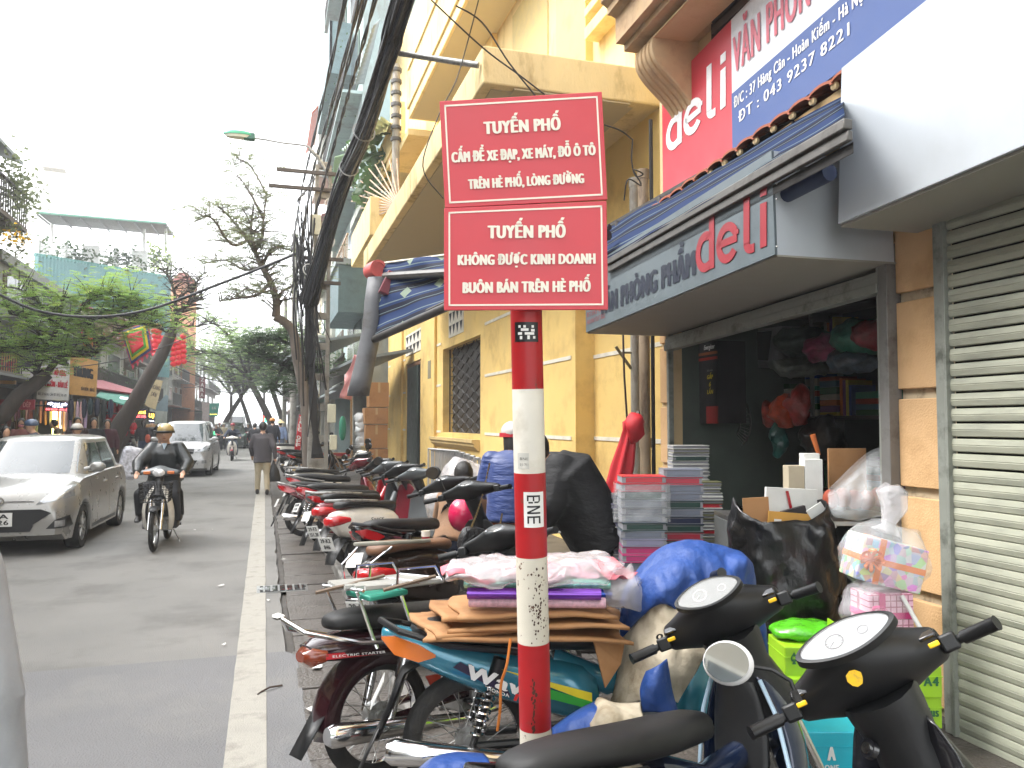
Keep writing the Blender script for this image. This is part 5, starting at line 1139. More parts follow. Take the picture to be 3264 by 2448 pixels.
def tree(label, pts, rad, boughs, leaf, seed, nleaf=5, lsz=.16, name='street_tree', bark=m_bark, pad=(.7, .12), twn=3, grp='street trees', mats=None):
    """pts: trunk spine (world); boughs: list of spines; leaves as thin pads of leaflets at the ends"""
    R = random.Random(seed); root = thing(name, label, 'tree', (pts[0].x, pts[0].y, .1), grp)
    m = MB(); S = spl(pts, 5); n = len(S); m.tube(S, [rad[0]+(rad[1]-rad[0])*i/(n-1) for i in range(n)], 10); m.build('trunk', bark, root, smooth=180)
    tips = []
    for k, (bp, r0) in enumerate(boughs):
        m = MB(); S = spl(bp, 5); n = len(S); m.tube(S, [r0*(1-.75*i/(n-1)) for i in range(n)], 7)
        for i in range(2, n):
            for _ in range(twn):
                dr = V((R.gauss(0, 1), R.gauss(0, 1), R.uniform(-.15, .9))).normalized(); L_ = R.uniform(.35, 1.1)*pad[0]*1.4; e = S[i]+dr*L_*.5+V((0, 0, .05)); e2 = S[i]+dr*L_+V((0, 0, .12*R.random()))
                m.tube([S[i], e, e2], [r0*.22+.004, r0*.13+.004, .004], 4); tips += [(e, .6), (e2, 1)]
        tips.append((S[-1], 1.2)); m.build('bough', bark, root, smooth=180)
    lm = [MB(), MB()]
    for p, k in tips:
        for _ in range(nleaf):
            c = p+V((R.gauss(0, pad[0]*.5), R.gauss(0, pad[0]*.5), R.gauss(0, pad[1]))); a = R.uniform(0, 2*pi); dr = V((cos(a), sin(a), R.uniform(-.35, .1))); sd = V((-sin(a), cos(a), 0)); L_ = lsz*R.uniform(.8, 1.6)
            mm = lm[R.random() < .35]
            for j in range(4):
                q = c+dr*(L_*(j/4)); w_ = L_*.42*(1-.15*j); 
                for s in (-1, 1): mm.add([q, q+sd*(s*w_)+dr*(L_*.12)+V((0, 0, -.02)), q+sd*(s*w_*.95)+dr*(L_*.24)+V((0, 0, -.02)), q+dr*(L_*.13)], [(0, 1, 2, 3)])
    ms = mats or leaf
    for i in (0, 1):
        if lm[i].v: q = lm[i].build('crown', ms[i], root, smooth=0); q['kind'] = 'stuff'
    return root
TY = 21.0
P = lambda x, y, d=0: PY(x, y, TY+d)
tree('tall sparse tree leaning from the right kerb over the street', [V((P(985, 1400).x, TY, .1)), P(978, 1330), P(965, 1230), P(945, 1130), P(935, 1060), P(905, 1025), P(875, 1010)], (.15, .1),
     [([P(878, 1010), P(880, 960), P(862, 900), P(835, 850), P(812, 800), P(800, 760), P(802, 690)], .11), ([P(812, 800), P(835, 760), P(840, 700), P(850, 620, 1)], .06), ([P(835, 850), P(870, 790, .5), P(930, 800, 1)], .05), ([P(812, 800), P(770, 740, .5), P(730, 690, .5), P(690, 650)], .05), ([P(862, 900), P(820, 940, -1), P(760, 950, -1), P(700, 960, -1)], .05), ([P(840, 700, .5), P(800, 620), P(760, 560)], .04), ([P(800, 760), P(740, 780, -1), P(680, 700, -2), P(640, 690, -2)], .045), ([P(835, 850), P(780, 860, 1), P(720, 830, 1.5), P(650, 840, 1)], .045), ([P(850, 620, 1), P(790, 520, 1), P(740, 530, 1)], .03), ([P(878, 985), P(900, 930, 1), P(960, 900, 2), P(990, 880, 2)], .05)],
     (m_lf3, m_lf3), 5, 3, .16, bark=m_barkl, pad=(.55, .05), twn=2)
P2 = lambda x, y, d=0: PY(x, y, 24.5+d)
tree('dark leafed lower tree behind the lattice pole', [V((P2(995, 1400).x, 24.5, .1)), P2(990, 1350), P2(975, 1250), P2(960, 1150)], (.2, .12),
     [([P2(975, 1250), P2(930, 1180), P2(870, 1150), P2(800, 1130)], .08), ([P2(960, 1150), P2(930, 1100), P2(850, 1080), P2(800, 1100)], .07), ([P2(975, 1230), P2(1000, 1190), P2(1020, 1180)], .06), ([P2(900, 1170), P2(880, 1230, 2), P2(900, 1260, 2)], .05)], (m_lf2, m_lf2), 8, 8, .17, pad=(.45, .12), twn=3)
Q = lambda x, y, d=0: PY(x, y, 21+d)
tree('left tree with a broad bright green crown over the shops', [V((-8.2, 21.5, .1)), Q(-60, 1330), Q(0, 1330), Q(60, 1260), Q(110, 1225), Q(150, 1190)], (.2, .15),
     [([Q(150, 1190), Q(200, 1135), Q(300, 1130), Q(330, 1080)], .09), ([Q(300, 1130), Q(270, 1060), Q(330, 1000), Q(420, 1010)], .06), ([Q(120, 1220), Q(120, 1150), Q(180, 1050), Q(200, 950)], .08), ([Q(200, 1050), Q(260, 980), Q(300, 930)], .06), ([Q(150, 1100), Q(90, 1020), Q(30, 1000)], .06), ([Q(330, 1000), Q(420, 980), Q(500, 1010)], .05), ([Q(300, 1130), Q(380, 1050), Q(470, 1030), Q(530, 1060)], .05), ([Q(180, 1050), Q(120, 960), Q(60, 920)], .05), ([Q(260, 980), Q(330, 930), Q(380, 950), Q(430, 960)], .045), ([Q(200, 1100), Q(150, 1120), Q(60, 1110), Q(0, 1120)], .05)],
     (m_lf1, m_lf4), 21, 5, .15, pad=(.5, .12), twn=3)
Q3 = lambda x, y, d=0: PY(x, y, 27+d)
tree('slanting dark trunk leaning right beside the red lanterns', [V((Q3(352, 1400).x-.15, 27, .1)), Q3(372, 1380), Q3(420, 1300), Q3(470, 1210), Q3(520, 1120), Q3(550, 1050)], (.3, .16),
     [([Q3(550, 1050), Q3(570, 1000), Q3(600, 970), Q3(640, 950)], .1), ([Q3(550, 1040), Q3(560, 960), Q3(545, 900), Q3(520, 860)], .07), ([Q3(600, 970), Q3(620, 910), Q3(650, 870)], .05), ([Q3(545, 1010), Q3(600, 1040), Q3(680, 1030)], .05), ([Q3(560, 960), Q3(600, 920), Q3(590, 870)], .04)],
     (m_lf3, m_barkl), 4, 1, .12, pad=(.6, .2), twn=4)
for i, (sx, Y, hh, lean, mt, lb) in enumerate([(700, 62, 8, 1.5, (m_lf1, m_lf4), 'yellow green tree over the far left kerb'), (800, 75, 9, -1, (m_lf3, m_lf3), 'olive tree at the far end of the street'), (880, 46, 9, -1.5, (m_lf1, m_lf2), 'green tree on the right beyond the walking man'), (735, 90, 10, 0, (m_lf3, m_lf2), 'greyish tree in the middle of the far traffic'), (840, 110, 12, 0, (m_lf2, m_lf3), 'dark distant tree at the vanishing end of the street'), (910, 58, 9, -1, (m_lf4, m_lf3), 'pale green tree on the right behind the conical hat')]):
    b = PY(sx, 1400, Y); b.z = .1; t = b+V((lean, 0, hh*.45)); bs = []
    R = random.Random(40+i)
    for k in range(8): a = k*pi/4+R.random(); e = t+V((cos(a)*hh*.38, sin(a)*hh*.3, R.uniform(.1, .5)*hh)); bs.append(([t, t*.5+e*.5+V((0, 0, hh*.08)), e], .09))
    tree(lb, [b, b*.6+t*.4+V((-lean*.2, 0, 0)), t], (.25, .14), bs, mt, 60+i, 6, .26, pad=(1.0, .4), twn=3)
# ================= LEFT SIDE HOUSES =================
XL = -7.5
def wallm(n, h, d='#6b645a', v=.1): return H(n, h, rough=.85, var=v, scale=1.2, dirt=srgb(d), dscale=1.4, dlo=.5, dhi=.8, stretch=(1, 1, .4))
m_win = M('window glass', (.05, .06, .065), .15, var=.5, scale=2)
m_shut = H('brown shutter', '#5a4a3c', rough=.7); m_rail = M('iron railing', (.06, .055, .05), .5)
m_int = M('dim shop inside', (.09, .07, .055), .8, var=.5, scale=2)
def house(label, X, Y0, Y1, h, wm, side, floors=3, balc=True, roof=None, nwin=2, ground=True, seed=0, name='shophouse', grp=None, cat='building'):
    R = random.Random(seed); s = side   # side -1: left row facing +x ; 1: right row facing -x
    r = thing(name, label, cat, (X+s*3, (Y0+Y1)/2, .1), grp); fx = lambda o: X-s*o
    m = MB(); z0 = 3.0 if ground else .1
    bxw(m, X, X+s*8, Y0, Y1, z0, h); 
    if ground: bxw(m, X+s*1.5, X+s*8, Y0, Y1, .1, z0)
    m.build('wall', wm, r, smooth=0)
    if ground:
        for ya in (Y0, Y1-.18): m = MB(); bxw(m, X+s*.02, X+s*1.5, ya, ya+.18, .1, z0); m.build('party_wall', wm, r, smooth=0)
        m = MB(); bxw(m, X+s*1.38, X+s*1.49, Y0+.2, Y1-.2, .1, z0-.05); m.build('shop_back', m_int, r, smooth=0)
        m = MB(); bxw(m, fx(.9), X, Y0+.05, Y1-.05, z0-.05, z0+.02); m.build('canopy', R.choice([H('dull canopy sheet', '#6a6f70'), H('rusty canopy', '#7a4a3c'), H('green canopy sheet', '#3e6a5c')]), r, smooth=0)
    fh = (h-z0)/max(1, floors-1) if ground else h/floors
    for f in range(floors-(1 if ground else 0)):
        zb_ = z0+f*fh
        for k in range(nwin):
            w_ = (Y1-Y0)/nwin; yc = Y0+(k+.5)*w_; wz = zb_+fh*.25; wh = fh*.55
            m = MB(); bxw(m, fx(.06), X+s*.02, yc-w_*.3, yc+w_*.3, wz, wz+wh); q = m.build('window', R.choice([m_shut, H('white frame', '#b5b3ab'), H('green frame', '#4b6257')]), r, smooth=0)
            m = MB(); bxw(m, fx(.075), fx(.06), yc-w_*.25, yc-.03, wz+.08, wz+wh-.08); bxw(m, fx(.075), fx(.06), yc+.03, yc+w_*.25, wz+.08, wz+wh-.08); m.build('pane', m_win, q, smooth=0)
        if balc and (f+seed) % 3 != 2:
            m = MB(); bxw(m, fx(.8), X, Y0+.1, Y1-.1, zb_-.02, zb_+.1); m.build('balcony_slab', wm, r, smooth=0)
            m = MB(); n = int((Y1-Y0)/.22)
            for i in range(n+1): bxw(m, fx(.78), fx(.75), Y0+.12+i*(Y1-Y0-.24)/n-.012, Y0+.12+i*(Y1-Y0-.24)/n+.012, zb_+.1, zb_+1)
            q = m.build('balcony_bars', m_rail, r, smooth=0); q['kind'] = 'stuff'
            m = MB(); bxw(m, fx(.8), fx(.73), Y0+.1, Y1-.1, zb_+1, zb_+1.05); m.build('balcony_rail', m_rail, r, smooth=0)
            if R.random() < .6:
                m = MB(); leaves(m, V((fx(.8), (Y0+Y1)/2, zb_+1.0)), (.15, (Y1-Y0)*.3, .3), 160, .1, R); m.build('balcony_plants', m_lf2, r, smooth=0)['kind'] = 'stuff'
    if roof:
        m = MB(); m.hexa([V((fx(.6), Y0-.1, h-.1)), V((fx(.6), Y1+.1, h-.1)), V((X+s*3, Y1+.1, h+1.2)), V((X+s*3, Y0-.1, h+1.2))], [V((fx(.6), Y0-.1, h)), V((fx(.6), Y1+.1, h)), V((X+s*3, Y1+.1, h+1.3)), V((X+s*3, Y0-.1, h+1.3))]); m.build('roof', roof, r, smooth=0, fix=True)
    else:
        m = MB(); bxw(m, fx(.15), X, Y0, Y1, h-.15, h+.15); m.build('cornice', wm, r, smooth=0)
    return r
def leaves(m, c, sp_, n, sz, R):
    for _ in range(n):
        p = V(c)+V((R.gauss(0, sp_[0]), R.gauss(0, sp_[1]), R.gauss(0, sp_[2]))); a = V((R.gauss(0, 1), R.gauss(0, 1), R.gauss(0, .7))).normalized(); b = a.cross(V((R.gauss(0, 1), R.gauss(0, 1), 1))).normalized(); L_ = sz*R.uniform(.6, 1.4)
        m.add([p, p+a*L_*.5+b*L_*.3, p+a*L_, p+a*L_*.5-b*L_*.3], [(0, 1, 2, 3)])
m_rt = H('old red tile roof', '#7d4238', rough=.85, var=.25, scale=4); m_rtr = H('red painted metal roof', '#8e3038', rough=.6); m_gsh = H('grey sheet roof', '#7d8484', rough=.6)
G1 = 'houses along the left side'
specs = [('dark plant hung house at the far left edge with a sloping roof', 22.5, PX(72, 500, -6.9).y, PX(25, 440, -6.9).z-.2, '#67605a', 4, m_gsh, 2), ('grey house front behind the green tree crown', PX(72, 500, -6.9).y, 36.5, 6.6, '#8b8f8c', 3, None, 3), ('low tan house with a red roof behind the square flag', 36.5, 42, 5.6, '#8d7a66', 2, m_rt, 2), ('white walled low house with a red eave beside the lanterns', 42, 48.5, 5.8, '#b9b4aa', 2, m_rtr, 1), ('narrow brown house with a lantern by its upper door', 48.5, 53, 7.2, '#6d5848', 3, m_rt, 1), ('pale mossy house with a cream hanging sign', 53, 60, 8.4, '#a3a08e', 3, None, 2),
         ('grey concrete house below the hanging lanterns', 66, 73, 9.2, '#7f7f78', 4, None, 2), ('weathered four floor house past the lanterns', 73, 82, 10, '#9a958a', 4, m_rt, 2), ('small grey house before the green sign', 82, 92, 8.5, '#86857e', 3, None, 2), ('pale far house near the end of the left row', 92, 108, 9.5, '#aaa59a', 3, m_rt, 3), ('last small far house of the left row', 108, 135, 9, '#8d8a84', 3, None, 3)]
for i, (lb, a, b, h, c, fl_, rf, nw) in enumerate(specs):
    house(lb, XL, a, b, h, wallm('wall paint left %d' % i, c), -1, fl_, True, rf, nw, True, i+1, grp=G1)
R_ = random.Random(5)
# vines on the first house
vn = MB()
for sx, sy, n in ((40, 560, 300), (60, 620, 300), (30, 680, 260), (90, 600, 200), (110, 640, 120), (40, 760, 160), (55, 830, 100), (75, 560, 200)):
    leaves(vn, PX(sx*.75, sy, -6.8), (.25, .4, .35), n//2, .15, R_)
q = vn.build('hanging_vines', m_lf3, smooth=0); tag(q, 'green vines trailing from the balconies of the leftmost house', 'climbing plant')['kind'] = 'stuff'
vn = MB(); leaves(vn, PX(48, 755, -6.6), (.15, .2, .12), 60, .12, R_); leaves(vn, PX(75, 775, -6.6), (.1, .2, .1), 20, .1, R_); tag(vn.build('yellow_flowers', H('yellow petals', '#e8b818', rough=.6), smooth=0), 'cluster of bright yellow flowers on the leftmost balcony', 'flowers')['kind'] = 'stuff'
# big roof terrace building behind
tb = thing('terrace_building', 'teal clad building with a white roof terrace and a long grey canopy', 'building', (-12, 57, .1))
A_, B_ = PD(112, 812, 49), PD(545, 885, 59)
def dn(p, z): return V((p.x, p.y, z))
m_tealc = H('teal corrugated cladding', '#6f9a9c', rough=.6, var=.06, dirt=srgb('#577c80'), dscale=.5)
m = MB(); n = 44
for i in range(n):
    a = A_.lerp(B_, i/n); b = A_.lerp(B_, (i+.5)/n); c = A_.lerp(B_, (i+1)/n); o = V((.12, -.12, 0))
    m.add([dn(a, 5), dn(b, 5)+o, dn(c, 5), a, b+o, c], [(0, 1, 4, 3), (1, 2, 5, 4)])
m.build('corrugated_wall', m_tealc, tb, smooth=0)
bk = V((-3, 8, 0)); m = MB(); m.hexa([dn(A_, .1), dn(B_, .1), B_-V((0, 0, .1)), A_-V((0, 0, .1))], [dn(A_+bk, .1), dn(B_+bk, .1), B_+bk-V((0, 0, .1)), A_+bk-V((0, 0, .1))]); 
m.v = [tuple(V(p)+V((-.1, .3, 0))) for p in m.v]; m.build('wall', wallm('terrace building wall', '#b5b7b2'), tb, smooth=0, fix=True)
m = MB(); m.tube([A_, B_], .12, 6); m.build('top_flashing', H('teal flashing', '#3f7c76', rough=.5), tb)
m_tw = H('bright terrace white', '#d9dad8', rough=.7)
for k in range(6):
    m = MB(); m.tube([PD(115, 785+k*11, 50), PD(545, 818+k*13, 60)], .05, 5); m.build('terrace_rail', m_tw, tb)
for k, sx in enumerate((118, 205, 290, 370, 445, 540)):
    t = (sx-115)/430; Dp = 50+10*t; m = MB(); m.box(PD(sx, 815+38*t, Dp), (1.0 if k in (2, 4) else .3, .5, 2.0)); m.build('terrace_post', m_tw, tb, smooth=0)
for sx, sy, n, mt in ((245, 815, 180, m_lf2), (345, 830, 120, m_lf2), (400, 830, 220, m_lf2), (500, 812, 150, m_lf4), (505, 835, 150, m_lf2), (160, 800, 60, m_lf2)):
    t = (sx-115)/430; mm = MB(); leaves(mm, PD(sx, sy, 49.6+10*t), (.5, .3, .45), n, .3, R_); mm.build('terrace_plant', mt, tb, smooth=0)['kind'] = 'stuff'
cn = [PD(120, 678, 47), PD(529, 712, 57), PD(556, 752, 63), PD(167, 716, 53)]
m = MB(); m.slab(*cn, .08, (0, 0, -1)); m.build('canopy_sheet', H('grey canopy underside', '#4f5755', rough=.6), tb, smooth=0, fix=True)
for k in range(8): m = MB(); m.tube([cn[0].lerp(cn[1], k/7)-V((0, 0, .12)), cn[3].lerp(cn[2], k/7)-V((0, 0, .12))], .06, 5); m.build('canopy_rib', H('dark rib', '#5d6362'), tb)
m = MB(); m.tube([cn[0], cn[1]], .08, 6); m.build('canopy_edge', H('canopy edge green', '#5b8f7c'), tb)
for a, b in (((460, 730), (460, 800)), ((528, 712), (530, 800)), ((165, 715), (165, 780))):
    t = (a[0]-115)/430; m = MB(); m.tube([PD(*a, 49.5+10*t), PD(*b, 49.5+10*t)], .1, 6); m.build('canopy_post', m_tw, tb)
ww = thing('white_tower_house', 'blown out white tower house with a flat overhanging roof', 'building', (-15, 54, .1))
a, b = PD(112, 545, 54), PD(165, 560, 54); m = MB(); m.hexa([dn(a, .1), dn(b, .1), b, a], [dn(a, .1)+V((-4, 6, 0)), dn(b, .1)+V((-4, 6, 0)), b+V((-4, 6, 0)), a+V((-4, 6, 0))]); m.build('wall', m_tw, ww, smooth=0, fix=True)
m = MB(); m.slab(PD(95, 512, 54), PD(175, 508, 54), PD(213, 555, 50), PD(140, 545, 50), .3); m.build('roof', H('tower roof', '#a9a59c'), ww, smooth=0, fix=True)
ot = thing('orange_tower', 'small orange brick roof tower beyond the lanterns', 'building', (-9, 72, .1))
a, b = PD(548, 890, 75), PD(628, 905, 75); m = MB(); m.hexa([dn(a, .1), dn(b, .1), b, a], [p+V((-2, 5, 0)) for p in (dn(a, .1), dn(b, .1), b, a)]); m.build('wall', H('orange brick wash', '#c58a66'), ot, smooth=0, fix=True)
m = MB(); m.loft([[PD(545, 893, 74.5), PD(632, 908, 74.5), PD(628, 905, 78), PD(548, 893, 78)], [PD(572, 868, 75), PD(596, 868, 75), PD(594, 868, 77), PD(574, 868, 77)]]); m.build('roof', m_rt, ot, smooth=0, fix=True)
# ---- signs on the left ----
def panel(name, label, q, Y, mat, lines=(), th=.12, cat='shop sign', rim=None, emit=False, Y2=None):
    Y2 = Y if Y2 is None else Y2; (x0, y0), (x1, y1), (x2, y2), (x3, y3) = q   # TL TR BR BL
    TL, TR, BR, BL = PY(x0, y0, Y), PY(x1, y1, Y2), PY(x2, y2, Y2), PY(x3, y3, Y); r = thing(name, label, cat, BL)
    m = MB(); m.slab(BL, BR, TR, TL, th); m.build('panel', mat, r, smooth=0)
    n = (BR-BL).cross(TL-BL).normalized()
    for s, u0, u1, v0, ch, lm, bo in lines:
        a = (BL*(1-u0)+BR*u0)*(1-v0)+(TL*(1-u0)+TR*u0)*v0; b = (BL*(1-u1)+BR*u1)*(1-v0)+(TL*(1-u1)+TR*u1)*v0
        mm = MB(); text(mm, s, a, b, ch*(TL-BL).length, TL-BL, bo*.45, n*.01); mm.build('lettering', lm, r, smooth=0)
    m = MB(); m.tube([BL-n*th+(TL-BL)*.5, BL-n*th+(TL-BL)*.5+V((-1.2, .5, 0))], .03, 5); m.build('bracket', m_rail, r)
    return r
m_tans = H('tan sign board', '#b98d4f', rough=.5); m_wht = H('white sign board', '#ccccc8', rough=.5); m_rl = H('red sign letters', '#b02834'); m_bl = H('black sign letters', '#1b1c20'); m_bro = H('brown letters', '#4a3524')
panel('shop_sign', 'tan sign board with dark red letters cut by the left edge', ((-60, 1120), (56, 1127), (48, 1225), (-60, 1220)), 27, m_tans, [('CHƯƠNG', 0.1, .95, .45, .3, m_rl, .03), ('9.02', .7, .95, .1, .15, m_bro, .01)])
panel('shop_sign', 'tall white sign board with black and red lettering behind the bare bough', ((128, 1103), (222, 1125), (216, 1277), (116, 1272)), 29, m_wht, [('CHUYÊN TRƯNG', .06, .97, .72, .14, m_bl, .04), ('TÚI ĐỰNG - HỘP ĐỰNG', .1, .9, .5, .10, m_rl, .04), ('BÁN BUÔN - BÁN LẺ', .1, .97, .26, .11, m_rl, .04), ('Đ/C 37 HÀNG CÂN ĐT 0912 345 678', .05, .95, .08, .05, m_bl, .01)])
panel('shop_sign', 'tan sign board lettered TRUNG in black next to the white one', ((222, 1128), (311, 1152), (305, 1265), (220, 1257)), 30, m_tans, [('TRUNG', .15, .85, .48, .26, m_bl, .05), ('SHOP', .06, .3, .84, .07, m_bro, .01), ('BÁN BUÔN - BÁN LẺ', .45, .95, .14, .09, m_bro, .02)])
panel('shop_sign', 'dark grey sign with three small white pictures', ((52, 1110), (122, 1118), (118, 1240), (44, 1230)), 28.5, H('dark grey board', '#4a4a50'), [])
for k in range(3):
    a = PY(72+k*18, 1190, 28.4); m = MB(); m.box(a, (.17, .02, .34)); tag(m.build('picture_plate', m_wht, smooth=0), ['left', 'middle', 'right'][k]+' of three small white pictures on the dark grey sign', 'picture plate')
panel('shop_sign', 'long red sign strip above the leftmost shop', ((-40, 1272), (110, 1274), (108, 1306), (-40, 1306)), 27.5, H('dark red strip', '#8c2430'), [('GIẦY DÉP', .5, .93, .25, .5, H('pink letters', '#c98a88'), .02)])
m_led = M('led panel dark', (.02, .02, .06), .5)
def emis(n, c, e): 
    m = M(n, c, .5, emit=e); return m
m_ledw = emis('white led', (.8, .85, 1), 1.6); m_ledr = emis('red led', (1, .12, .12), 1.5); m_ledy = emis('yellow led', (1, .65, .08), 1.6)
panel('led_sign', 'dark blue LED sign with white and red glowing text', ((150, 1276), (218, 1283), (216, 1312), (142, 1310)), 28.8, m_led, [('HỘP QUÀ GIẤY', .08, .95, .6, .22, m_ledw, .02), ('TÚI SÁCH', .3, .75, .38, .16, m_ledw, .02), ('BÁN BUÔN - BÁN LẺ', .05, .95, .08, .2, m_ledr, .02)], cat='led sign')
panel('led_sign', 'small yellow and red LED sign beside the slanting trunk', ((430, 1303), (469, 1305), (468, 1335), (430, 1334)), 33, m_led, [('HÀNG MÃ', .1, .9, .5, .3, m_ledy, .02), ('CÁC LOẠI', .1, .9, .12, .26, m_ledr, .02)], cat='led sign')
panel('led_sign', 'narrow upright LED sign with a yellow letter U', ((474, 1311), (493, 1313), (492, 1350), (474, 1348)), 33, m_led, [('LỤ', .1, .9, .5, .35, m_ledy, .03), ('---', .1, .9, .1, .3, m_ledw, .03)], cat='led sign')
panel('shop_sign', 'small red sign with white lettering on the red decoration shop', ((351, 1271), (392, 1275), (390, 1307), (350, 1302)), 36, H('bright red board', '#a82a30'), [('HƯNG', .15, .85, .3, .45, m_wht, .03)])
panel('shop_sign', 'cream sign hanging askew behind the slanting trunk', ((490, 1208), (519, 1214), (495, 1306), (460, 1292)), 42, H('cream board', '#b5a37c'), [('HOÀNG', .1, .9, .65, .16, m_bro, .02), ('SƠN', .25, .75, .4, .16, m_bro, .02)])
panel('shop_sign', 'green and orange sign board far down the left row', ((668, 1286), (700, 1284), (693, 1328), (667, 1328)), 75, H('green board', '#3f9a88'), [('LG', .3, .7, .55, .2, m_wht, .03), ('-----', .1, .9, .1, .25, m_ledy, .02)])
panel('shop_sign', 'pale board beside the green far sign', ((643, 1280), (668, 1284), (666, 1345), (645, 1340)), 75, H('pale pink board', '#b8a8a4'), [])
panel('vertical_sign', 'tall narrow dark red sign reading ZARA downwards', ((636, 1200), (655, 1202), (653, 1270), (634, 1268)), 70, H('maroon board', '#6a2a2c'), [(c, .25, .75, .78-.24*i, .18, m_wht, .02) for i, c in enumerate('ZARA')])
panel('shop_sign', 'blue grey awning side board beside the cream sign', ((528, 1258), (536, 1262), (534, 1312), (486, 1308)), 43, H('blue grey board', '#74858c'), [])
# shop contents glowing warm behind the pedestrians
rr = random.Random(9)
for i, (sx, sy, w_, h, c, nm) in enumerate([(30, 1345, 1.4, 1.3, '#8a4a40', 'shop_display'), (160, 1340, 1.0, 1.4, '#b39a72', 'shop_display'), (185, 1350, .3, 1.5, '#e8d9a0', 'lit_display'), (235, 1345, .8, 1.5, '#c7b9a4', 'clothes_rack'), (290, 1310, 1.4, .9, '#2b3a3c', 'clothes_rack'), (60, 1320, .6, .8, '#c9c2b6', 'shop_display')]):
    Y = 30; c0 = PY(sx, sy, Y); r = thing(nm, ['reddish goods display in the leftmost shop', 'pale goods display under the blue LED sign', 'string of lit bulbs beside the pale display', 'rack of white clothes under the tan sign', 'row of dark clothes hanging right of the tan sign', 'white framed board in the leftmost shop'][i], 'shop display', (c0.x, Y, .12))
    for k in range(7):
        m = MB(); x = c0.x-w_/2+w_*(k+.5)/7; hh = h*rr.uniform(.6, 1); m.ell((x, Y+rr.uniform(-.1, .1), c0.z+(h-hh)/2), (w_/15, .12, hh/2), 8, 6)
        base_ = srgb(c); m.build('garment' if 'clothes' in nm else 'article', M('goods %d %d' % (i, k % 4), tuple(min(1, b*rr.uniform(.6, 1.3)) for b in base_), .8, emit=(2.0 if nm == 'lit_display' else 0)), r)
red = thing('red_decoration_stall', 'shop front crammed with hanging red new year decorations', 'stall', PY(385, 1400, 34))
for k in range(60):
    c0 = PY(rr.uniform(345, 428), rr.uniform(1283, 1380), 34+rr.uniform(-.3, .3)); m = MB(); m.ell(c0, (rr.uniform(.05, .13), .05, rr.uniform(.06, .2)), 8, 5); m.build('decoration', H('decoration red', '#b3202a', var=.4, scale=9), red)
m = MB(); m.slab(PY(305, 1235, 33), PY(455, 1258, 36), PY(455, 1250, 40), PY(305, 1205, 38), .06); tag(m.build('red_eave', m_rtr, smooth=0, fix=True), 'red metal eave above the decoration shop', 'eave')
m = MB(); m.slab(PY(305, 1262, 31.5), PY(400, 1290, 33), PY(440, 1262, 36), PY(330, 1240, 35), .05); tag(m.build('green_awning', H('green tarp', '#3d7a68', rough=.7), smooth=0, fix=True), 'green tarp awning below the red eave', 'awning')
m = MB(); m.tube([PY(385, 1268, 32), PY(440, 1273, 33)], .03, 8); tag(m.build('tube_light', emis('cool tube', (.8, .9, 1), 3)), 'lit fluorescent tube under the green tarp', 'tube light')
# lanterns and flags
m_lan = M('red silk lantern', srgb('#d23640'), .6, var=.05, emit=.08); m_gold = H('gold tassel', '#c99a3a')
rows = [(552, 1080, 6), (568, 1092, 5), (584, 1072, 6), (492, 1055, 4), (505, 1040, 4), (522, 1078, 3), (495, 1100, 3)]
k = 0
for cx, cy, n in rows:
    for j in range(n):
        c = PY(cx+(j % 2)*1.5, cy+j*16, 29); r = thing('red_lantern', 'round red silk lantern hanging in the clusters over the left kerb', 'lantern', c, 'red lanterns over the street'); 
        m = MB(); m.ell(c, (.105, .105, .09), 14, 9); m.build('lantern_body', m_lan, r)
        m = MB(); m.cyl(c+V((0, 0, -.11)), c+V((0, 0, -.085)), .045, .045, 10); m.cyl(c+V((0, 0, .08)), c+V((0, 0, .1)), .04, .04, 10); m.build('lantern_ring', m_gold, r)
m = MB(); m.tube([PY(480, 1020, 29), PY(540, 1062, 29), PY(600, 1055, 29)], .01, 5); tag(m.build('lantern_cord', m_rail), 'thin cord carrying the red lanterns', 'cord')
def flag(label, c, rings, Y, name='square_flag', tail=True):
    r = thing(name, label, 'flag', PY(*c, Y)); cx, cy = c
    for i, (k, col) in enumerate(rings):
        pts = []
        for (dx, dy) in ((-38, -30), (44, -56), (58, 30), (-6, 76)): pts.append((cx+dx*k, cy+dy*k))
        m = MB(); P4 = [PY(x, y, Y-.012*i) for x, y in pts]
        def fn(u, v): p = (P4[0]*(1-u)+P4[1]*u)*(1-v)+(P4[3]*(1-u)+P4[2]*u)*v; return p+V((0, .05*noise.noise(V((p.x*3, p.z*3, 0))), 0))
        m.grid(fn, 8, 8); m.build('flag_field', col, r, smooth=180, thick=.006)
    if tail:
        for t in range(9):
            u = t/8; x, y = (cx-40*(1-u*1)+0, cy-30+u*106) if t < 4 else (cx-6+(t-4)*15, cy+78-(t-4)*11)
            m = MB(); a = PY(x, y, Y); m.add([a, PY(x+10, y+2, Y), PY(x+(-14 if t < 4 else 4), y+16, Y)], [(0, 1, 2)]); m.build('flag_fringe', m_fr, r, smooth=0, thick=.006)
m_fr = H('pink red fringe', '#c23a52'); flag('square festival flag with blue, yellow, green and red frames', (425, 1085), [(1.08, m_fr), (1.0, H('flag blue', '#3b4a80')), (.86, H('flag yellow', '#d9c42c')), (.72, H('flag green', '#4f9a34')), (.58, H('flag red', '#c8343c'))], 25)
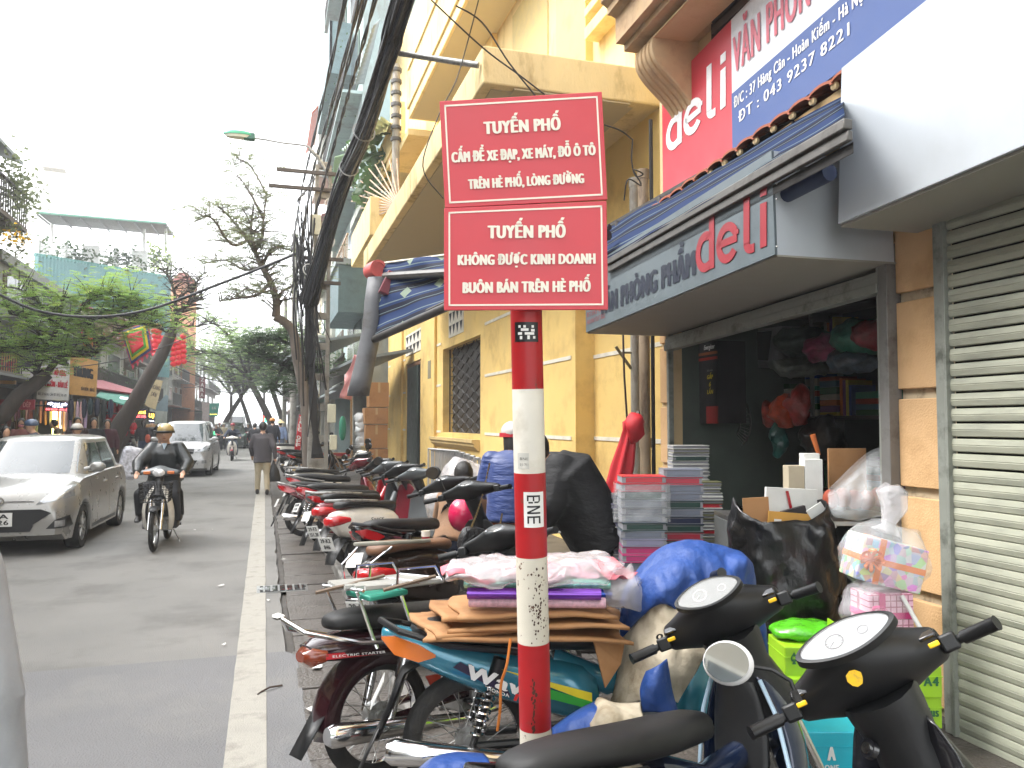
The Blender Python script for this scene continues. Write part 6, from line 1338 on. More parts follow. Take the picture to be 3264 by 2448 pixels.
for sx, sy, lb in ((272, 1075, 'plain red flag hanging inside the green tree'), (292, 1100, 'second plain red flag beside the tree bough')):
    m = MB(); a, b, c, d_ = PY(sx-14, sy-25, 24), PY(sx+14, sy-20, 24), PY(sx+12, sy+40, 24), PY(sx-6, sy+25, 24); 
    m.grid(lambda u, v: (a*(1-u)+b*u)*(1-v)+(d_*(1-u)+c*u)*v+V((0, .06*sin(u*9), 0)), 6, 6); tag(m.build('red_flag', H('flag red', '#c8343c'), smooth=180, thick=.005), lb, 'flag')
# ================= RIGHT SIDE BEYOND THE VILLA =================
G2 = 'houses along the right side beyond the villa'
house('grey shophouse right behind the yellow villa with a dark open shop', 3.3, 27.2, 32, 9.5, wallm('wall r1', '#9c9f98'), 1, 3, True, None, 1, True, 3, grp=G2)
tall = house('tall grey green house towering behind the cable bundle', 3.6, 32, 44, 27, wallm('wall r2', '#8fa09e'), 1, 7, True, None, 2, True, 4, grp=G2)
for y0, y1, z, xo in ((36, 44, 17.4, 2.55), (32.2, 36, 21, 2.8)):
    m = MB(); bxw(m, xo, 3.6, y0, y1, z, z+.5); bxw(m, xo, xo+.12, y0, y1, z+.5, z+2.4); bxw(m, xo, 3.6, y0, y0+.12, z+.5, z+2.4); m.build('closed_balcony', H('blue grey balcony', '#6f8588', dirt=srgb('#5a6b6c')), tall, smooth=0)
for i, (lb, a, b, h, c) in enumerate([('pale narrow house with a tiled roof past the tall one', 44, 52, 13, '#a8a79c'), ('cream house on the right past the lattice pole', 52, 64, 10, '#b0a58c'), ('grey house on the right far behind the trees', 64, 84, 10, '#8f918c'), ('last far house on the right', 84, 130, 9, '#8a8780')]):
    house(lb, 3.4, a, b, h, wallm('wall right %d' % i, c), 1, 4, True, m_rt if i == 0 else None, 2, True, 20+i, grp=G2)
# orange roofed box hanging over
m = MB(); q = [PX(x, y, 2.0) for x, y in ((1050, 355), (1068, 330), (1005, 470), (1000, 425))]
oh = thing('tiled_roof_bay', 'white bay with an orange tiled roof jutting from the tall house', 'bay', PX(1030, 480, 2.2))
p = PX(1003, 555, 2.6); p2 = PX(1052, 540, 2.6); zt_ = PX(1003, 450, 2.6).z
m = MB(); bxw(m, 2.6, 3.6, 44.2, 50, zt_-3.2, zt_); m.build('wall', wallm('white bay wall', '#c9c6bc'), oh, smooth=0)
m = MB(); m.hexa([V((2.2, 43.8, zt_)), V((2.2, 50.5, zt_)), V((3.7, 50.5, zt_+2)), V((3.7, 43.8, zt_+2))], [V((2.2, 43.8, zt_+.15)), V((2.2, 50.5, zt_+.15)), V((3.7, 50.5, zt_+2.15)), V((3.7, 43.8, zt_+2.15))]); m.build('roof', H('orange roof tile', '#a85236'), oh, smooth=0, fix=True)
# sunburst railing, plants, sheet roofs next to the villa
sb = thing('sunburst_railing', 'rusty white sunburst window guard with plants behind it', 'railing', PX(1200, 620, 2.7))
c0 = PX(1275, 660, 2.75); m_rw = H('rusty white iron', '#b39a80', rough=.7, dirt=srgb('#7a4a30'), dscale=12)
for k in range(13):
    a = radians(92+k*9.2); L_ = 150 if k < 10 else 120; e = PX(1270+cos(a)*L_, 655-sin(a)*L_, 2.75); m = MB(); m.tube([c0, e], .02, 5); m.build('ray_bar', m_rw, sb)
for k in range(7):
    y0 = 27.4+k*.55; m = MB(); m.tube([(2.6, y0, 7.1), (2.6, y0, 8.1)], .02, 5); m.build('upright_bar', m_rw, sb)
m = MB(); bxw(m, 2.57, 2.63, 27.2, 31.5, 8.05, 8.12); bxw(m, 2.57, 2.63, 27.2, 31.5, 7.05, 7.12); m.build('rail', m_rw, sb, smooth=0)
m = MB(); leaves(m, PX(1185, 560, 3.0), (.3, .9, .5), 260, .35, R_); q = m.build('potted_palms', m_lf2, smooth=0); tag(q, 'spiky green potted palms behind the sunburst guard', 'plants')['kind'] = 'stuff'
for i, (q4, Xa, Xb, mt, lb) in enumerate([(((1056, 585), (1110, 570), (1135, 480), (1068, 500)), 2.2, 3.2, H('green sheet roof', '#6f8a68'), 'green corrugated sheet roof above the meter boxes'), (((1130, 270), (1160, 268), (1212, 60), (1190, 80)), 2.9, 3.5, m_gsh, 'grey corrugated sheet roof high behind the cables'), (((1090, 480), (1160, 500), (1250, 395), (1215, 370)), 2.3, 3.4, H('pale green sheet', '#a9bfae'), 'pale green plastic sheet roof beside the villa')]):
    P4 = [PX(q4[0][0], q4[0][1], Xa), PX(q4[1][0], q4[1][1], Xb), PX(q4[2][0], q4[2][1], Xb), PX(q4[3][0], q4[3][1], Xa)]; m = MB(); N_ = 40
    m.grid(lambda u, v: (P4[0]*(1-v)+P4[1]*v)*(1-u)+(P4[3]*(1-v)+P4[2]*v)*u+V((0, 0, .06*sin(u*2*pi*13))), 104, 2); tag(m.build('sheet_roof', mt, smooth=60, thick=.02), lb, 'sheet roof')
m = MB(); 
dpv = thing('villa_downpipe', 'old grey downpipe with iron clamps at the far corner of the villa', 'downpipe', PX(1268, 300, 3.0))
a, b = PX(1262, 445, 2.9), PX(1266, 200, 2.9); b = V((a.x, a.y, b.z)); m.tube([a-V((0, 0, 3)), b], .09, 10); m.build('pipe', m_pvc, dpv)
for k in range(7): m = MB(); c = a.lerp(b, k/6.5); m.cyl(c-V((0, 0, .04)), c+V((0, 0, .04)), .13, n=10); m.build('clamp', m_rail, dpv)
# teal shop block, slanting grey canopies and shop clutter beyond the villa
tb2 = thing('teal_shop_canopy', 'dark teal boxed canopy below the villa balcony corner', 'canopy', PX(1100, 900, 2.4))
pA = PX(1060, 1020, 2.3); m = MB(); bxw(m, 2.3, 3.6, 27.1, 27.1+5, pA.z, pA.z+1.6); m.build('canopy_box', H('dark teal box', '#4a5f62', dirt=srgb('#3a4a4c')), tb2, smooth=0); m = MB(); bxw(m, 2.2, 3.6, 27.0, 32.2, pA.z+1.6, pA.z+1.8); m.build('canopy_top', m_gsh, tb2, smooth=0)
for i, (x0, y0, x1, y1, Y0, Y1, dz, lb) in enumerate([(868, 1160, 1020, 1082, 30, 24, .5, 'slanting pale grey sheet awning under the right trees'), (1010, 1200, 1130, 1140, 27, 22, .25, 'long dark grey awning beside the lattice pole')]):
    a, b = PY(x0, y0, Y0), PY(x1, y1, Y1); m = MB(); m.slab(a, b, b+V((1.6, 0, .3)), a+V((1.6, 0, .3)), .08, (0, 0, 1)); tag(m.build('sheet_awning', m_gsh, smooth=0, fix=True), lb, 'awning')
m_cart = H('brown cardboard', '#a3784e', rough=.8, var=.06, dirt=srgb('#8c6440'), dscale=3); m_tape = H('tape', '#b59a70', rough=.4)
def carton(label, c, d, grp=None, rz=0, mat=None):
    r = thing('carton', label, 'carton', (c[0], c[1], c[2]-d[2]/2), grp); Rz = Matrix.Rotation(rz, 3, 'Z'); m = MB(); m.box(c, d, Rz); m.build('box', mat or m_cart, r, smooth=0, bevel=.008)
    m = MB(); m.box(V(c)+Rz@V((0, -d[1]/2-.002, d[2]*.3)), (.06, .004, d[2]*.42), Rz); m.box(V(c)+V((0, 0, d[2]/2+.002)), (.06, d[1], .004), Rz); m.build('tape', m_tape, r, smooth=0); return r
YC = 21.5
for x0, x1, y0, y1, dy, lb in ((1177, 1240, 1219, 1298, 0, 'top carton of the tall stack behind the villa corner'), (1163, 1238, 1300, 1352, 0, 'second carton of the tall stack'), (1164, 1236, 1353, 1430, .05, 'third carton down in the tall stack'), (1164, 1237, 1431, 1500, .02, 'lowest carton of the tall stack, behind the motorbike bars')):
    a, b = PY(x0, y1, YC+dy), PY(x1, y0, YC+dy); carton(lb, ((a.x+b.x)/2, YC+dy+.3, (a.z+b.z)/2), (b.x-a.x, .6, b.z-a.z-.01), 'cartons stacked beyond the villa')
YG = 23.3; a, b = PY(960, 1505, YG), PY(1130, 1443, YG)
lgb = thing('television_carton', 'long brown television carton with a red top edge behind the pole', 'carton', ((a.x+b.x)/2, YG, .1))
m = MB(); m.box(((a.x+b.x)/2, YG+.12, (a.z+b.z)/2), (b.x-a.x, .24, b.z-a.z)); m.build('box', m_cart, lgb, smooth=0, bevel=.006)
m = MB(); m.box(((a.x+b.x)/2, YG-.004, b.z-.05), (b.x-a.x-.01, .004, .09)); m.build('red_band', H('carton red', '#9a2a2c'), lgb, smooth=0)
m = MB(); text(m, 'LG', PY(985, 1477, YG-.01), PY(997, 1477, YG-.01), .1, (0, 0, 1), .03); m.build('lettering', m_bl, lgb, smooth=0)
m = MB(); m.cyl(PY(976, 1472, YG-.02), PY(976, 1472, YG-.005), .05, n=16); m.build('round_mark', H('carton red', '#9a2a2c'), lgb)
wb = thing('plastic_sacks', 'pile of translucent white plastic sacks beside the carton stack', 'sacks', PY(1150, 1440, 22)); rnd.seed(5)
for k in range(6):
    c = PY(1148+rnd.uniform(-10, 12), 1335+k*17, 22); m = MB(); m.ell(c, (.2, .17, .15), 12, 8); m.v = [tuple(V(p)+V((noise.noise(V(p)*6), noise.noise(V(p)*6+V((3, 0, 0))), noise.noise(V(p)*6+V((7, 0, 0)))))*.07) for p in m.v]; m.build('sack', H('milky plastic', '#c4c6c6', rough=.3, coat=.4), wb)
gb = MB(); gb.ell(PY(1092, 1365, 22), (.1, .1, .35), 10, 8); tag(gb.build('green_net_bag', H('green net', '#2f7a62')), 'green net bag hanging in the dark shop beyond the pole', 'bag')
bar_ = MB(); bar_.cyl(PY(1120, 1480, 20), PY(1120, 1230, 20), .03); tag(bar_.build('bamboo_post', H('bamboo', '#8a6f4c')), 'slim bamboo post in front of the dark shop', 'post')
for k in range(7):
    c = PY(1145, 1475-k*8, 21); m = MB(); m.cyl(c, c+V((0, 0, .05)), .24, .24, 20); tag(m.build('metal_tray', m_steel), 'round metal tray in the stack between the sacks and the pole', 'tray', 'stacked metal trays')
# red vertical banner
bn = thing('street_banner', 'slanting red vertical banner with white characters beside the tree', 'banner', PY(945, 1440, 23))
q4 = [(954, 1322), (966, 1325), (958, 1435), (938, 1432)]; P4 = [PY(x, y, 23) for x, y in q4]
m = MB(); m.grid(lambda u, v: (P4[0]*(1-u)+P4[1]*u)*(1-v)+(P4[3]*(1-u)+P4[2]*u)*v+V((0, .04*sin(v*9), 0)), 4, 14); m.build('banner_cloth', H('banner red', '#c42a38'), bn, smooth=180, thick=.008)
for k, ch in enumerate('SALE OFF'):
    if ch == ' ': continue
    t = .08+k*.11; a = P4[0].lerp(P4[3], t+.06)+V((.03, -.09, 0)); b = P4[1].lerp(P4[2], t+.06)+V((-.03, -.09, 0)); m = MB(); text(m, ch, a, b, .1, (0, 0, 1), .03); m.build('lettering', m_white, bn, smooth=0)
m = MB(); m.tube([PY(957, 1300, 23.1), PY(962, 1440, 23.1)], .015, 5); m.build('banner_pole', m_rail, bn)
sg = MB(); a, b = PY(838, 1325, 60), PY(856, 1343, 60); sg.box(((a.x+b.x)/2, 60, (a.z+b.z)/2), (abs(b.x-a.x), .1, abs(a.z-b.z))); tag(sg.build('red_shop_light', emis('soft red glow', (.9, .1, .08), .8)), 'small red lit sign at the far end above the traffic', 'lit sign')
sg = MB(); a = PY(852, 1338, 58); sg.ell(a, (.2, .1, .2), 10, 6); tag(sg.build('green_signal', emis('green signal glow', (.05, 1, .45), 2.5)), 'small glowing green light at the far end above the traffic', 'signal light')
# ================= CARS =================
from mathutils.bvhtree import BVHTree
def car(name, label, pos, head, P_, body, txt=None, detail=1, emblem=None, cat='car', roofbox=None):
    r = thing(name, label, cat, pos, None, (0, 0, radians(head)))
    L_, W_, Hh, wb, fo, wr = P_['L'], P_['W'], P_['H'], P_['wb'], P_['fo'], P_['wr']
    hw = W_/2; xf = L_/2; xr = -L_/2; xa = xf-fo; xb = xa-wb; hood, cowl, belt = P_['hood'], P_['cowl'], P_['belt']
    B = lambda m, nm, mt, **k: m.build(nm, mt, r, local=True, **k)
    rings = []; N_ = 46
    for i in range(N_+1):
        x = xf-(L_)*i/N_; u = (x-xf)/-L_
        e = min(1, ((xf-x)/.55))**.5 if x > xf-.55 else (min(1, ((x-xr)/.3))**.5 if x < xr+.3 else 1)
        e = .80+.20*e if x > 0 else .88+.12*e
        w_ = hw*e
        if x > cowl: t = (xf-x)/(xf-cowl); top = hood[0]+(hood[1]-hood[0])*min(1, t)**.55
        else: t = (cowl-x)/(cowl-xr); top = hood[1]+(belt-hood[1])*min(1, t*2)
        if x < xr+.12: top -= .12*(1-(x-xr)/.12)
        zb_ = .19 if xr+.1 < x < xf-.1 else .27
        za = zb_
        for c in (xa, xb):
            d_ = abs(x-c); R_ = wr+.055
            if d_ < R_: za = max(za, wr+sqrt(R_*R_-d_*d_)*1.0)
        hz = top-.19; h2 = lambda k: max(za+.01*k*10, zb_+k*(top-zb_))
        half = [(0, za if za > zb_+.02 else zb_), (w_*.72, za if za > zb_+.02 else zb_), (w_*.975, za+.0), (w_*.995, max(za+.015, zb_+.16)), (w_, max(za+.03, zb_+.42*(top-zb_))), (w_*.985, max(za+.045, zb_+.72*(top-zb_))), (w_*.93, max(za+.06, top-.05)), (w_*.80, top-.002), (w_*.4, top+.02), (0, top+.028)]
        rings.append([V((x, y, z)) for y, z in half]+[V((x, -y, z)) for y, z in half[-2:0:-1]])
    m = MB(); m.loft(rings); bo = B(m, 'body', body, smooth=50, fix=True)
    bvh = BVHTree.FromPolygons([V(v) for v in m.v], m.f)
    # cabin
    rf, rb, cf, cb = P_['cabin']; rings = []; tk = [(0, 0), (.25, .27), (.5, .52), (.75, .76), (.92, .93), (1, .985)]
    def gout(t, z, ins=0, n=36):
        xf_ = cf+(rf-cf)*t; xb_ = cb+(rb-cb)*t; w_ = hw*(.90-.20*t)-ins; cx = (xf_+xb_)/2; a = (xf_-xb_)/2-ins
        return [V((cx+a*abs(cos(q))**.28*(1 if cos(q) > 0 else -1), w_*abs(sin(q))**.42*(1 if sin(q) > 0 else -1), z)) for q in [2*pi*k/n for k in range(n)]]
    zb0 = P_['hood'][1]-.03; zr = Hh-.05
    for t, zz in tk: rings.append(gout(t, zb0+(zr-zb0)*zz))
    rings.append(gout(1, zr+.02, .06)); rings.append(gout(1, zr+.045, .22)); rings.append(gout(1, zr+.05, .5))
    g = MB(); g.loft(rings); B(g, 'cabin', body, smooth=50, fix=True)
    gv = BVHTree.FromPolygons([V(v) for v in g.v], g.f)
    def proj(bv, poly, ax, off=.006, n=8):
        """poly: 4 corners; ax 'f' uses (y,z), 'l'/'r' uses (x,z)"""
        mm = MB()
        def fn(u, v):
            a = [(poly[0][i]*(1-u)+poly[1][i]*u)*(1-v)+(poly[3][i]*(1-u)+poly[2][i]*u)*v for i in (0, 1)]
            if ax == 'f': o, d_ = V((9, a[0], a[1])), V((-1, 0, 0))
            elif ax == 'b': o, d_ = V((-9, a[0], a[1])), V((1, 0, 0))
            elif ax == 'l': o, d_ = V((a[0], 5, a[1])), V((0, -1, 0))
            else: o, d_ = V((a[0], -5, a[1])), V((0, 1, 0))
            h = bv.ray_cast(o, d_)
            return (h[0]-d_*off) if h[0] is not None else V((a[0], 0, a[1])) if ax in 'lr' else V((0, a[0], a[1]))
        mm.grid(fn, n, n); return mm
    dz = zr-zb0; ww = hw*.9
    q = proj(gv, [(-ww*.86, zb0+.05), (ww*.86, zb0+.05), (ww*.73, zb0+dz*.93), (-ww*.73, zb0+dz*.93)], 'f', .008, 12); B(q, 'windscreen', m_cargl, smooth=180)
    q = proj(gv, [(-ww*.8, zb0+.1), (ww*.8, zb0+.1), (ww*.68, zb0+dz*.85), (-ww*.68, zb0+dz*.85)], 'b', .008, 8); B(q, 'rear_window', m_cargl, smooth=180)
    for s in 'lr':
        for (xa_, xb_, xc_, xd_) in P_['side']:
            q = proj(gv, [(xa_, zb0+.045), (xb_, zb0+.045), (xc_, zb0+dz*.86), (xd_, zb0+dz*.86)], s, .007, 8); B(q, 'side_window', m_cargl, smooth=180)
        if detail:
            for x in P_['doors']:
                q = proj(bvh, [(x-.004, .3), (x+.004, .3), (x+.004, zb0-.05), (x-.004, zb0-.05)], s, .002, 6); B(q, 'door_seam', m_dark, smooth=0)
            for x in P_['handles']:
                q = MB(); q.box((x, hw*.985*(1 if s == 'l' else -1), zb0-.13), (.17, .03, .03)); B(q, 'door_handle', body, bevel=.01)
            q = proj(bvh, [(xb+.45, .27), (xa-.45, .27), (xa-.45, .22), (xb+.45, .22)], s, .004, 6); B(q, 'sill_trim', m_black, smooth=0)
    for sy in (1, -1):
        for x in (xa, xb):
            m = MB(); c = V((x, sy*(hw-.11), wr)); m.ring(c, (0, 1, 0), wr-.06, [(-.03, -.09), (.05, -.09), (.06, -.05), (.06, .05), (.05, .09), (-.03, .09)], 32); ty = B(m, 'tyre', m_rubber)
            m = MB(); m.cyl(c-V((0, .05, 0)), c+V((0, .05, 0)), wr-.085, n=24); B(m, 'wheel_disc', m_dark)
            m = MB(); m.ring(c+V((0, sy*.06, 0)), (0, 1, 0), wr-.1, [(-.015, -.015), (.02, -.01), (.02, .015), (-.015, .015)], 28); m.cyl(c+V((0, sy*.04, 0)), c+V((0, sy*.075, 0)), .045, n=12)
            for k in range(7):
                a = 2*pi*k/7; m.tube([c+V((cos(a)*.03, sy*.06, sin(a)*.03)), c+V((cos(a)*(wr-.1), sy*.065, sin(a)*(wr-.1)))], [.025, .018], 6, flat=.6)
            B(m, 'wheel_rim', m_alu)
        m = MB(); b_ = V((cf-.28, sy*(hw*.9), zb0+.09)); m.ell(b_+V((0, sy*.13, .03)), (.06, .11, .075), 14, 8); m.cyl(b_-V((0, sy*.04, 0)), b_+V((0, sy*.06, .02)), .03, n=8); B(m, 'side_mirror', body)
    for nm, ax, poly, mt in P_['parts']:
        for s in ((1, -1) if nm[-1] == '*' else (1,)):
            pp = [(a*s, b) for a, b in poly] if ax == 'f' else poly
            q = proj(bvh, pp, ax, .008 if nm[0] != '+' else .014, 10); B(q, nm.strip('*+'), mt, smooth=180)
    if detail:
        hx = bvh.ray_cast(V((9, 0, P_['plz'])), V((-1, 0, 0)))[0]
        m = MB(); m.box((hx.x+.015, 0, P_['plz']), (.015, P_.get('plw', .34), .17)); q = B(m, 'number_plate', m_plate, smooth=0)
        if txt:
            m = MB()
            for i, s in enumerate(txt): m = MB(); z = P_['plz']+.012-i*.075 if len(txt) > 1 else P_['plz']-.05; text(m, s, (hx.x+.026, -.14, z), (hx.x+.026, .14, z), .06 if len(txt) > 1 else .09, (0, 0, 1), .02); m.build('lettering', m_inkblk, q, local=True, smooth=0)
        if emblem:
            hx = bvh.ray_cast(V((9, 0, emblem)), V((-1, 0, 0)))[0]; m = MB(); m.ring(hx+V((.02, 0, 0)), V((1, 0, .2)), .06, [(-.008, -.004), (.008, -.004), (.008, .004), (-.008, .004)], 24); m.v = [(x, y*1.25, (z-emblem)*.8+emblem) for x, y, z in m.v]
            m.tube([hx+V((.02, .035, -.035)), hx+V((.02, .015, .035))], .007, 6); m.tube([hx+V((.02, -.015, -.035)), hx+V((.02, -.035, .035))], .007, 6); m.tube([hx+V((.02, .022, -.005)), hx+V((.02, -.022, .008))], .006, 6); B(m, 'emblem', m_chrome)
    return r
m_cargl = M('car glass', (.05, .06, .065), .05, spec=.8, coat=1, var=.4, scale=1.2)
m_silver = M('silver car paint', (.27, .265, .25), .3, .35, var=.05, coat=.6, dirt=(.2, .175, .145), dscale=.9, dlo=.5, dhi=1)
m_silver2 = M('pale silver car paint', (.42, .42, .42), .3, .3, var=.04, coat=.6)
m_hl = M('headlight glass', (.34, .35, .36), .08, .4, coat=1, var=.25, scale=14)
m_grl = M('black grille', (.012, .012, .013), .4)
HB = dict(L=3.8, W=1.68, H=1.52, wb=2.43, fo=.74, wr=.295, hood=(.70, .98), cowl=1.02, belt=1.02, cabin=(.28, -1.42, 1.0, -1.78), plz=.48, plw=.36,
    side=[(.55, -.28, -.28, .22), (-.36, -1.1, -1.02, -.36)], doors=[.72, -.32, -1.05], handles=[-.1, -.92],
    parts=[('headlight*', 'f', [(.44, .66), (.79, .73), (.77, .88), (.62, .84)], m_hl), ('grille', 'f', [(-.40, .40), (.40, .40), (.62, .55), (-.62, .55)], m_grl), ('grille', 'f', [(-.62, .55), (.62, .55), (.5, .60), (-.5, .60)], m_grl), ('lower_grille', 'f', [(-.38, .32), (.38, .32), (.42, .40), (-.42, .40)], m_grl), ('+chrome_bar', 'f', [(-.42, .695), (.42, .695), (.42, .71), (-.42, .71)], m_chrome), ('fog_surround*', 'f', [(.56, .35), (.8, .35), (.78, .5), (.66, .46)], m_grl), ('+fog_lamp*', 'f', [(.66, .37), (.75, .37), (.75, .45), (.66, .45)], m_hl)])
car('silver_hatchback', 'silver grey hatchback driving toward the camera at the left edge', (-3.13, 13.45, 0), -92, HB, m_silver, ('30A', '48.26'), emblem=.715)
MPV = dict(L=4.58, W=1.77, H=1.76, wb=2.75, fo=.88, wr=.33, hood=(.80, 1.08), cowl=1.45, belt=1.08, cabin=(.75, -2.0, 1.45, -2.22), plz=.5,
    side=[(.95, .1, .1, .7), (.02, -.85, -.85, .02), (-.95, -1.85, -1.75, -.95)], doors=[1.0, .06, -.9], handles=[.2, -.75],
    parts=[('headlight*', 'f', [(.42, .76), (.82, .80), (.84, 1.0), (.6, .93)], m_hl), ('grille', 'f', [(-.38, .72), (.38, .72), (.4, .88), (-.4, .88)], m_grl), ('+chrome_bar', 'f', [(-.38, .78), (.38, .78), (.38, .81), (-.38, .81)], m_chrome), ('lower_grille', 'f', [(-.4, .36), (.4, .36), (.5, .52), (-.5, .52)], m_grl), ('fog_lamp*', 'f', [(.62, .42), (.76, .42), (.76, .52), (.62, .52)], m_hl)])
car('silver_people_carrier', 'pale silver people carrier driving behind the couple on the motorbike', (-2.45, 29.2, 0), -91, MPV, m_silver2, ('30E-', '5.29'), emblem=.80)
SUV = dict(MPV); SUV.update(L=4.5, W=1.85, H=1.72)
car('dark_off_roader', 'dark green-black off roader farther back, left of the walking man', (-2.05, 58, 0), -90, SUV, M('dark green paint', (.02, .028, .026), .25, coat=.6), None, detail=1)
car('green_white_minibus', 'pale minibus with a green windscreen band behind the dark off roader', (-2.6, 84, 0), -90, dict(MPV, L=5.5, W=2.0, H=2.4, hood=(1.0, 1.3), belt=1.3), M('pale van paint', (.6, .62, .6), .4), None, detail=0)
car('white_saloon', 'white car right of the dark off roader, partly hidden', (-.6, 86, 0), -90, dict(HB, H=1.48), M('white car paint', (.62, .62, .62), .3, coat=.5), None, detail=0)
# ================= PEOPLE =================
def cap_(m, a, b, ra, rb, n=10):
    a, b = V(a), V(b); m.tube([a, b], [ra, rb], n); m.ell(a, (ra,)*3, n, 6); m.ell(b, (rb,)*3, n, 6)
POSE = {
 'stand': dict(hip=(0, 0, .90), sh=(.0, 0, 1.38), nk=(.01, 0, 1.46), hd=(.025, 0, 1.58), el=((-.04, .25, 1.12), (-.04, -.25, 1.12)), wr=((.03, .27, .88), (.03, -.27, .88)), kn=((.02, .1, .49), (.02, -.1, .49)), an=((-.02, .11, .08), (-.02, -.11, .08))),
 'walk': dict(hip=(0, 0, .90), sh=(.03, 0, 1.38), nk=(.04, 0, 1.46), hd=(.07, 0, 1.58), el=((.06, .26, 1.13), (-.12, -.26, 1.13)), wr=((.2, .25, .93), (-.1, -.29, .88)), kn=((.12, .1, .50), (.0, -.1, .48)), an=((.16, .1, .09), (-.22, -.1, .12))),
 'ride': dict(hip=(-.02, 0, .86), sh=(.10, 0, 1.34), nk=(.13, 0, 1.42), hd=(.17, 0, 1.54), el=((.28, .32, 1.13), (.28, -.32, 1.13)), wr=((.52, .34, 1.05), (.52, -.34, 1.05)), kn=((.42, .17, .70), (.42, -.17, .70)), an=((.30, .19, .33), (.30, -.19, .33))),
 'bend': dict(hip=(-.12, 0, .90), sh=(.32, 0, 1.18), nk=(.40, 0, 1.18), hd=(.50, 0, 1.12), el=((.42, .24, .92), (.42, -.24, .92)), wr=((.50, .16, .68), (.50, -.16, .68)), kn=((-.05, .12, .49), (-.05, -.12, .49)), an=((-.10, .12, .08), (-.10, -.12, .08))),
 'lookdown': dict(hip=(-.03, 0, .90), sh=(.08, 0, 1.35), nk=(.12, 0, 1.43), hd=(.19, 0, 1.53), el=((.08, .25, 1.08), (.08, -.25, 1.08)), wr=((.28, .14, 1.0), (.28, -.14, 1.0)), kn=((.02, .1, .49), (.02, -.1, .49)), an=((-.04, .11, .08), (-.04, -.11, .08))),
 'crouch': dict(hip=(-.15, 0, .42), sh=(.15, 0, .84), nk=(.2, 0, .92), hd=(.26, 0, 1.03), el=((.3, .26, .62), (.3, -.26, .62)), wr=((.5, .18, .55), (.5, -.18, .55)), kn=((.3, .16, .5), (.3, -.16, .5)), an=((.08, .14, .08), (.08, -.14, .08)))}
m_boot = M('dark shoe', (.015, .013, .012), .4)
def person(label, pos, head, pose, top, bottom, hat=None, hair=True, scale=1, tie=None, detail=1, long=False, coat=0, fat=1, skirt=0, mask=None, grp=None, shoes=None, mods=None, puff=0):
    p = dict(POSE[pose]); p.update(mods or {}); r = thing('person', label, 'person', pos, grp, (0, 0, radians(head))); r.scale = (scale,)*3
    B = lambda m, nm, mt, **k: m.build(nm, mt, r, local=True, **k)
    hip, sh, nk, hd = V(p['hip']), V(p['sh']), V(p['nk']), V(p['hd']); vx = .02 if detail < 2 else .012
    fw = (hd-nk); 
    m = MB(); m.ell(hd+V((0, 0, .01)), (.093, .078, .115), 16, 10); m.ell(hd+V((.02, 0, -.055)), (.07, .06, .06), 12, 8)
    cap_(m, sh+V((0, 0, .0)), hd-V((.01, 0, .05)), .06, .05); cap_(m, hip, sh, .1, .1)
    if detail > 1: m.tube([hd+V((.085, 0, .02)), hd+V((.115, 0, -.02)), hd+V((.09, 0, -.03))], [.01, .017, .012], 8); [m.ell(hd+V((0, s*.082, -.005)), (.02, .012, .03), 8, 6) for s in (1, -1)]
    for s, i in ((1, 0), (-1, 1)):
        so = sh+V((0, s*.16, 0)); e = V(p['el'][i]); w_ = V(p['wr'][i]); cap_(m, so, e, .045, .04); cap_(m, e, w_, .038, .028)
        dr = (w_-e).normalized(); sd = dr.cross(V((0, 1, 0))).normalized(); k = w_+dr*.06; m.ell(k, (.035, .028, .045), 10, 6)
        side = V((0, 1, 0))
        for f_ in range(4):
            o = k+dr*.025+side*((f_-1.5)*.017); l_ = (.05, .058, .055, .045)[f_]; q = o+dr*l_*.7; cap_(m, o, q, .010, .009, 6); cap_(m, q, q+dr*l_*.3+V((.02, 0, -.025)), .009, .008, 6)
        o = w_+dr*.03+side*(-s*.025); cap_(m, o, o+dr*.045+side*(-s*.02), .012, .009, 6)
        cap_(m, hip+V((0, s*.09, 0)), V(p['kn'][i]), .07, .05); cap_(m, V(p['kn'][i]), V(p['an'][i]), .048, .035)
    B(m, 'body', m_skin, remesh=vx)
    # jacket
    j = .018+puff; m = MB(); wst = hip+V((0, 0, .06-coat)); mid = wst*.45+sh*.55
    rings = []
    ax = (sh-hip).normalized(); bk = V((0, 1, 0)).cross(ax).normalized()
    for c, a, b in ((wst-ax*.05, .185*fat, .135*fat), (wst+ax*.04, .18*fat, .13*fat), (mid, .185*fat, .135*fat), (sh-ax*.06, .20*fat, .13*fat), (sh+ax*.02, .17, .10), (sh+ax*.07, .075, .07)):
        rings.append([c+V((0, 1, 0))*(cos(t)*(a+puff))+bk*(sin(t)*(b+puff)) for t in [2*pi*k/20 for k in range(20)]])
    m.loft(rings)
    for s, i in ((1, 0), (-1, 1)):
        so = sh+V((0, s*.165, -.01)); e = V(p['el'][i]); w_ = V(p['wr'][i]); cap_(m, so, e, .068+j, .052+j); cap_(m, e, w_, .05+j, .038+j*.6)
    m.v = [tuple(V(q)+V((noise.noise(V(q)*9), noise.noise(V(q)*9+V((5, 0, 0))), noise.noise(V(q)*9+V((9, 0, 0)))))*.012) for q in m.v]
    B(m, 'jacket', top, remesh=.018)
    m = MB()
    for s, i in ((1, 0), (-1, 1)):
        k, a = V(p['kn'][i]), V(p['an'][i]); cap_(m, hip+V((0, s*.085, -.02)), k, .105*fat, .075); cap_(m, k, a+V((0, 0, .03)), .075, .062)
    m.ell(hip, (.12*fat, .165*fat, .12), 14, 8); B(m, 'trousers', bottom, remesh=.02)
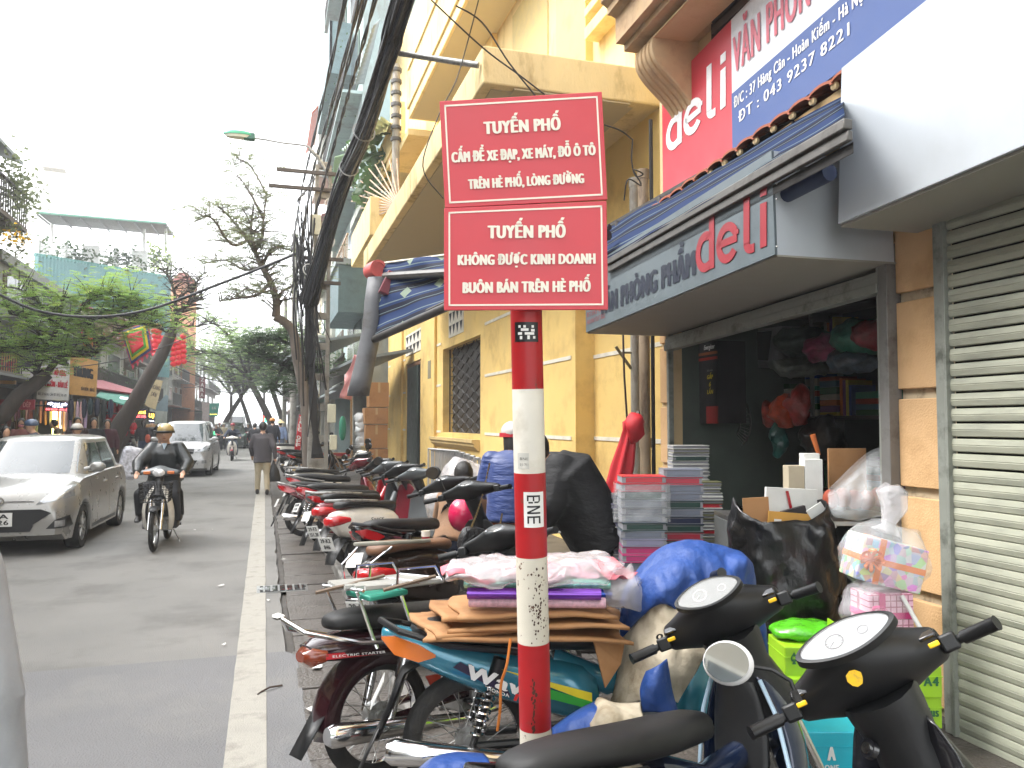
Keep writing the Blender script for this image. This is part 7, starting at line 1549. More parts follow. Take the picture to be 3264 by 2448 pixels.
    for i in (0, 1):
        a = V(p['an'][i]); m = MB(); m.loft([rg(-.07, .06, -.05, .035), rg(-.03, .09, -.055, .042), rg(.06, .03, -.055, .045), rg(.15, .0, -.055, .045), rg(.2, -.03, -.055, .03)]); m.v = [tuple(V(q)+a-V((0, 0, .02))) for q in m.v]; B(m, 'shoe', shoes or m_boot)
    Hd = Matrix.Translation(hd)
    if hat == 'cone':
        m = MB(); m.loft([[hd+V((cos(t)*R_, sin(t)*R_, z)) for t in [2*pi*k/20 for k in range(20)]] for R_, z in ((.23, .03), (.12, .12), (.01, .2))]); B(m, 'conical_hat', H('straw hat', '#b9a67c', rough=.8))
    elif hat is not None:
        m = MB(); m.ell(hd+V((-.01, 0, .055)), (.128, .112, .10), 20, 10); m.v = [(x, y, max(z, hd.z+.01)) for x, y, z in m.v]; q = B(m, 'helmet', hat)
        m = MB(); m.loft([[hd+V((.07+.085*(1-abs(u))+dx, u*.10, .045+dz)) for u in (-1, -.6, 0, .6, 1)] for dx, dz in ((0, .0), (.03, -.012))], closed=False); m.build('helmet_peak', m_black, q, local=True, thick=.005)
        if tie: m = MB(); m.ring(hd+V((-.01, 0, .03)), (0, 0, 1), .118, [(0, -.018), (.006, -.018), (.006, .018), (0, .018)], 24); B(m, 'helmet_band', tie)
    if hair:
        m = MB(); m.ell(hd+V((-.024, 0, .034)), (.1, .094, .118), 14, 10)
        if long: m.tube([hd+V((-.05, 0, .0)), hd+V((-.085, 0, -.12)), hd+V((-.10, 0, -.3))], [.08, .07, .03], 10, flat=1)
        m.v = [tuple(V(q)+V((noise.noise(V(q)*25), noise.noise(V(q)*25+V((5, 0, 0))), noise.noise(V(q)*30)))*.006) for q in m.v]; B(m, 'hair', m_hair)
    if mask: m = MB(); m.ell(hd+V((.045, 0, -.045)), (.06, .065, .05), 12, 8); B(m, 'face_mask', mask)
    if detail > 1:
        for s in (1, -1):
            m = MB(); m.ell(hd+V((.083, s*.032, .015)), (.008, .014, .006), 8, 5); B(m, 'eye', m_dark); m = MB(); m.tube([hd+V((.088, s*.018, .036)), hd+V((.085, s*.05, .038))], .004, 5); B(m, 'eyebrow', m_hair)
        m = MB(); m.ell(hd+V((.088, 0, -.06)), (.008, .024, .006), 8, 5); B(m, 'mouth', H('lips', '#7d4238', rough=.5))
        m = MB(); m.prism([sh+V((.15, 0, -.02)), sh+V((.12, .035, .07)), sh+V((.12, -.035, .07))], (-.03, 0, 0)) if pose == 'ride' else m.box(sh, (.01, .01, .01)); B(m, 'collar', H('pale shirt', '#9fb0bd'))
    return r
def fab(n, h, **k): return H(n, h, rough=k.pop('rough', .85), var=.12, bump=.5, bscale=40, **k)
# couple on the moving motorbike
mv, T, bt, B = bike('small motorbike with white leg shields and a black front basket, ridden toward the camera', 'cub', (-1.33, 12.75, 0), -92, 0, 0, m_greyp, name='ridden_motorbike', shield=m_cream2, cover=m_greyp, mirrors=0, group='motorbikes riding in the street', fender=m_black)
mb = MB(); bc_ = V((1.12, 0, .78))
for k in range(6):
    z = -.13+k*.05; a, b = .13+.02*k/5, .17+.02*k/5; pp = [bc_+V((x, y, z)) for x, y in ((-a, -b), (a, -b), (a, b), (-a, b), (-a, -b))]; mb.tube(pp, .005, 4)
for k in range(11):
    y = -.17+k*.034; mb.tube([bc_+V((.13, y, -.13)), bc_+V((.15, y*1.1, .12))], .004, 4); mb.tube([bc_+V((-.13, y, -.13)), bc_+V((.13, y, -.13))], .004, 4)
for k in range(7):
    x = -.13+k*.043
    for s in (-1, 1): mb.tube([bc_+V((x, s*.17, -.13)), bc_+V((x*1.1, s*.19, .12))], .004, 4)
mb.build('basket_wire', m_black, mv, local=True)['kind'] = 'stuff'
m = MB(); m.ell(bt+V((.115, 0, .0)), (.03, .08, .055), 16, 8); B(m, 'headlight_glass', m_lens)
for s in (-1, 1): m = MB(); m.box(bt+V((.08, s*.15, 0)), (.05, .09, .045)); B(m, 'turn_signal', m_orange, bevel=.01)
m_leather = M('black leather', (.01, .013, .014), .38, var=.3, bump=.6, bscale=25)
person('man in a black leather jacket and gold helmet riding the motorbike toward the camera', (-1.33, 12.42, 0), -92, 'ride', m_leather, fab('charcoal trousers', '#26272b'), hat=H('gold helmet', '#a58f5c', rough=.3, coat=.5), tie=m_black, detail=2, hair=True, fat=1.2, puff=.022, mods=dict(wr=((.50, .30, 1.03), (.50, -.30, 1.03)), hip=(.05, 0, .86)))
person('passenger in dark clothes sitting behind the rider with the gold helmet', (-1.42, 12.82, 0), -92, 'ride', fab('dark purple coat', '#1d1a22'), fab('black trousers', '#121216'), hat=m_blackg, mods=dict(wr=((.2, .2, 1.05), (.2, -.2, 1.05)), el=((.05, .27, 1.1), (.05, -.27, 1.1)), kn=((.35, .26, .68), (.35, -.26, .68)), an=((.2, .27, .36), (.2, -.27, .36))))
# walking man and his bag
wm_ = PZ(835, 1575, .01)
person('man seen from behind in a grey-brown jacket and beige trousers walking on the white line', (wm_.x, wm_.y, 0), 88, 'walk', fab('grey brown jacket', '#4a464a'), fab('beige trousers', '#b0a48c'), coat=.16, fat=1.12, scale=1.0, mods=dict(kn=((.06, .1, .5), (.0, -.1, .48)), an=((.10, .11, .08), (-.1, -.12, .08))))
bg_ = MB(); c = PY(872, 1505, wm_.y); bg_.loft([[c+V((cos(t)*a, sin(t)*a*.4, z)) for t in [2*pi*k/12 for k in range(12)]] for a, z in ((.15, -.22), (.17, -.15), (.12, .05), (.03, .22), (.025, .28))]); tag(bg_.build('plastic_bag', M('black plastic bag', (.012, .012, .012), .3, bump=1, bscale=20)), 'small black plastic bag held by the walking man', 'bag')
# woman in the blue jacket
jb = PD(1622, 1700, 6.5); m_puff = M('royal blue quilted nylon', srgb('#16306a'), .5, bump=1.2, bscale=14, stretch=(.6, .6, 2.2), sheen=.2)
person('woman in a blue quilted jacket and a red and white helmet bending behind the pole', (jb.x, jb.y, .1), 60, 'lookdown', m_puff, fab('rust orange trousers', '#8a4020'), hat=H('white helmet shell', '#b9b4ae', rough=.3), tie=H('red helmet band', '#b02430'), long=True, detail=1, scale=.96, fat=1.0, coat=.1, puff=.008)
qb = thing('quilted_handbag', 'black quilted handbag with a chain strap hanging by the blue jacket', 'handbag', PD(1520, 1740, 6.0)); c = PD(1530, 1735, 6.0)
m = MB(); rings = []
Rb = Matrix.Rotation(radians(22), 3, 'Y')@Matrix.Rotation(.2, 3, 'Z')
for y_, k in ((-.06, .6), (-.045, 1), (.045, 1), (.06, .6)): rings.append([c+Rb@V((cos(t)*.17*k if abs(cos(t)) < 2 else 0, y_, abs(sin(t))**.5*(1 if sin(t) > 0 else -1)*.115*k)) for t in [2*pi*i/20 for i in range(20)]])
m.loft(rings); m.build('bag_body', M('quilted black leather', (.012, .012, .013), .3, bump=2, bscale=30), qb)
for i in range(-4, 5):
    for s in (1, -1): m = MB(); m.tube([c+Rb@V((i*.035-.05*s, -.064, -.08)), c+Rb@V((i*.035+.05*s, -.064, .08))], .003, 4); m.build('quilt_seam', m_seat, qb)
ch = spl([c+Rb@V((-.12, 0, .1)), PD(1532, 1600, 6.1), PD(1560, 1480, 6.2)], 10); ch2 = spl([c+Rb@V((.13, 0, .1)), PD(1590, 1700, 6.0), PD(1600, 1640, 6.1)], 10)
for S in (ch, ch2):
    m = MB()
    for i, q in enumerate(S): m.ell(q, (.008, .008, .014), 6, 4)
    m.tube(S, .004, 4); m.build('chain_strap', H('brass chain', '#8a744c', metal=.8, rough=.35), qb)
# bending person in black
jk = PD(1880, 1700, 5.7)
person('person in a big black jacket bent double over goods right of the pole', (jk.x-.02, jk.y, .1), 165, 'bend', M('black nylon jacket', (.003, .003, .004), .75, bump=1.2, bscale=12, stretch=(1, 1, 2)), fab('dark trousers', '#1a1b20'), detail=1, fat=1.45, coat=.16, puff=.035, scale=1.04, mods=dict(hip=(-.10, 0, .84), sh=(.20, 0, 1.24), nk=(.28, 0, 1.30), hd=(.38, 0, 1.33), el=((.28, .26, 1.0), (.22, -.26, .98)), wr=((.42, .2, .72), (.42, -.2, .72))))
cr = PD(1455, 1620, 7.6)
person('person with short black hair crouching behind the bronze scooter', (cr.x, cr.y, .12), 60, 'crouch', fab('dusty tan jacket', '#8a6a50'), fab('dark blue trousers', '#1c2233'), scale=1.02, mods=dict())
# rider behind the hatchback with a checked bag
rw = PZ(345, 1560, 0); bike('dark motorbike mostly hidden behind the silver hatchback', 'cub', (-3.55, 18.6, 0), -100, 0, 0, m_blackg, name='ridden_motorbike', mirrors=2, group='motorbikes riding in the street', detail=0)
person('smiling rider in a white helmet and dark coat behind the silver hatchback', (-3.6, 18.25, 0), -100, 'ride', fab('near black coat', '#191a22'), fab('navy trousers', '#1c2030'), hat=H('white helmet shell', '#b9b4ae', rough=.3), tie=H('dark helmet band', '#4a3a42'), detail=2)
cbag = MB(); c = PD(415, 1475, 17.8); cbag.box((0, 0, 0), (.42, .3, .72), None); cbag.v = [tuple(Matrix.Rotation(.25, 3, 'Y')@V(p)+c) for p in cbag.v]
tag(cbag.build('checked_bag', M('checked plastic bag', (.5, .5, .55), .35, var=.5, scale=14, bump=1, bscale=15), bevel=.09), 'big translucent bag of goods hanging from the rider behind the hatchback', 'bag')
# far rider
b0 = PZ(738, 1470, 0)
bike('white and red scooter ridden toward the camera in front of the dark off roader', 'scooter', (b0.x, b0.y+1.25, 0), -90, 0, 0, m_cream2, name='ridden_scooter', mirrors=2, group='motorbikes riding in the street', fender=m_redp)
person('far rider in a red helmet and dark blue coat on the white scooter', (b0.x, b0.y+1.0, 0), -90, 'ride', fab('dark blue coat', '#2a3142'), fab('grey jeans', '#3a4250'), hat=H('red helmet', '#8a2a34', rough=.3), detail=1)
# pedestrians on the left and further away
G3 = 'pedestrians along the left sidewalk'
for sx, Y, hd_, pose, tp, bt_, kw, lb in [
    (18, 17.5, -60, 'stand', '#2d6a60', '#25262c', dict(scale=.88), 'person in a teal top cut by the left edge behind the car'),
    (66, 23, -80, 'stand', '#8a5a58', '#2c2c34', dict(mask=H('pink face mask', '#c9808c'), long=True, scale=.98), 'woman with a pink face mask behind the hatchback roof'),
    (128, 17.6, 180, 'ride', '#3a4252', '#25262c', dict(hat=H('blue grey helmet', '#4a5a74', rough=.25, coat=.6), hair=False, scale=.98), 'rider whose blue helmet shows above the hatchback roof'),
    (193, 26, 200, 'lookdown', '#5a5040', '#2a2a30', dict(scale=1), 'man in a dark cap reading beside the shop front'),
    (245, 22.5, -70, 'stand', '#3c2d2c', '#23242c', dict(scale=1.0), 'man with short dark hair standing left of two women'),
    (298, 22.8, -75, 'stand', '#24262c', '#23242c', dict(long=True, scale=.99), 'smiling woman with long dark hair above the car'),
    (342, 24.5, -85, 'stand', '#4a2a34', '#23242c', dict(long=True, scale=.97), 'woman just left of the white helmeted rider'),
    (457, 33, 95, 'walk', '#1c1a1e', '#2a3a58', dict(long=True, scale=.97), 'woman with long hair in jeans walking away on the left'),
    (485, 35, 100, 'stand', '#8a6a44', '#55504a', dict(scale=1.05), 'man in a tan coat with a black backpack'),
    (893, 36, 95, 'stand', '#8fa0c4', '#5a6478', dict(hat='cone', scale=.97), 'person in a pale blue shirt and a conical straw hat'),
    (868, 34, 95, 'stand', '#22222a', '#22222a', dict(hat=H('orange cap', '#c9823a'), scale=1.03), 'dark dressed person beside the walking man with an orange cap'),
    (812, 38, 90, 'walk', '#1c1c22', '#5a2030', dict(scale=.98), 'person in maroon trousers just left of the walking man'),
    (712, 52, -90, 'stand', '#a89c84', '#3a3a40', dict(hat=H('white helmet shell', '#b9b4ae'), scale=.98), 'far person in beige with a white helmet beside the people carrier')]:
    q = PY(sx, 1400, Y); k = kw.pop('scale'); person(lb, (q.x, Y, .12 if sx < 500 or sx > 850 else .0), hd_, pose, fab('cloth '+tp, tp), fab('cloth '+bt_, bt_), scale=k, grp=G3 if sx < 500 else 'people down the street', **kw)
bp = MB(); c = PY(486, 1378, 34.85); bp.box(c, (.3, .16, .42)); tag(bp.build('backpack', m_black, bevel=.06), 'black backpack on the man in the tan coat', 'backpack')
ob = MB(); c = PY(471, 1398, 32.8); ob.ell(c, (.1, .08, .17), 10, 8); tag(ob.build('shoulder_bag', H('rust orange bag', '#a8482c')), 'orange bag on the shoulder of the woman walking away', 'bag')
# parked two-wheelers on the left side
GL = 'motorbikes parked along the left sidewalk'
q = PZ(418, 1447, .0); bike('white scooter parked on the left beside the slanting trunk', 'scooter', (q.x, q.y+1, .1), -60, -6, 10, m_cream2, mirrors=2, group=GL, detail=0)
q = PZ(400, 1440, .0); bike('dark red motorbike parked behind the white scooter on the left', 'cub', (q.x-.3, q.y+1.8, .1), -50, -6, 10, m_dred2, group=GL, detail=0)
q = PZ(495, 1460, 0); bike('black scooter standing on the left beside the walking woman', 'scooter', (q.x, q.y+1.2, .0), -85, 0, 0, m_blackg, mirrors=2, group=GL, detail=0)
person('man in a white and black top sitting on the black scooter at the left', (q.x, q.y+.9, 0), -85, 'ride', fab('pale blue white top', '#aab4c4'), fab('grey trousers', '#4a4c52'), grp=G3)
# far crowd of riders as small two-wheelers
for i, (sx, Y) in enumerate([(690, 48), (700, 66), (760, 76), (790, 58), (722, 80)]):
    q = PY(sx, 1400, Y); bike(['motorbike beside the people carrier, far down the road', 'distant motorbike left of the off roader', 'distant motorbike at the vanishing end', 'distant motorbike right of the off roader', 'farthest motorbike in the street'][i], 'cub', (q.x, Y, 0), -90, 0, 0, [m_redp, m_blackg, m_cream2][i % 3], name='ridden_motorbike', mirrors=0, group='motorbikes riding in the street', detail=0)
    person(['rider in a dark jacket beside the people carrier', 'distant rider left of the off roader', 'distant rider at the vanishing end', 'distant rider right of the off roader', 'farthest rider in the street'][i], (q.x, Y-.35, 0), -90, 'ride', fab('jacket tone %d' % (i % 3), ['#2a2c38', '#5a4a3c', '#8a3038'][i % 3]), fab('dark trousers', '#1a1b20'), hat=[H('white helmet shell', '#b9b4ae'), H('red helmet', '#8a2a34'), H('blue grey helmet', '#4a5a74')][i % 3], grp='riders far down the street')
# grey jacketed passer-by at the left edge, close to the camera
q = PD(-425, 2000, 1.75); person('passer-by in a pale grey padded jacket cut off by the left edge near the camera', (q.x, q.y, 0), 80, 'stand', M('pale grey nylon', (.32, .34, .37), .45, bump=1, bscale=10), fab('black trousers', '#121216'), scale=.99, puff=.03, fat=1.15)
# ================= GOODS =================
m_poly = M('clear polythene', (.75, .77, .78), .12, alpha=.24, coat=.6, bump=2, bscale=9)
m_polym = M('milky polythene', (.8, .78, .8), .15, alpha=.4, coat=.6, bump=2.5, bscale=11)
m_black_p = M('shiny black bin bag', (.004, .004, .0045), .3, coat=.2, bump=1.6, bscale=12, stretch=(1, 1, .5))
m_lime = H('lime carton', '#8cb81e', rough=.45); m_limed = H('dark green print', '#1d5a34', rough=.5); m_cyan = H('cyan carton', '#189cae', rough=.4)
def bump_(m, a, f, seed=0):
    m.v = [tuple(V(p)+V((noise.noise(V(p)*f+V((seed, 0, 0))), noise.noise(V(p)*f+V((seed+5, 0, 0))), noise.noise(V(p)*f+V((seed+9, 0, 0)))))*a) for p in m.v]; return m
def obox(c, d, R=None): m = MB(); m.box(c, d, R); return m
def patch(name, rows, mat, wr=.012, f=7, n=6, thick=.004, par=None, seed=0, lab=None):
    nv = len(rows); nu = len(rows[0]); G = [[PD(*q) for q in r] for r in rows]
    R = [spl(r, n) for r in G]; cols = []
    for j in range(len(R[0])): cols.append(spl([R[i][j] for i in range(nv)], n))
    m = MB(); a = len(cols); b = len(cols[0])
    vs = []
    for j in range(a):
        for i in range(b):
            p = cols[j][i]; k = wr*(noise.noise(p*f+V((seed, 0, 0)))+.7*noise.noise(V((p.x*22, p.y*22, p.z*6+seed)))+.9*(.5-abs(noise.noise(V((p.x*9, p.y*9, p.z*4+seed)))*2))); vs.append(p-_f*k+V((0, 0, k*.4)))
    m.add(vs, [(j*b+i, (j+1)*b+i, (j+1)*b+i+1, j*b+i+1) for j in range(a-1) for i in range(b-1)])
    return m.build(name, mat, par, smooth=180, thick=thick, label=lab)
rnd.seed(77)
# --- flattened cardboard and wrapped paper on the teal seat ---
Rc = lambda a, b=0, c=0: (Matrix.Rotation(radians(a), 3, 'Z')@Matrix.Rotation(radians(b), 3, 'Y')@Matrix.Rotation(radians(c), 3, 'X'))
cz = .865
for i, (px, py, w_, d_, rz, ry, lb) in enumerate([(1660, 2050, .86, .46, -8, 2, 'lowest flattened cardboard sheet on the teal seat'), (1520, 2030, .50, .42, 6, 1, 'short torn cardboard piece over the lowest sheet'), (1700, 2020, .74, .42, -12, -1, 'folded cardboard sheet in the middle of the pile'), (1540, 1998, .42, .36, -3, 3, 'torn stepped cardboard flap at the left end of the pile'), (1690, 1990, .66, .40, -9, 0, 'topmost cardboard sheet under the wrapped paper')]):
    c = PD(px, py, 3.42); c.z = .83+i*.022; m = MB(); h = .012
    def fn(u, v): return c+Rc(rz, ry)@V(((u-.5)*w_*(1-.06*sin(v*7)), (v-.5)*d_, -.03*max(0, u-.75)*4*.6+.008*noise.noise(V((u*4, v*4, i)))))
    m.grid(fn, 14, 8); tag(m.build('cardboard_sheet', m_cart, smooth=30, thick=.014), lb, 'cardboard', 'cardboard on the teal seat')
m = MB(); c = PD(1935, 2105, 3.3); m.add([c+V((-.06, 0, .08)), c+V((.09, .02, .07)), c+V((.06, 0, -.02)), c+V((-.01, 0, -.11))], [(0, 1, 2, 3)]); tag(m.build('cardboard_flap', m_cart, smooth=0, thick=.008), 'pointed cardboard corner hanging down right of the pole', 'cardboard')
m_foilp = M('purple foil', srgb('#7a3fb0'), .2, .5, coat=.4); m_foilb = M('blue foil', srgb('#2450b0'), .2, .5, coat=.4); m_foilg = M('pale green foil', srgb('#8fc4b8'), .25, .4, var=.3, scale=30)
m_pinkp = H('pink patterned paper', '#d8aebd', rough=.5, var=.2, scale=60)
for px0, px1, py, D_, r_, z, mt, lb in ((1495, 1930, 1965, 3.30, .022, .96, m_pinkp, 'pink patterned paper roll at the bottom of the wrapped stack'), (1500, 1950, 1945, 3.36, .022, .985, m_foilb, 'blue foil roll sticking out of the stack'), (1490, 1915, 1932, 3.28, .024, 1.0, m_foilp, 'purple foil roll facing the camera'), (1480, 1945, 1910, 3.34, .022, 1.03, m_foilg, 'pale green foil roll on top of the purple one'), (1500, 1900, 1950, 3.5, .03, .98, m_pinkp, 'second pink paper roll at the back of the stack')):
    a, b = PD(px0, py, D_), PD(px1, py+8, D_); a.z = z; b.z = z-.005; m = MB(); m.cyl(a, b, r_, n=16); m.ring(a, b-a, r_*.6, [(-.003, -.002), (.003, -.002), (.003, .004), (-.003, .004)], 12); tag(m.build('paper_roll', mt), lb, 'paper roll', 'rolls on the teal seat')
c = PD(1715, 1885, 3.36); c.z = 1.085; m = MB(); m.grid(lambda u, v: c+V((cos(2*pi*u)*(.40*sin(pi*v)**.5), sin(2*pi*u)*.22*sin(pi*v)**.5, -cos(pi*v)*.045)), 60, 26); bump_(m, .035, 9); bump_(m, .012, 26, 3)
pb2 = thing('polythene_bundle', 'milky polythene bundle of pale pink paper on top of the cardboard', 'bundle', (c.x, c.y, 1.04))
m.build('wrapping', m_polym, pb2, smooth=180)
for k in range(7):
    m = MB(); o = c+V((-.3+.1*k, rnd.uniform(-.08, .05), rnd.uniform(-.025, .01))); m.grid(lambda u, v: o+Rc(rnd.uniform(0, 0)+k*50, 8)@V(((u-.5)*.2, (v-.5)*.16, .02*sin(u*6+k)+.015*sin(v*7))), 6, 6); m.build('paper_sheet', m_pinkp if k % 2 else H('rose paper', '#c9707c'), pb2, thick=.003)
m = MB(); ce = PD(1985, 1870, 3.4); m.ell(ce, (.1, .08, .09), 16, 10); bump_(m, .05, 14); m.build('twisted_end', m_polym, pb2, smooth=180)
st_ = MB(); st_.tube(spl([PD(1627, 2035, 3.15), PD(1615, 2120, 3.12), PD(1597, 2180, 3.12), PD(1594, 2260, 3.12), PD(1585, 2330, 3.12)], 6), .003, 5, flat=2); tag(st_.build('orange_ribbon', H('orange string', '#c9762c')), 'thin orange ribbon dangling from the cardboard beside the pole', 'ribbon')
# --- tarp over the teal bars ---
m_tarp = M('blue tarpaulin', srgb('#1d4080'), .55, var=.06, bump=1.4, bscale=16); m_tarpw = M('cream tarpaulin', srgb('#b9ae98'), .7, var=.06, bump=1.4, bscale=14, dirt=srgb('#8a7a60'), dscale=4)
tp = thing('bike_tarpaulin', 'blue and cream tarpaulin draped over the teal motorbike handlebars', 'tarpaulin', PD(2190, 2250, 3.3))
patch('tarp_blue', [[(2010, 1845, 3.95), (2085, 1765, 3.95), (2190, 1742, 3.95), (2290, 1752, 3.95), (2370, 1790, 3.85), (2400, 1850, 3.8)], [(1988, 1880, 3.7), (2078, 1772, 3.6), (2180, 1728, 3.5), (2300, 1752, 3.5), (2385, 1782, 3.45), (2408, 1860, 3.6)], [(1975, 1960, 3.5), (2065, 1860, 3.35), (2180, 1860, 3.3), (2290, 1880, 3.3), (2350, 1850, 3.4), (2410, 1930, 3.5)], [(1978, 2030, 3.5), (2090, 1925, 3.3), (2180, 1955, 3.27), (2290, 2000, 3.22), (2350, 1960, 3.3), (2440, 2010, 3.45)], [(1988, 2020, 3.6), (2090, 1925, 3.4), (2180, 1965, 3.33), (2260, 2060, 3.3), (2330, 2060, 3.4), (2450, 2090, 3.5)]], m_tarp, .034, 6, n=9, par=tp, seed=2)
patch('tarp_cream', [[(1990, 2005, 3.54), (2090, 1908, 3.32), (2180, 1948, 3.25), (2280, 1998, 3.24)], [(1985, 2060, 3.48), (2080, 2040, 3.28), (2170, 2060, 3.22), (2245, 2090, 3.22)], [(1968, 2150, 3.42), (2050, 2150, 3.26), (2140, 2160, 3.2), (2200, 2170, 3.22)], [(1948, 2240, 3.38), (2010, 2240, 3.28), (2100, 2220, 3.22), (2160, 2240, 3.22)]], m_tarpw, .034, 7, n=9, par=tp, seed=5)
patch('tarp_blue', [[(2060, 2140, 3.17), (2090, 2125, 3.15), (2125, 2100, 3.17)], [(2040, 2200, 3.17), (2085, 2190, 3.12), (2140, 2190, 3.17)], [(2050, 2270, 3.17), (2110, 2270, 3.12), (2165, 2285, 3.17)]], m_tarp, .02, 8, par=tp, seed=8)
m = MB(); text(m, 'os', PD(2090, 2035, 3.21), PD(2128, 2028, 3.19), .035, (0, 0, 1), .02, -_f*.02); m.build('lettering', m_inkblk, tp, smooth=0)
t2 = thing('fallen_tarpaulin', 'crumpled lower end of tarpaulin lying beside the navy motorbike seat', 'tarpaulin', PD(1900, 2290, 3.1))
patch('tarp_blue', [[(1760, 2320, 3.2), (1830, 2270, 3.2), (1900, 2235, 3.2), (1930, 2230, 3.2)], [(1760, 2330, 3.05), (1830, 2290, 3.0), (1900, 2265, 3.0), (1940, 2260, 3.0)], [(1765, 2370, 3.0), (1830, 2370, 2.9), (1900, 2370, 2.9), (1950, 2370, 2.9)]], m_tarp, .02, 8, par=t2, seed=12)
patch('tarp_cream', [[(1885, 2290, 3.1), (1905, 2225, 3.15), (1960, 2240, 3.15), (2040, 2240, 3.15)], [(1880, 2310, 2.95), (1930, 2260, 2.95), (1985, 2275, 2.95), (2050, 2290, 2.95)], [(1880, 2370, 2.9), (1930, 2370, 2.85), (1985, 2370, 2.85), (2060, 2370, 2.9)]], m_tarpw, .025, 9, par=t2, seed=15)
t3 = thing('ground_tarpaulin', 'blue tarpaulin corner crumpled beneath the teal rear wheel', 'tarpaulin', PD(1450, 2448, 2.9))
patch('tarp_blue', [[(1335, 2450, 3.1), (1380, 2415, 3.1), (1450, 2398, 3.1), (1540, 2402, 3.1)], [(1325, 2480, 2.95), (1390, 2435, 2.9), (1460, 2425, 2.9), (1560, 2430, 2.9)], [(1320, 2560, 2.8), (1400, 2540, 2.8), (1480, 2540, 2.8), (1570, 2540, 2.8)]], m_tarp, .02, 8, par=t3, seed=19)
# --- note books in stacks, each a thing ---
covers = {'grey': '#666b78', 'navy': '#1c2340', 'dark green': '#1c3a34', 'crimson': '#9a2638', 'magenta': '#a83468', 'pale lilac': '#7d7b92', 'black': '#1a1a1e', 'red': '#b02a34', 'orange': '#c0622a', 'blue': '#2f4f86', 'white': '#bdbdb8', 'olive': '#5a5a3c'}
m_pages = M('page edges', (.24, .24, .26), .8, var=.25, scale=4, stretch=(1, 1, 60))
proto = {}
def book(col, d, c, rz, lb, grp):
    k = (col, d)
    if k not in proto:
        m = MB(); m.box((0, 0, d[2]/2-.003), (d[0], d[1], .006)); m.box((0, 0, -d[2]/2+.003), (d[0], d[1], .006)); m.box((0, d[1]/2-.003, 0), (d[0], .006, d[2]-.012))
        m.box((0, -d[1]/2+.004, 0), (d[0]*.82, .004, d[2]*.62)) if col not in ('white', 'olive') else None
        p = m.build('book', H('cover '+col, covers[col], rough=.35), smooth=0, bevel=.0015); q = obox((-.003, -.002, 0), (d[0]-.008, d[1]-.012, d[2]-.0125)).build('pages', m_pages, p, local=True, smooth=0); proto[k] = (p, q); o = p
    else:
        p, q = proto[k]; o = p.copy(); COL.objects.link(o); w_ = q.copy(); COL.objects.link(w_); w_.parent = o
    o.location = c; o.rotation_euler = (0, 0, rz); tag(o, lb, 'book', grp)
def stack(px, D_, ztop, zbot, d, cols, nm, rz=-.3):
    b = PD(px, 1600, D_); z = zbot+d[2]/2; i = 0; n = int((ztop-zbot)/d[2])
    while z < ztop:
        k = n-1-i; col = cols[k] if 0 <= k < len(cols) else cols[(k*5) % len(cols)]
        book(col, d, (b.x+rnd.uniform(-.008, .008), b.y+rnd.uniform(-.008, .008), z), radians(-17)+rz*0+rnd.uniform(-.04, .04), '%s notebook, %s from the top of %s' % (col, n-i if n-i > 0 else 'first', nm), 'books in '+nm); z += d[2]+.0008; i += 1
tb_ = thing('low_stock_table', 'low wooden stand under the stacks of notebooks', 'table', PD(2120, 1800, 5.5))
c = PD(2120, 1800, 5.55)
m = obox((c.x, c.y, .42), (1.0, .6, .03), Rc(-17)); m.build('table_top', wd, tb_, smooth=0)
for a, b in ((-.45, -.25), (.45, -.25), (-.45, .25), (.45, .25)): q = Rc(-17)@V((a, b, 0)); m = obox((c.x+q.x, c.y+q.y, .255), (.05, .05, .3)); m.build('leg', wd, tb_, smooth=0)
nb = (.29, .21, .05)
stack(2045, 5.3, 1.36, .437, nb, ['red', 'crimson', 'dark green', 'grey', 'navy', 'grey', 'dark green', 'grey', 'pale lilac', 'magenta', 'magenta', 'grey', 'crimson', 'dark green', 'pale lilac', 'navy', 'red', 'grey'], 'the left stack')
stack(2168, 5.45, 1.40, .437, (.27, .21, .052), ['grey', 'crimson', 'grey', 'grey', 'dark green', 'grey', 'navy', 'dark green', 'crimson', 'black', 'grey', 'navy', 'pale lilac', 'black', 'red', 'grey', 'navy'], 'the middle stack')
stack(2252, 5.9, 1.28, .437, (.2, .15, .026), ['red', 'olive', 'white', 'olive', 'white', 'white', 'olive'], 'the thin right stack')
stack(2195, 6.6, 1.5, .437, (.3, .2, .03), ['white', 'olive', 'white', 'dark green', 'white'], 'the pale inner stack')
stack(1985, 5.55, 1.22, .437, (.16, .2, .03), ['white', 'grey', 'white', 'pale lilac'], 'the wrapped far left stack')
c = PD(2045, 1600, 5.3)
m = MB(); m.box((0, 0, 0), (.33, .25, .42)); m2 = MB(); m2.grid(lambda u, v: V((c.x, c.y, 1.18))+Rc(-17)@V((.18*cos(2*pi*u)*(1+.25*abs(sin(4*pi*u))*0)*(1.15 if 0 else 1.0)/max(abs(cos(2*pi*u)), abs(sin(2*pi*u)))**.8, .135*sin(2*pi*u)/max(abs(cos(2*pi*u)), abs(sin(2*pi*u)))**.8, .24*(v-.5))), 40, 10); bump_(m2, .012, 20); tag(m2.build('shrink_wrap', m_poly, smooth=180), 'crinkled clear wrapping round the top of the left notebook stack', 'wrapping')
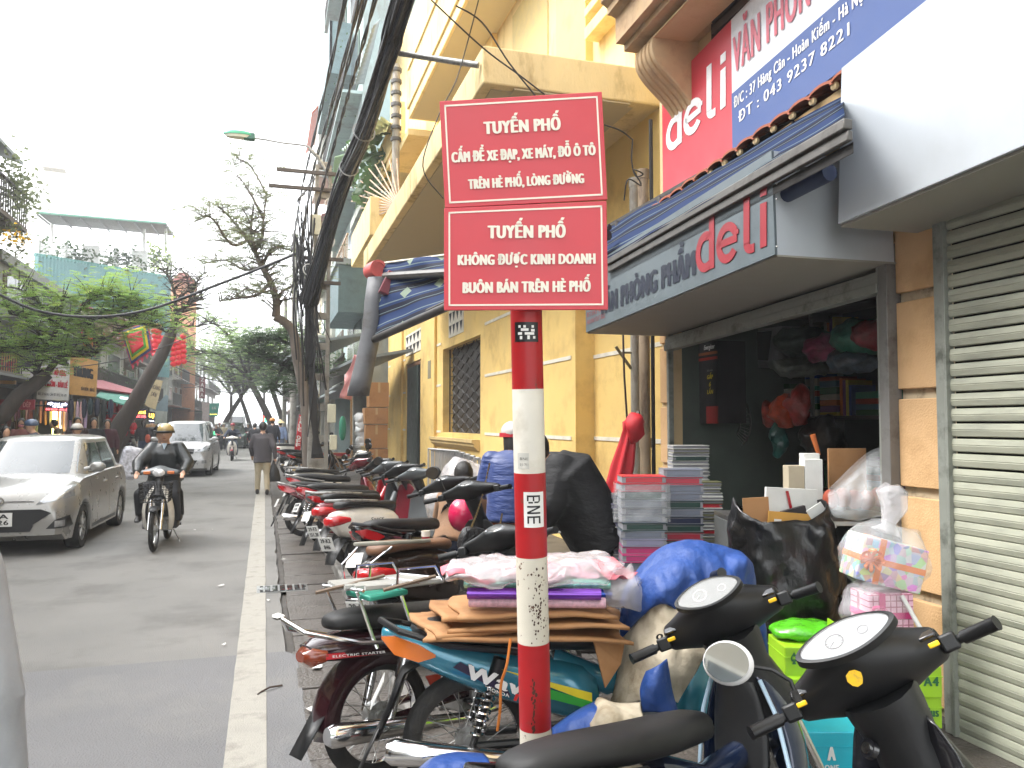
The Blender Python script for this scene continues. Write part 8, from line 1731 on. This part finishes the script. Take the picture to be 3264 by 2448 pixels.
# --- red folded umbrella in the corner ---
um = thing('folded_umbrella', 'big folded red parasol leaning in the corner by the downpipes', 'parasol', PD(1990, 1700, 7.0))
S = [(1945, 1640, .11), (1968, 1560, .10), (1985, 1480, .09), (2000, 1410, .065), (2008, 1370, .055), (2020, 1345, .085), (2028, 1325, .03)]
m = MB(); rings = []
for px, py, r_ in S:
    c = PD(px, py, 7.0); rings.append([c+V((cos(t), sin(t), 0))*(r_*(1+.28*cos(6*t))) for t in [2*pi*k/36 for k in range(36)]])
m.loft(rings); m.build('parasol_cloth', H('scarlet cloth', '#b01c26', rough=.6), um, smooth=180)
c = PD(2024, 1360, 6.95); m = MB(); m.ell(c, (.09, .07, .13), 14, 10); bump_(m, .03, 12); m.build('parasol_tip_fold', H('scarlet cloth', '#b01c26'), um, smooth=180)
m = MB(); m.cyl(PD(1935, 1760, 7.0), PD(2035, 1310, 7.0), .015); m.build('parasol_pole', m_steel, um)
# --- table, black bag and envelopes ---
D0 = 4.55
tab = thing('display_counter', 'grey aluminium counter at the shop door holding plastic wrapped goods', 'counter', PD(2550, 2100, 4.9)); c = PD(2570, 1700, 5.0)
def cb(x, y, z): return V((c.x, c.y, 0))+Rc(-17)@V((x, y, 0))+V((0, 0, z))
zt2 = 1.12
for (x0, x1, y0, y1, z0, z1, nm) in ((-.5, .55, -.3, .3, zt2-.03, zt2, 'counter_top'), (-.5, -.47, -.3, .3, .1, zt2-.03, 'counter_side'), (.52, .55, -.3, .3, .1, zt2-.03, 'counter_side'), (-.47, .52, .25, .3, .1, zt2-.03, 'counter_back'), (-.47, .52, -.28, .25, .55, .57, 'counter_shelf')):
    m = obox(cb((x0+x1)/2, (y0+y1)/2, (z0+z1)/2), (x1-x0, y1-y0, z1-z0), Rc(-17)); m.build(nm, m_steel if nm == 'counter_top' else H('grey counter panel', '#4f5252'), tab, smooth=0, bevel=.004)
bb = thing('black_bin_bag', 'tall shiny black plastic bag stuffed with envelopes and boxes', 'bag', PD(2510, 2030, D0))
rows = []
prof = [(1990, .24, .17), (1940, .29, .2), (1850, .30, .2), (1760, .29, .19), (1690, .285, .18), (1650, .27, .17), (1625, .25, .15)]
m = MB(); rings = []
for i, (py, a, b) in enumerate(prof):
    px = 2525-i*8; cc = PD(px, py, D0); rings.append([cc+Rc(-14)@V((a*abs(cos(t))**.6*(1 if cos(t) > 0 else -1), b*abs(sin(t))**.6*(1 if sin(t) > 0 else -1), (.05*cos(2*t+.5) if i == 6 else 0))) for t in [2*pi*k/64 for k in range(64)]])
R2 = []
for i in range(len(rings)-1):
    for k in range(5): t = k/5; R2.append([rings[i][j].lerp(rings[i+1][j], t) for j in range(64)])
R2.append(rings[-1]); m.loft(R2, cap=False); bump_(m, .035, 6, 2); bump_(m, .018, 16, 6); m.v = [tuple(V(p)+Rc(-14)@V((0, -.012*sin(60*V(p).z*.3+26*V(p).x), 0))) for p in m.v]
m.build('bag_skin', m_black_p, bb, smooth=180, thick=.004)
c = PD(2525, 1990, D0); m = MB(); m.ell(c, (.24, .16, .05)); m.build('bag_bottom', m_black_p, bb)
for lb, nm, px, py, w_, h, dy, rz, ry, mt in (('white carton with a red ribbon line sticking out of the black bag', 'white_box', 2520, 1612, .30, .2, .05, -14, 3, m_wht), ('manila envelope in the front of the black bag', 'manila_envelope', 2530, 1672, .30, .13, -.04, -14, 5, H('manila paper', '#b98a3e', rough=.7)), ('brown cardboard piece at the left inside the black bag', 'cardboard_piece', 2410, 1625, .15, .14, .0, -14, -3, m_cart), ('white paper wedge at the right inside the black bag', 'white_paper', 2618, 1655, .1, .17, -.03, -14, -32, m_wht), ('small black and red printed box in the black bag', 'printed_box', 2530, 1637, .14, .06, -.02, -14, -14, H('black box print', '#1c1418'))):
    c = PD(px, py, D0+dy); m = obox(c, (w_, .03 if 'box' in nm else .008, h), Rc(rz, ry)); o = m.build(nm, mt, smooth=0); tag(o, lb, nm.replace('_', ' '))
m = MB(); a = PD(2505, 1565, D0+.02); b = PD(2525, 1655, D0+.02); m.slab(a, b, b+V((.018, 0, 0)), a+V((.018, 0, 0)), .003); tag(m.build('red_ribbon', m_redp, smooth=0), 'narrow red ribbon crossing the white carton in the bag', 'ribbon')
m = obox(PD(2478, 1675, D0-.075), (.04, .003, .07), Rc(-14, 5)); tag(m.build('paper_label', m_wht, smooth=0), 'white label on the manila envelope', 'label')
# --- green paper cartons ---
def pbox(lb, px, py, D_, w_, d_, h, rz, mt, words=(), cat='carton', nm='paper_carton'):
    c = PD(px, py, D_); r = thing(nm, lb, cat, (c.x, c.y, c.z-h/2)); R = Rc(rz); m = obox(c, (w_, d_, h), R); m.build('box', mt, r, smooth=0, bevel=.006)
    m = obox(c+R@V((0, 0, h*.18)), (w_+.006, d_+.006, .004), R); m.build('lid_edge', mt, r, smooth=0)
    for s, x0, x1, z, ch, lm in words:
        m = MB(); text(m, s, c+R@V((x0*w_, -d_/2-.003, z*h)), c+R@V((x1*w_, -d_/2-.003, z*h)), ch, (0, 0, 1), .02); m.build('lettering', lm, r, smooth=0)
    return r, c, R
r1, c1, R1 = pbox('lime paper carton printed plus, second from the top under the black bag', 2585, 2090, 4.15, .36, .26, .16, -17, m_lime, [('plus', -.25, .02, .02, .05, m_limed), ('70/A4', .12, .42, .02, .05, H('pale green print', '#b4cf6a'))])
def spade(r, c, R, x, z, s, d_):
    m = MB(); pts = []
    for k in range(28):
        t = 2*pi*k/28; q = (1-sin(t)) ; pts.append((.55*s*16*sin(t)**3/16, -s*(13*cos(t)-5*cos(2*t)-2*cos(3*t)-cos(4*t))/17*-1))
    pts = [(a, -b) for a, b in pts]; m.add([c+R@V((x+a, -d_/2-.004, z+b)) for a, b in pts], [tuple(range(28))]); m.add([c+R@V((x+a, -d_/2-.004, z+b)) for a, b in ((-.1*s, -.5*s), (.1*s, -.5*s), (.35*s, -1.15*s), (-.35*s, -1.15*s))], [(0, 1, 2, 3)]); m.build('spade_mark', m_limed, r, smooth=0)
    m = MB(); text(m, 'IK', c+R@V((x-.25*s, -d_/2-.006, z-.3*s)), c+R@V((x+.25*s, -d_/2-.006, z-.3*s)), .5*s, (0, 0, 1), .02); m.build('lettering', m_lime, r, smooth=0)
spade(r1, c1, R1, -.135, .03, .03, .26)
r2, c2, R2_ = pbox('lime paper carton with small print below the plus carton', 2600, 2185, 4.1, .36, .26, .15, -16, m_lime, [('Choice for New Generation', -.42, .0, .2, .014, m_limed), ('80 gsm 500 sheets', -.42, -.1, 0, .01, m_limed), ('A4 210 x 297 mm', -.42, -.1, -.14, .01, m_limed)]); spade(r2, c2, R2_, .06, .01, .028, .26)
pbox('lowest lime paper carton of the pile under the black bag', 2600, 2290, 4.08, .36, .26, .17, -18, m_lime)
gp = MB(); c = PD(2572, 2010, 4.2); gp.grid(lambda u, v: c+Rc(-15)@V(((u-.5)*.40, (abs(sin(pi*v))**.6*.14)*-cos(pi*v)*1.3, 0))+V((0, 0, .045*sin(pi*v)-.02)), 30, 12); bump_(gp, .02, 12); g2 = MB(); g2.ell(c, (.2, .13, .055), 30, 14, Rc(-15)); g2.v = [tuple(V(p)) for p in g2.v]; bump_(g2, .02, 14)
tag(g2.build('green_plastic_pack', M('bright green plastic', srgb('#4fa81e'), .25, coat=.5, bump=1.5, bscale=20), smooth=180), 'soft bright green plastic pack lying on the plus carton', 'pack')
ob_ = thing('open_lime_carton', 'open lime carton with one slanting flap holding the pink gift box', 'carton', PD(2780, 2300, 3.95)); c = PD(2810, 2160, 4.0); R = Rc(-18)
for (x, y, z, w_, d_, h) in ((0, -.14, 0, .42, .006, .3), (-.21, 0, 0.05, .006, .28, .42), (.21, 0, 0, .006, .28, .3), (0, .14, 0, .42, .006, .3)): obox(c+R@V((x, y, z)), (w_, d_, h), R).build('carton_wall', m_lime, ob_, smooth=0)
m = MB(); m.prism([c+R@V(p) for p in ((-.21, -.145, .15), (-.21, -.145, .30), (.1, -.145, .15))], R@V((0, .005, 0))); m.build('flap', m_lime, ob_, smooth=0)
for i, (py, s) in enumerate(((2155, 'A4'), (2250, 'plus'))):
    r3, c3, R3_ = pbox(['lime A4 carton standing at the foot of the ochre pillar', 'lime carton under the A4 one by the pillar'][i], 2885, py, 3.95, .26, .2, .15, -17, m_lime, [(s, .15, .42, -.1, .045, m_limed)])
pbox('cyan paper carton low behind the navy motorbike', 2650, 2375, 3.6, .3, .22, .2, -17, m_cyan, [('A', -.2, -.1, -.1, .06, m_wht), ('ONE', -.25, -.05, -.32, .025, m_wht)])
pbox('lowest cyan paper carton near the bottom edge', 2650, 2500, 3.55, .3, .22, .16, -17, m_cyan, [('Double', -.35, .1, .1, .04, H('cyan dark print', '#0d5a70'))])
# --- gift boxes in clear bags ---
gf = M('patterned gift paper', (.5, .5, .5), .5); t = gf.node_tree; b = t.nodes['Principled BSDF']; vo = t.nodes.new('ShaderNodeTexVoronoi'); vo.inputs['Scale'].default_value = 28; tc = t.nodes.new('ShaderNodeTexCoord'); t.links.new(tc.outputs['Object'], vo.inputs['Vector']); hs_ = t.nodes.new('ShaderNodeMix'); hs_.data_type = 'RGBA'; hs_.inputs[0].default_value = .45; hs_.inputs[7].default_value = (.55, .55, .6, 1); t.links.new(vo.outputs['Color'], hs_.inputs[6]); t.links.new(hs_.outputs[2], b.inputs['Base Color'])
m_org = M('orange ribbon', srgb('#e07a30'), .35, emit=0); m_pnk = H('hot pink ribbon', '#d23a86', rough=.35)
def gift(lb, px, py, D_, d, mt, rib, rz, rx=0, wrapr=None, neck=None):
    r = thing('gift_box', lb, 'gift box', PD(px, py+60, D_)); c = PD(px, py, D_); R = Rc(rz, rx); obox(c, d, R).build('box', mt, r, smooth=0, bevel=.006)
    obox(c, (d[0]+.004, d[1]+.004, .03), R).build('ribbon', rib, r, smooth=0); obox(c+R@V((-.04*0-d[0]*.2, 0, 0)), (.03, d[1]+.005, d[2]+.005), R).build('ribbon', rib, r, smooth=0)
    for a in range(8):
        t = a*pi/4; m = MB(); o = c+R@V((-d[0]*.35, -d[1]/2-.01, 0)); m.tube(spl([o, o+R@V((cos(t)*.05, -.03, sin(t)*.05)), o+R@V((cos(t+.5)*.045, -.005, sin(t+.5)*.045)), o], 5), .009, 5, flat=.25); m.build('bow_loop', rib, r)
    return r, c
gift('colourful patterned gift box with orange ribbon in the upper clear bag', 2815, 1790, 4.05, (.33, .2, .22), gf, m_org, -17, 14)
bagm = MB(); c = PD(2818, 1775, 4.0); bagm.ell(c, (.215, .17, .185), 40, 24, Rc(-17, 12)); bump_(bagm, .03, 10); bump_(bagm, .012, 26)
cbg = thing('clear_bag', 'knotted clear plastic bag round the colourful gift box', 'bag', PD(2820, 1880, 4)); bagm.build('bag_skin', m_poly, cbg, smooth=180)
m = MB(); m.tube([PD(2825, 1700, 4.0), PD(2838, 1660, 4.0), PD(2845, 1620, 4.02), PD(2840, 1570, 4.02), PD(2835, 1548, 4.02)], [.08, .022, .055, .07, .04], 20); bump_(m, .03, 16); m.build('bag_neck', m_polym, cbg, smooth=180)
plaid = M('pink plaid paper', srgb('#e0a8c0'), .5); t = plaid.node_tree; b = t.nodes['Principled BSDF']; tc = t.nodes.new('ShaderNodeTexCoord'); sx_ = t.nodes.new('ShaderNodeSeparateXYZ'); t.links.new(tc.outputs['Object'], sx_.inputs[0]); prev = None
for i in (0, 2):
    w1 = t.nodes.new('ShaderNodeMath'); w1.operation = 'MULTIPLY'; w1.inputs[1].default_value = 34; t.links.new(sx_.outputs[i], w1.inputs[0]); fr_ = t.nodes.new('ShaderNodeMath'); fr_.operation = 'FRACT'; t.links.new(w1.outputs[0], fr_.inputs[0]); lt = t.nodes.new('ShaderNodeMath'); lt.operation = 'LESS_THAN'; lt.inputs[1].default_value = .18; t.links.new(fr_.outputs[0], lt.inputs[0])
    if prev: mxm = t.nodes.new('ShaderNodeMath'); mxm.operation = 'MAXIMUM'; t.links.new(prev, mxm.inputs[0]); t.links.new(lt.outputs[0], mxm.inputs[1]); prev = mxm.outputs[0]
    else: prev = lt.outputs[0]
mx_ = t.nodes.new('ShaderNodeMix'); mx_.data_type = 'RGBA'; t.links.new(prev, mx_.inputs[0]); mx_.inputs[6].default_value = (*srgb('#e3b4c8'), 1); mx_.inputs[7].default_value = (*srgb('#a86078'), 1); t.links.new(mx_.outputs[2], b.inputs['Base Color'])
gift('pink plaid gift box with hot pink ribbon in the lower clear bag', 2810, 1950, 4.0, (.23, .18, .21), plaid, m_pnk, -12)
bagm = MB(); c = PD(2785, 1935, 3.97); bagm.ell(c, (.175, .14, .155), 36, 22); bump_(bagm, .035, 10, 3); bump_(bagm, .014, 24, 3); bg2 = thing('clear_bag', 'crumpled clear plastic bag round the pink plaid gift box', 'bag', PD(2780, 2020, 3.97)); bagm.build('bag_skin', m_poly, bg2, smooth=180)
m = MB(); m.cyl(PD(2874, 1898, 3.9), PD(2935, 2005, 3.85), .011, n=10); tag(m.build('white_tube', m_wht), 'slim white tube leaning between the gift bags and the pillar', 'tube')
# --- wrapped wares on the counter ---
cw = thing('wrapped_wares', 'orange-brown wares under clear plastic sheeting on the counter', 'wares', PD(2730, 1600, 4.7))
for k in range(5):
    c = PD(2648+k*38, 1590+rnd.uniform(-6, 6), 4.75); m = MB(); m.ell(c, (.045, .05, .06), 10, 8); m.build('ware', H('terracotta ware', '#8a3a22', rough=.7), cw)
patch('plastic_sheet', [[(2640, 1560, 4.9), (2700, 1500, 4.95), (2770, 1440, 5.0), (2835, 1420, 5.0)], [(2640, 1580, 4.6), (2700, 1540, 4.6), (2770, 1480, 4.65), (2838, 1460, 4.7)], [(2645, 1620, 4.5), (2700, 1630, 4.5), (2770, 1600, 4.5), (2838, 1590, 4.5)], [(2660, 1650, 4.5), (2720, 1660, 4.5), (2780, 1650, 4.5), (2835, 1640, 4.5)]], m_poly, .03, 9, par=cw)
for lb, px, py, D_, w_, d_, h, mt in (('upright brown cardboard sheet at the back of the counter', 2700, 1500, 5.05, .24, .02, .28, m_cart), ('white carton standing on the counter', 2585, 1530, 4.95, .11, .1, .26, m_wht), ('pale carton wrapped in plastic left of the white one', 2530, 1535, 4.95, .1, .1, .2, H('pale beige carton', '#a59a84')), ('small white carton on top of the upright one', 2580, 1460, 5.0, .1, .08, .06, m_wht)):
    m = obox(PD(px, py, D_), (w_, d_, h), Rc(-17)); tag(m.build('carton', mt, smooth=0, bevel=.003), lb, 'carton')
m = MB(); m.tube([PD(2610, 1450, 5.1), PD(2590, 1385, 5.1)], [.012, .018], 8); tag(m.build('paint_brush', H('orange brush', '#b5602c')), 'orange handled brush sticking up in the doorway', 'brush')
# --- shop interior ---
def iS(px, py, s_off): # point on plane parallel to facade inside
    return PF(px, py, -s_off)
shf = thing('wall_shelves', 'dark shelving across the back of the shop crammed with folders', 'shelves', iS(2550, 1500, 1.4))
zsh = [1.1, 1.75, 2.3]
aS, bS = Fs(iS(2860, 1300, 1.4)), Fs(iS(2400, 1300, 1.4))
for z in zsh+[2.75]:
    m = MB(); fbox(m, aS-1, bS+.3, -1.7, -1.35, z-.02, z+.01); m.build('shelf_board', m_rail, shf, smooth=0)
for s in (aS, (aS+bS)/2, bS): m = MB(); fbox(m, s-.02, s+.02, -1.7, -1.36, .1, 2.8); m.build('shelf_upright', m_steel, shf, smooth=0)
cl = ['#4a6a7a', '#8a3a2c', '#3a7a6a', '#8a8a80', '#2c4a86', '#b5a03c', '#6a3a6a', '#b56a3a', '#b0b0a8', '#2a5a3a']
for zi, z in enumerate(zsh):
    s = aS-.6; k = 0
    while s < bS+.2:
        w_ = rnd.uniform(.18, .3); n = rnd.randint(3, 7); zz = z+.012
        if rnd.random() < .35:
            for j in range(int(w_/.04)): m = MB(); hh = rnd.uniform(.26, .34); fbox(m, s+j*.04, s+j*.04+.034, -1.62, -1.37, zz, zz+hh); m.build('folder', H('folder '+cl[(k+j) % 10], cl[(k+j) % 10]), shf, smooth=0)
        else:
            for j in range(n): h = rnd.uniform(.035, .07); m = MB(); fbox(m, s, s+w_-.02, -1.65+rnd.uniform(0, .05), -1.38, zz, zz+h-.004); m.build('folder', H('folder '+cl[(k*3+j) % 10], cl[(k*3+j) % 10]), shf, smooth=0); zz += h
        s += w_+.02; k += 1
tv = thing('television', 'old grey television on a high bracket inside the shop', 'television', iS(2395, 1160, 1.2))
q4 = [iS(2305, 1165, 1.1), iS(2475, 1175, 1.1), iS(2492, 1040, 1.1), iS(2330, 1060, 1.1)]; m = MB(); m.hexa(q4, [p-FN*.4 for p in q4]); m.build('casing', H('grey tv casing', '#8a8d90'), tv, smooth=0, fix=True)
cc_ = sum(q4, V((0, 0, 0)))/4; m = MB(); m.add([cc_+(p-cc_)*.72+FN*.012+V((0, 0, .02)) for p in q4], [(0, 1, 2, 3)]); m.build('screen', m_glass, tv, smooth=0)
es = thing('battery_display', 'black battery display stand with Energizer lettering in the doorway', 'display stand', iS(2230, 1350, .5))
a, b, z0, z1 = Fs(iS(2285, 1200, .45)), Fs(iS(2172, 1200, .45)), iS(2285, 1350, .45).z, iS(2285, 1085, .45).z
m = MB(); fbox(m, a, b, -.75, -.45, z0, z1); m.build('stand', H('black display card', '#141416'), es, smooth=0)
for z, c_ in ((z1-.12, '#8a4a22'), (z1-.17, '#9a2a1c')): m = MB(); fbox(m, a, b, -.46, -.445, z, z+.025); m.build('coloured_band', H('band '+c_, c_), es, smooth=0)
m = MB(); fbox(m, a, a+.19, -.46, -.444, z0, z0+.16); m.build('coloured_band', H('band red', '#8a221c'), es, smooth=0)
for tx, s0_, s1_, z, h, c_ in (('Energizer', a+.21, a+.02, z1-.07, .045, m_wht), ('BỀN HƠN', a+.16, a+.06, z1-.28, .018, m_ydial), ('GẤP', a+.16, a+.06, z1-.35, .04, H('yellow print', '#b5a020')), ('6', a+.125, a+.095, z1-.42, .045, H('yellow print', '#b5a020')), ('LẦN', a+.16, a+.06, z1-.49, .04, H('yellow print', '#b5a020')), ('Energizer', b-.02, b-.2, z1-.07, .035, m_wht)):
    m = MB(); text(m, tx, Fp(s0_, -.44, z), Fp(s1_, -.44, z), h, (0, 0, 1), .02, None, .2); m.build('lettering', c_, es, smooth=0)
for k in range(10): m = MB(); m.box(Fp(b-.05-.07*(k % 3), -.43, z0+.1+.11*(k//3)), (.03, .05, .09)); m.build('battery_pack', H(['#9a4a2c', '#3a6a3a', '#8a8a88', '#a8843c'][k % 4]+'p', ['#9a4a2c', '#3a6a3a', '#8a8a88', '#a8843c'][k % 4]), es, smooth=0)
fn_ = thing('electric_fan', 'dark standing electric fan behind the doorway goods', 'fan', iS(2350, 1500, 1)); c = iS(2350, 1345, .9)
for k in range(36): a_ = 2*pi*k/36; m = None
m = MB(); fx_, fy_ = FU, V((0, 0, 1))
for k in range(40): a_ = 2*pi*k/40; m.tube([c+fx_*cos(a_)*.05+fy_*sin(a_)*.05, c+(fx_*cos(a_)+fy_*sin(a_))*.15+FN*.05, c+(fx_*cos(a_)+fy_*sin(a_))*.24], .003, 4)
m.build('guard_wires', m_steel, fn_)['kind'] = 'stuff'
for R_ in (.24, .13): m = MB(); m.ring(c+FN*(.0 if R_ > .2 else .045), FN, R_, [(-.005, -.005), (.005, -.005), (.005, .005), (-.005, .005)], 30); m.build('guard_ring', m_steel, fn_)
for k in range(3): a_ = 2*pi*k/3; m = MB(); e = fx_*cos(a_)+fy_*sin(a_); g_ = fx_*-sin(a_)+fy_*cos(a_); m.add([c-FN*.02+e*.04, c+e*.2+g_*.08, c-FN*.03+e*.21-g_*.04, c-FN*.03+e*.06-g_*.03], [(0, 1, 2, 3)]); m.build('fan_blade', m_greyp, fn_, thick=.004)
m = MB(); m.cyl(c-FN*.08, V((c.x-FN.x*.08, c.y-FN.y*.08, .15)), .02); m.ell(c-FN*.05, (.07, .07, .07)); m.cyl(V((c.x, c.y, .14)), V((c.x, c.y, .18)), .2, n=20); m.build('stand', m_black, fn_)
G5 = 'bags and bundles heaped in the shop'
for i, (px, py, off, s, c_, lb) in enumerate([(2500, 1310, 1.1, (.14, .13, .14), '#b5421c', 'orange plastic bag hanging in the middle of the shop'), (2545, 1290, 1.15, (.11, .1, .17), '#9a2a22', 'red plastic bag hanging beside the orange one'), (2460, 1325, 1.3, (.1, .1, .12), '#a83a28', 'darker orange bag behind the hanging ones'), (2560, 1090, 1.6, (.3, .2, .14), '#3a4a44', 'dark grey bundle high on the shelf'), (2640, 1110, 1.5, (.2, .18, .12), '#8a3a5a', 'pink and purple bundle on the high shelf'), (2740, 1080, 1.5, (.22, .2, .16), '#3a7a66', 'green bundle at the top right of the shop'), (2720, 1150, 1.5, (.2, .2, .1), '#5a6a7a', 'blue grey wrapped bundle above the shelf'), (2790, 1060, 1.4, (.18, .18, .12), '#8a2a30', 'dark red bundle at the right end of the top shelf'), (2550, 1170, 1.6, (.3, .2, .09), '#7a8480', 'pile wrapped in clear plastic under the television'), (2620, 1400, 1.4, (.16, .2, .2), '#1c1a1c', 'black bulky bag in front of the shelves'), (2480, 1400, 1.2, (.09, .08, .16), '#2a6a62', 'small teal bag below the orange ones')]):
    c = iS(px, py, off*.72); m = MB(); m.ell(c, s, 20, 14); bump_(m, .05, 9, i); bump_(m, .02, 22, i); tag(m.build('goods_bag', M('bag '+c_, srgb(c_), .35, var=.4, scale=12, coat=.3, bump=1.5, bscale=14), smooth=180), lb, 'bag', G5)
for i, (px, py) in enumerate([(2735, 1080), (2765, 1085), (2750, 1110), (2780, 1100)]):
    c = iS(px, py, 1.25); m = MB(); m.cyl(c, c-FN*.3, .032, n=18); m.ring(c+FN*.002, FN, .014, [(-.006, 0), (.006, 0), (.006, .004), (-.006, .004)], 14); tag(m.build('fabric_roll', H('mint roll', '#8ac4a8')), 'mint green roll end, %s of the four at the top right' % ['upper left', 'upper right', 'lower left', 'lower right'][i], 'roll', 'mint rolls')
# --- barricades and bundle by the yellow wall ---
m_bar = M('galvanised tube', (.5, .5, .5), .4, .6)
for k in range(6):
    r = thing('crowd_barrier', ['nearest', 'second', 'third', 'fourth', 'fifth', 'farthest'][5-k]+' of the galvanised crowd barriers folded together by the yellow wall', 'barrier', PY(1330+k*22, 1600, 11.6-k*.12), 'stacked barriers')
    Yb = 11.7-k*.14; a, b = PY(1290+k*24, 1600, Yb), PY(1410+k*14, 1600, Yb); zt_ = 1.28-.02*k
    a = V((2.55+.04*k, Yb+1.1, .12)); b = V((2.75+.04*k, Yb-.2, .12)); u_ = (b-a)
    m = MB(); m.tube([a, a+V((0, 0, zt_-.12)), b+V((0, 0, zt_-.12)), b, a], .02, 8); m.build('barrier_frame', m_bar, r)
    m = MB()
    for j in range(1, 11): q = a+u_*(j/11); m.cyl(q, q+V((0, 0, zt_-.12)), .009, n=6)
    m.build('barrier_bars', m_bar, r)['kind'] = 'stuff'
wb2 = thing('wrapped_cart', 'bulky cart shrouded in dusty clear plastic behind the bronze scooter', 'cart', PD(1500, 1700, 8.2)); m = MB(); c = PD(1490, 1600, 8.2); m.ell(c, (.42, .35, .42), 30, 18); bump_(m, .08, 4); bump_(m, .03, 12); m.build('plastic_cover', m_polym, wb2, smooth=180)
m = MB(); m.box(c-V((0, 0, .25)), (.5, .4, .7)); m.build('load', H('brown load', '#6a5240'), wb2, smooth=0, bevel=.05)
rd = MB(); c = PD(1475, 1640, 6.9); rd.ell(c, (.13, .13, .15), 16, 10); tag(rd.build('pink_helmet', H('hot pink helmet', '#b81c4a', rough=.25, coat=.6)), 'hot pink helmet hanging behind the bronze scooter handlebars', 'helmet')
ext = thing('red_bottle', 'small red gas bottle standing behind the tan seat', 'bottle', PD(1357, 1790, 5.9)); c = PD(1357, 1770, 5.9); m = MB(); m.loft([[c+V((cos(t)*r_, sin(t)*r_, z)) for t in [2*pi*k/20 for k in range(20)]] for r_, z in ((.065, -.3), (.068, .0), (.05, .05), (.03, .07), (.03, .13), (.035, .14))]); m.build('bottle_body', m_redp, ext); m = MB(); m.cyl(c+V((0, 0, .14)), c+V((0, 0, .18)), .034, n=14); m.build('bottle_cap', m_cream2, ext)
# ================= BEHIND THE CAMERA AND THE AIR =================
house('grey house front on the left behind the camera', XL, -14, -2, 9, wallm('wall back 1', '#9a968c'), -1, 3, True, None, 3, True, 31, grp=G1)
house('ochre house front on the left beside the camera', XL, -2, 10, 8, wallm('wall back 2', '#a89a7c'), -1, 3, True, m_rt, 3, True, 32, grp=G1)
house('pale house on the left just out of view', XL, 10, 22.4, 8.5, wallm('wall back 3', '#a3a198'), -1, 3, True, None, 3, True, 33, grp=G1)
bs = []
for k in range(7): a = k*.9; bs.append(([V((1, -7, 4)), V((1+cos(a)*1.3, -7+sin(a)*1.3, 5.2)), V((1+cos(a)*2.6, -7+sin(a)*2.6, 6+.3*k % 1.5))], .09))
tree('leafy kerb tree behind the camera', [V((1, -7, .1)), V((1.1, -7, 2)), V((1, -7, 4))], (.2, .14), bs, (m_lf1, m_lf2), 77, 12, .2, pad=(.9, .3), twn=3)
m = MB(); m.box((0, 88, 14), (70, 220, 32)); hz = m.build('haze', None, smooth=0); hz['kind'] = 'stuff'
hm = bpy.data.materials.new('street haze'); hm.use_nodes = True; t = hm.node_tree; t.nodes.clear(); o = t.nodes.new('ShaderNodeOutputMaterial'); v = t.nodes.new('ShaderNodeVolumePrincipled'); v.inputs['Density'].default_value = .002; v.inputs['Color'].default_value = (.97, .98, 1, 1); v.inputs['Anisotropy'].default_value = .2
t.links.new(v.outputs[0], o.inputs['Volume']); hz.data.materials.append(hm)
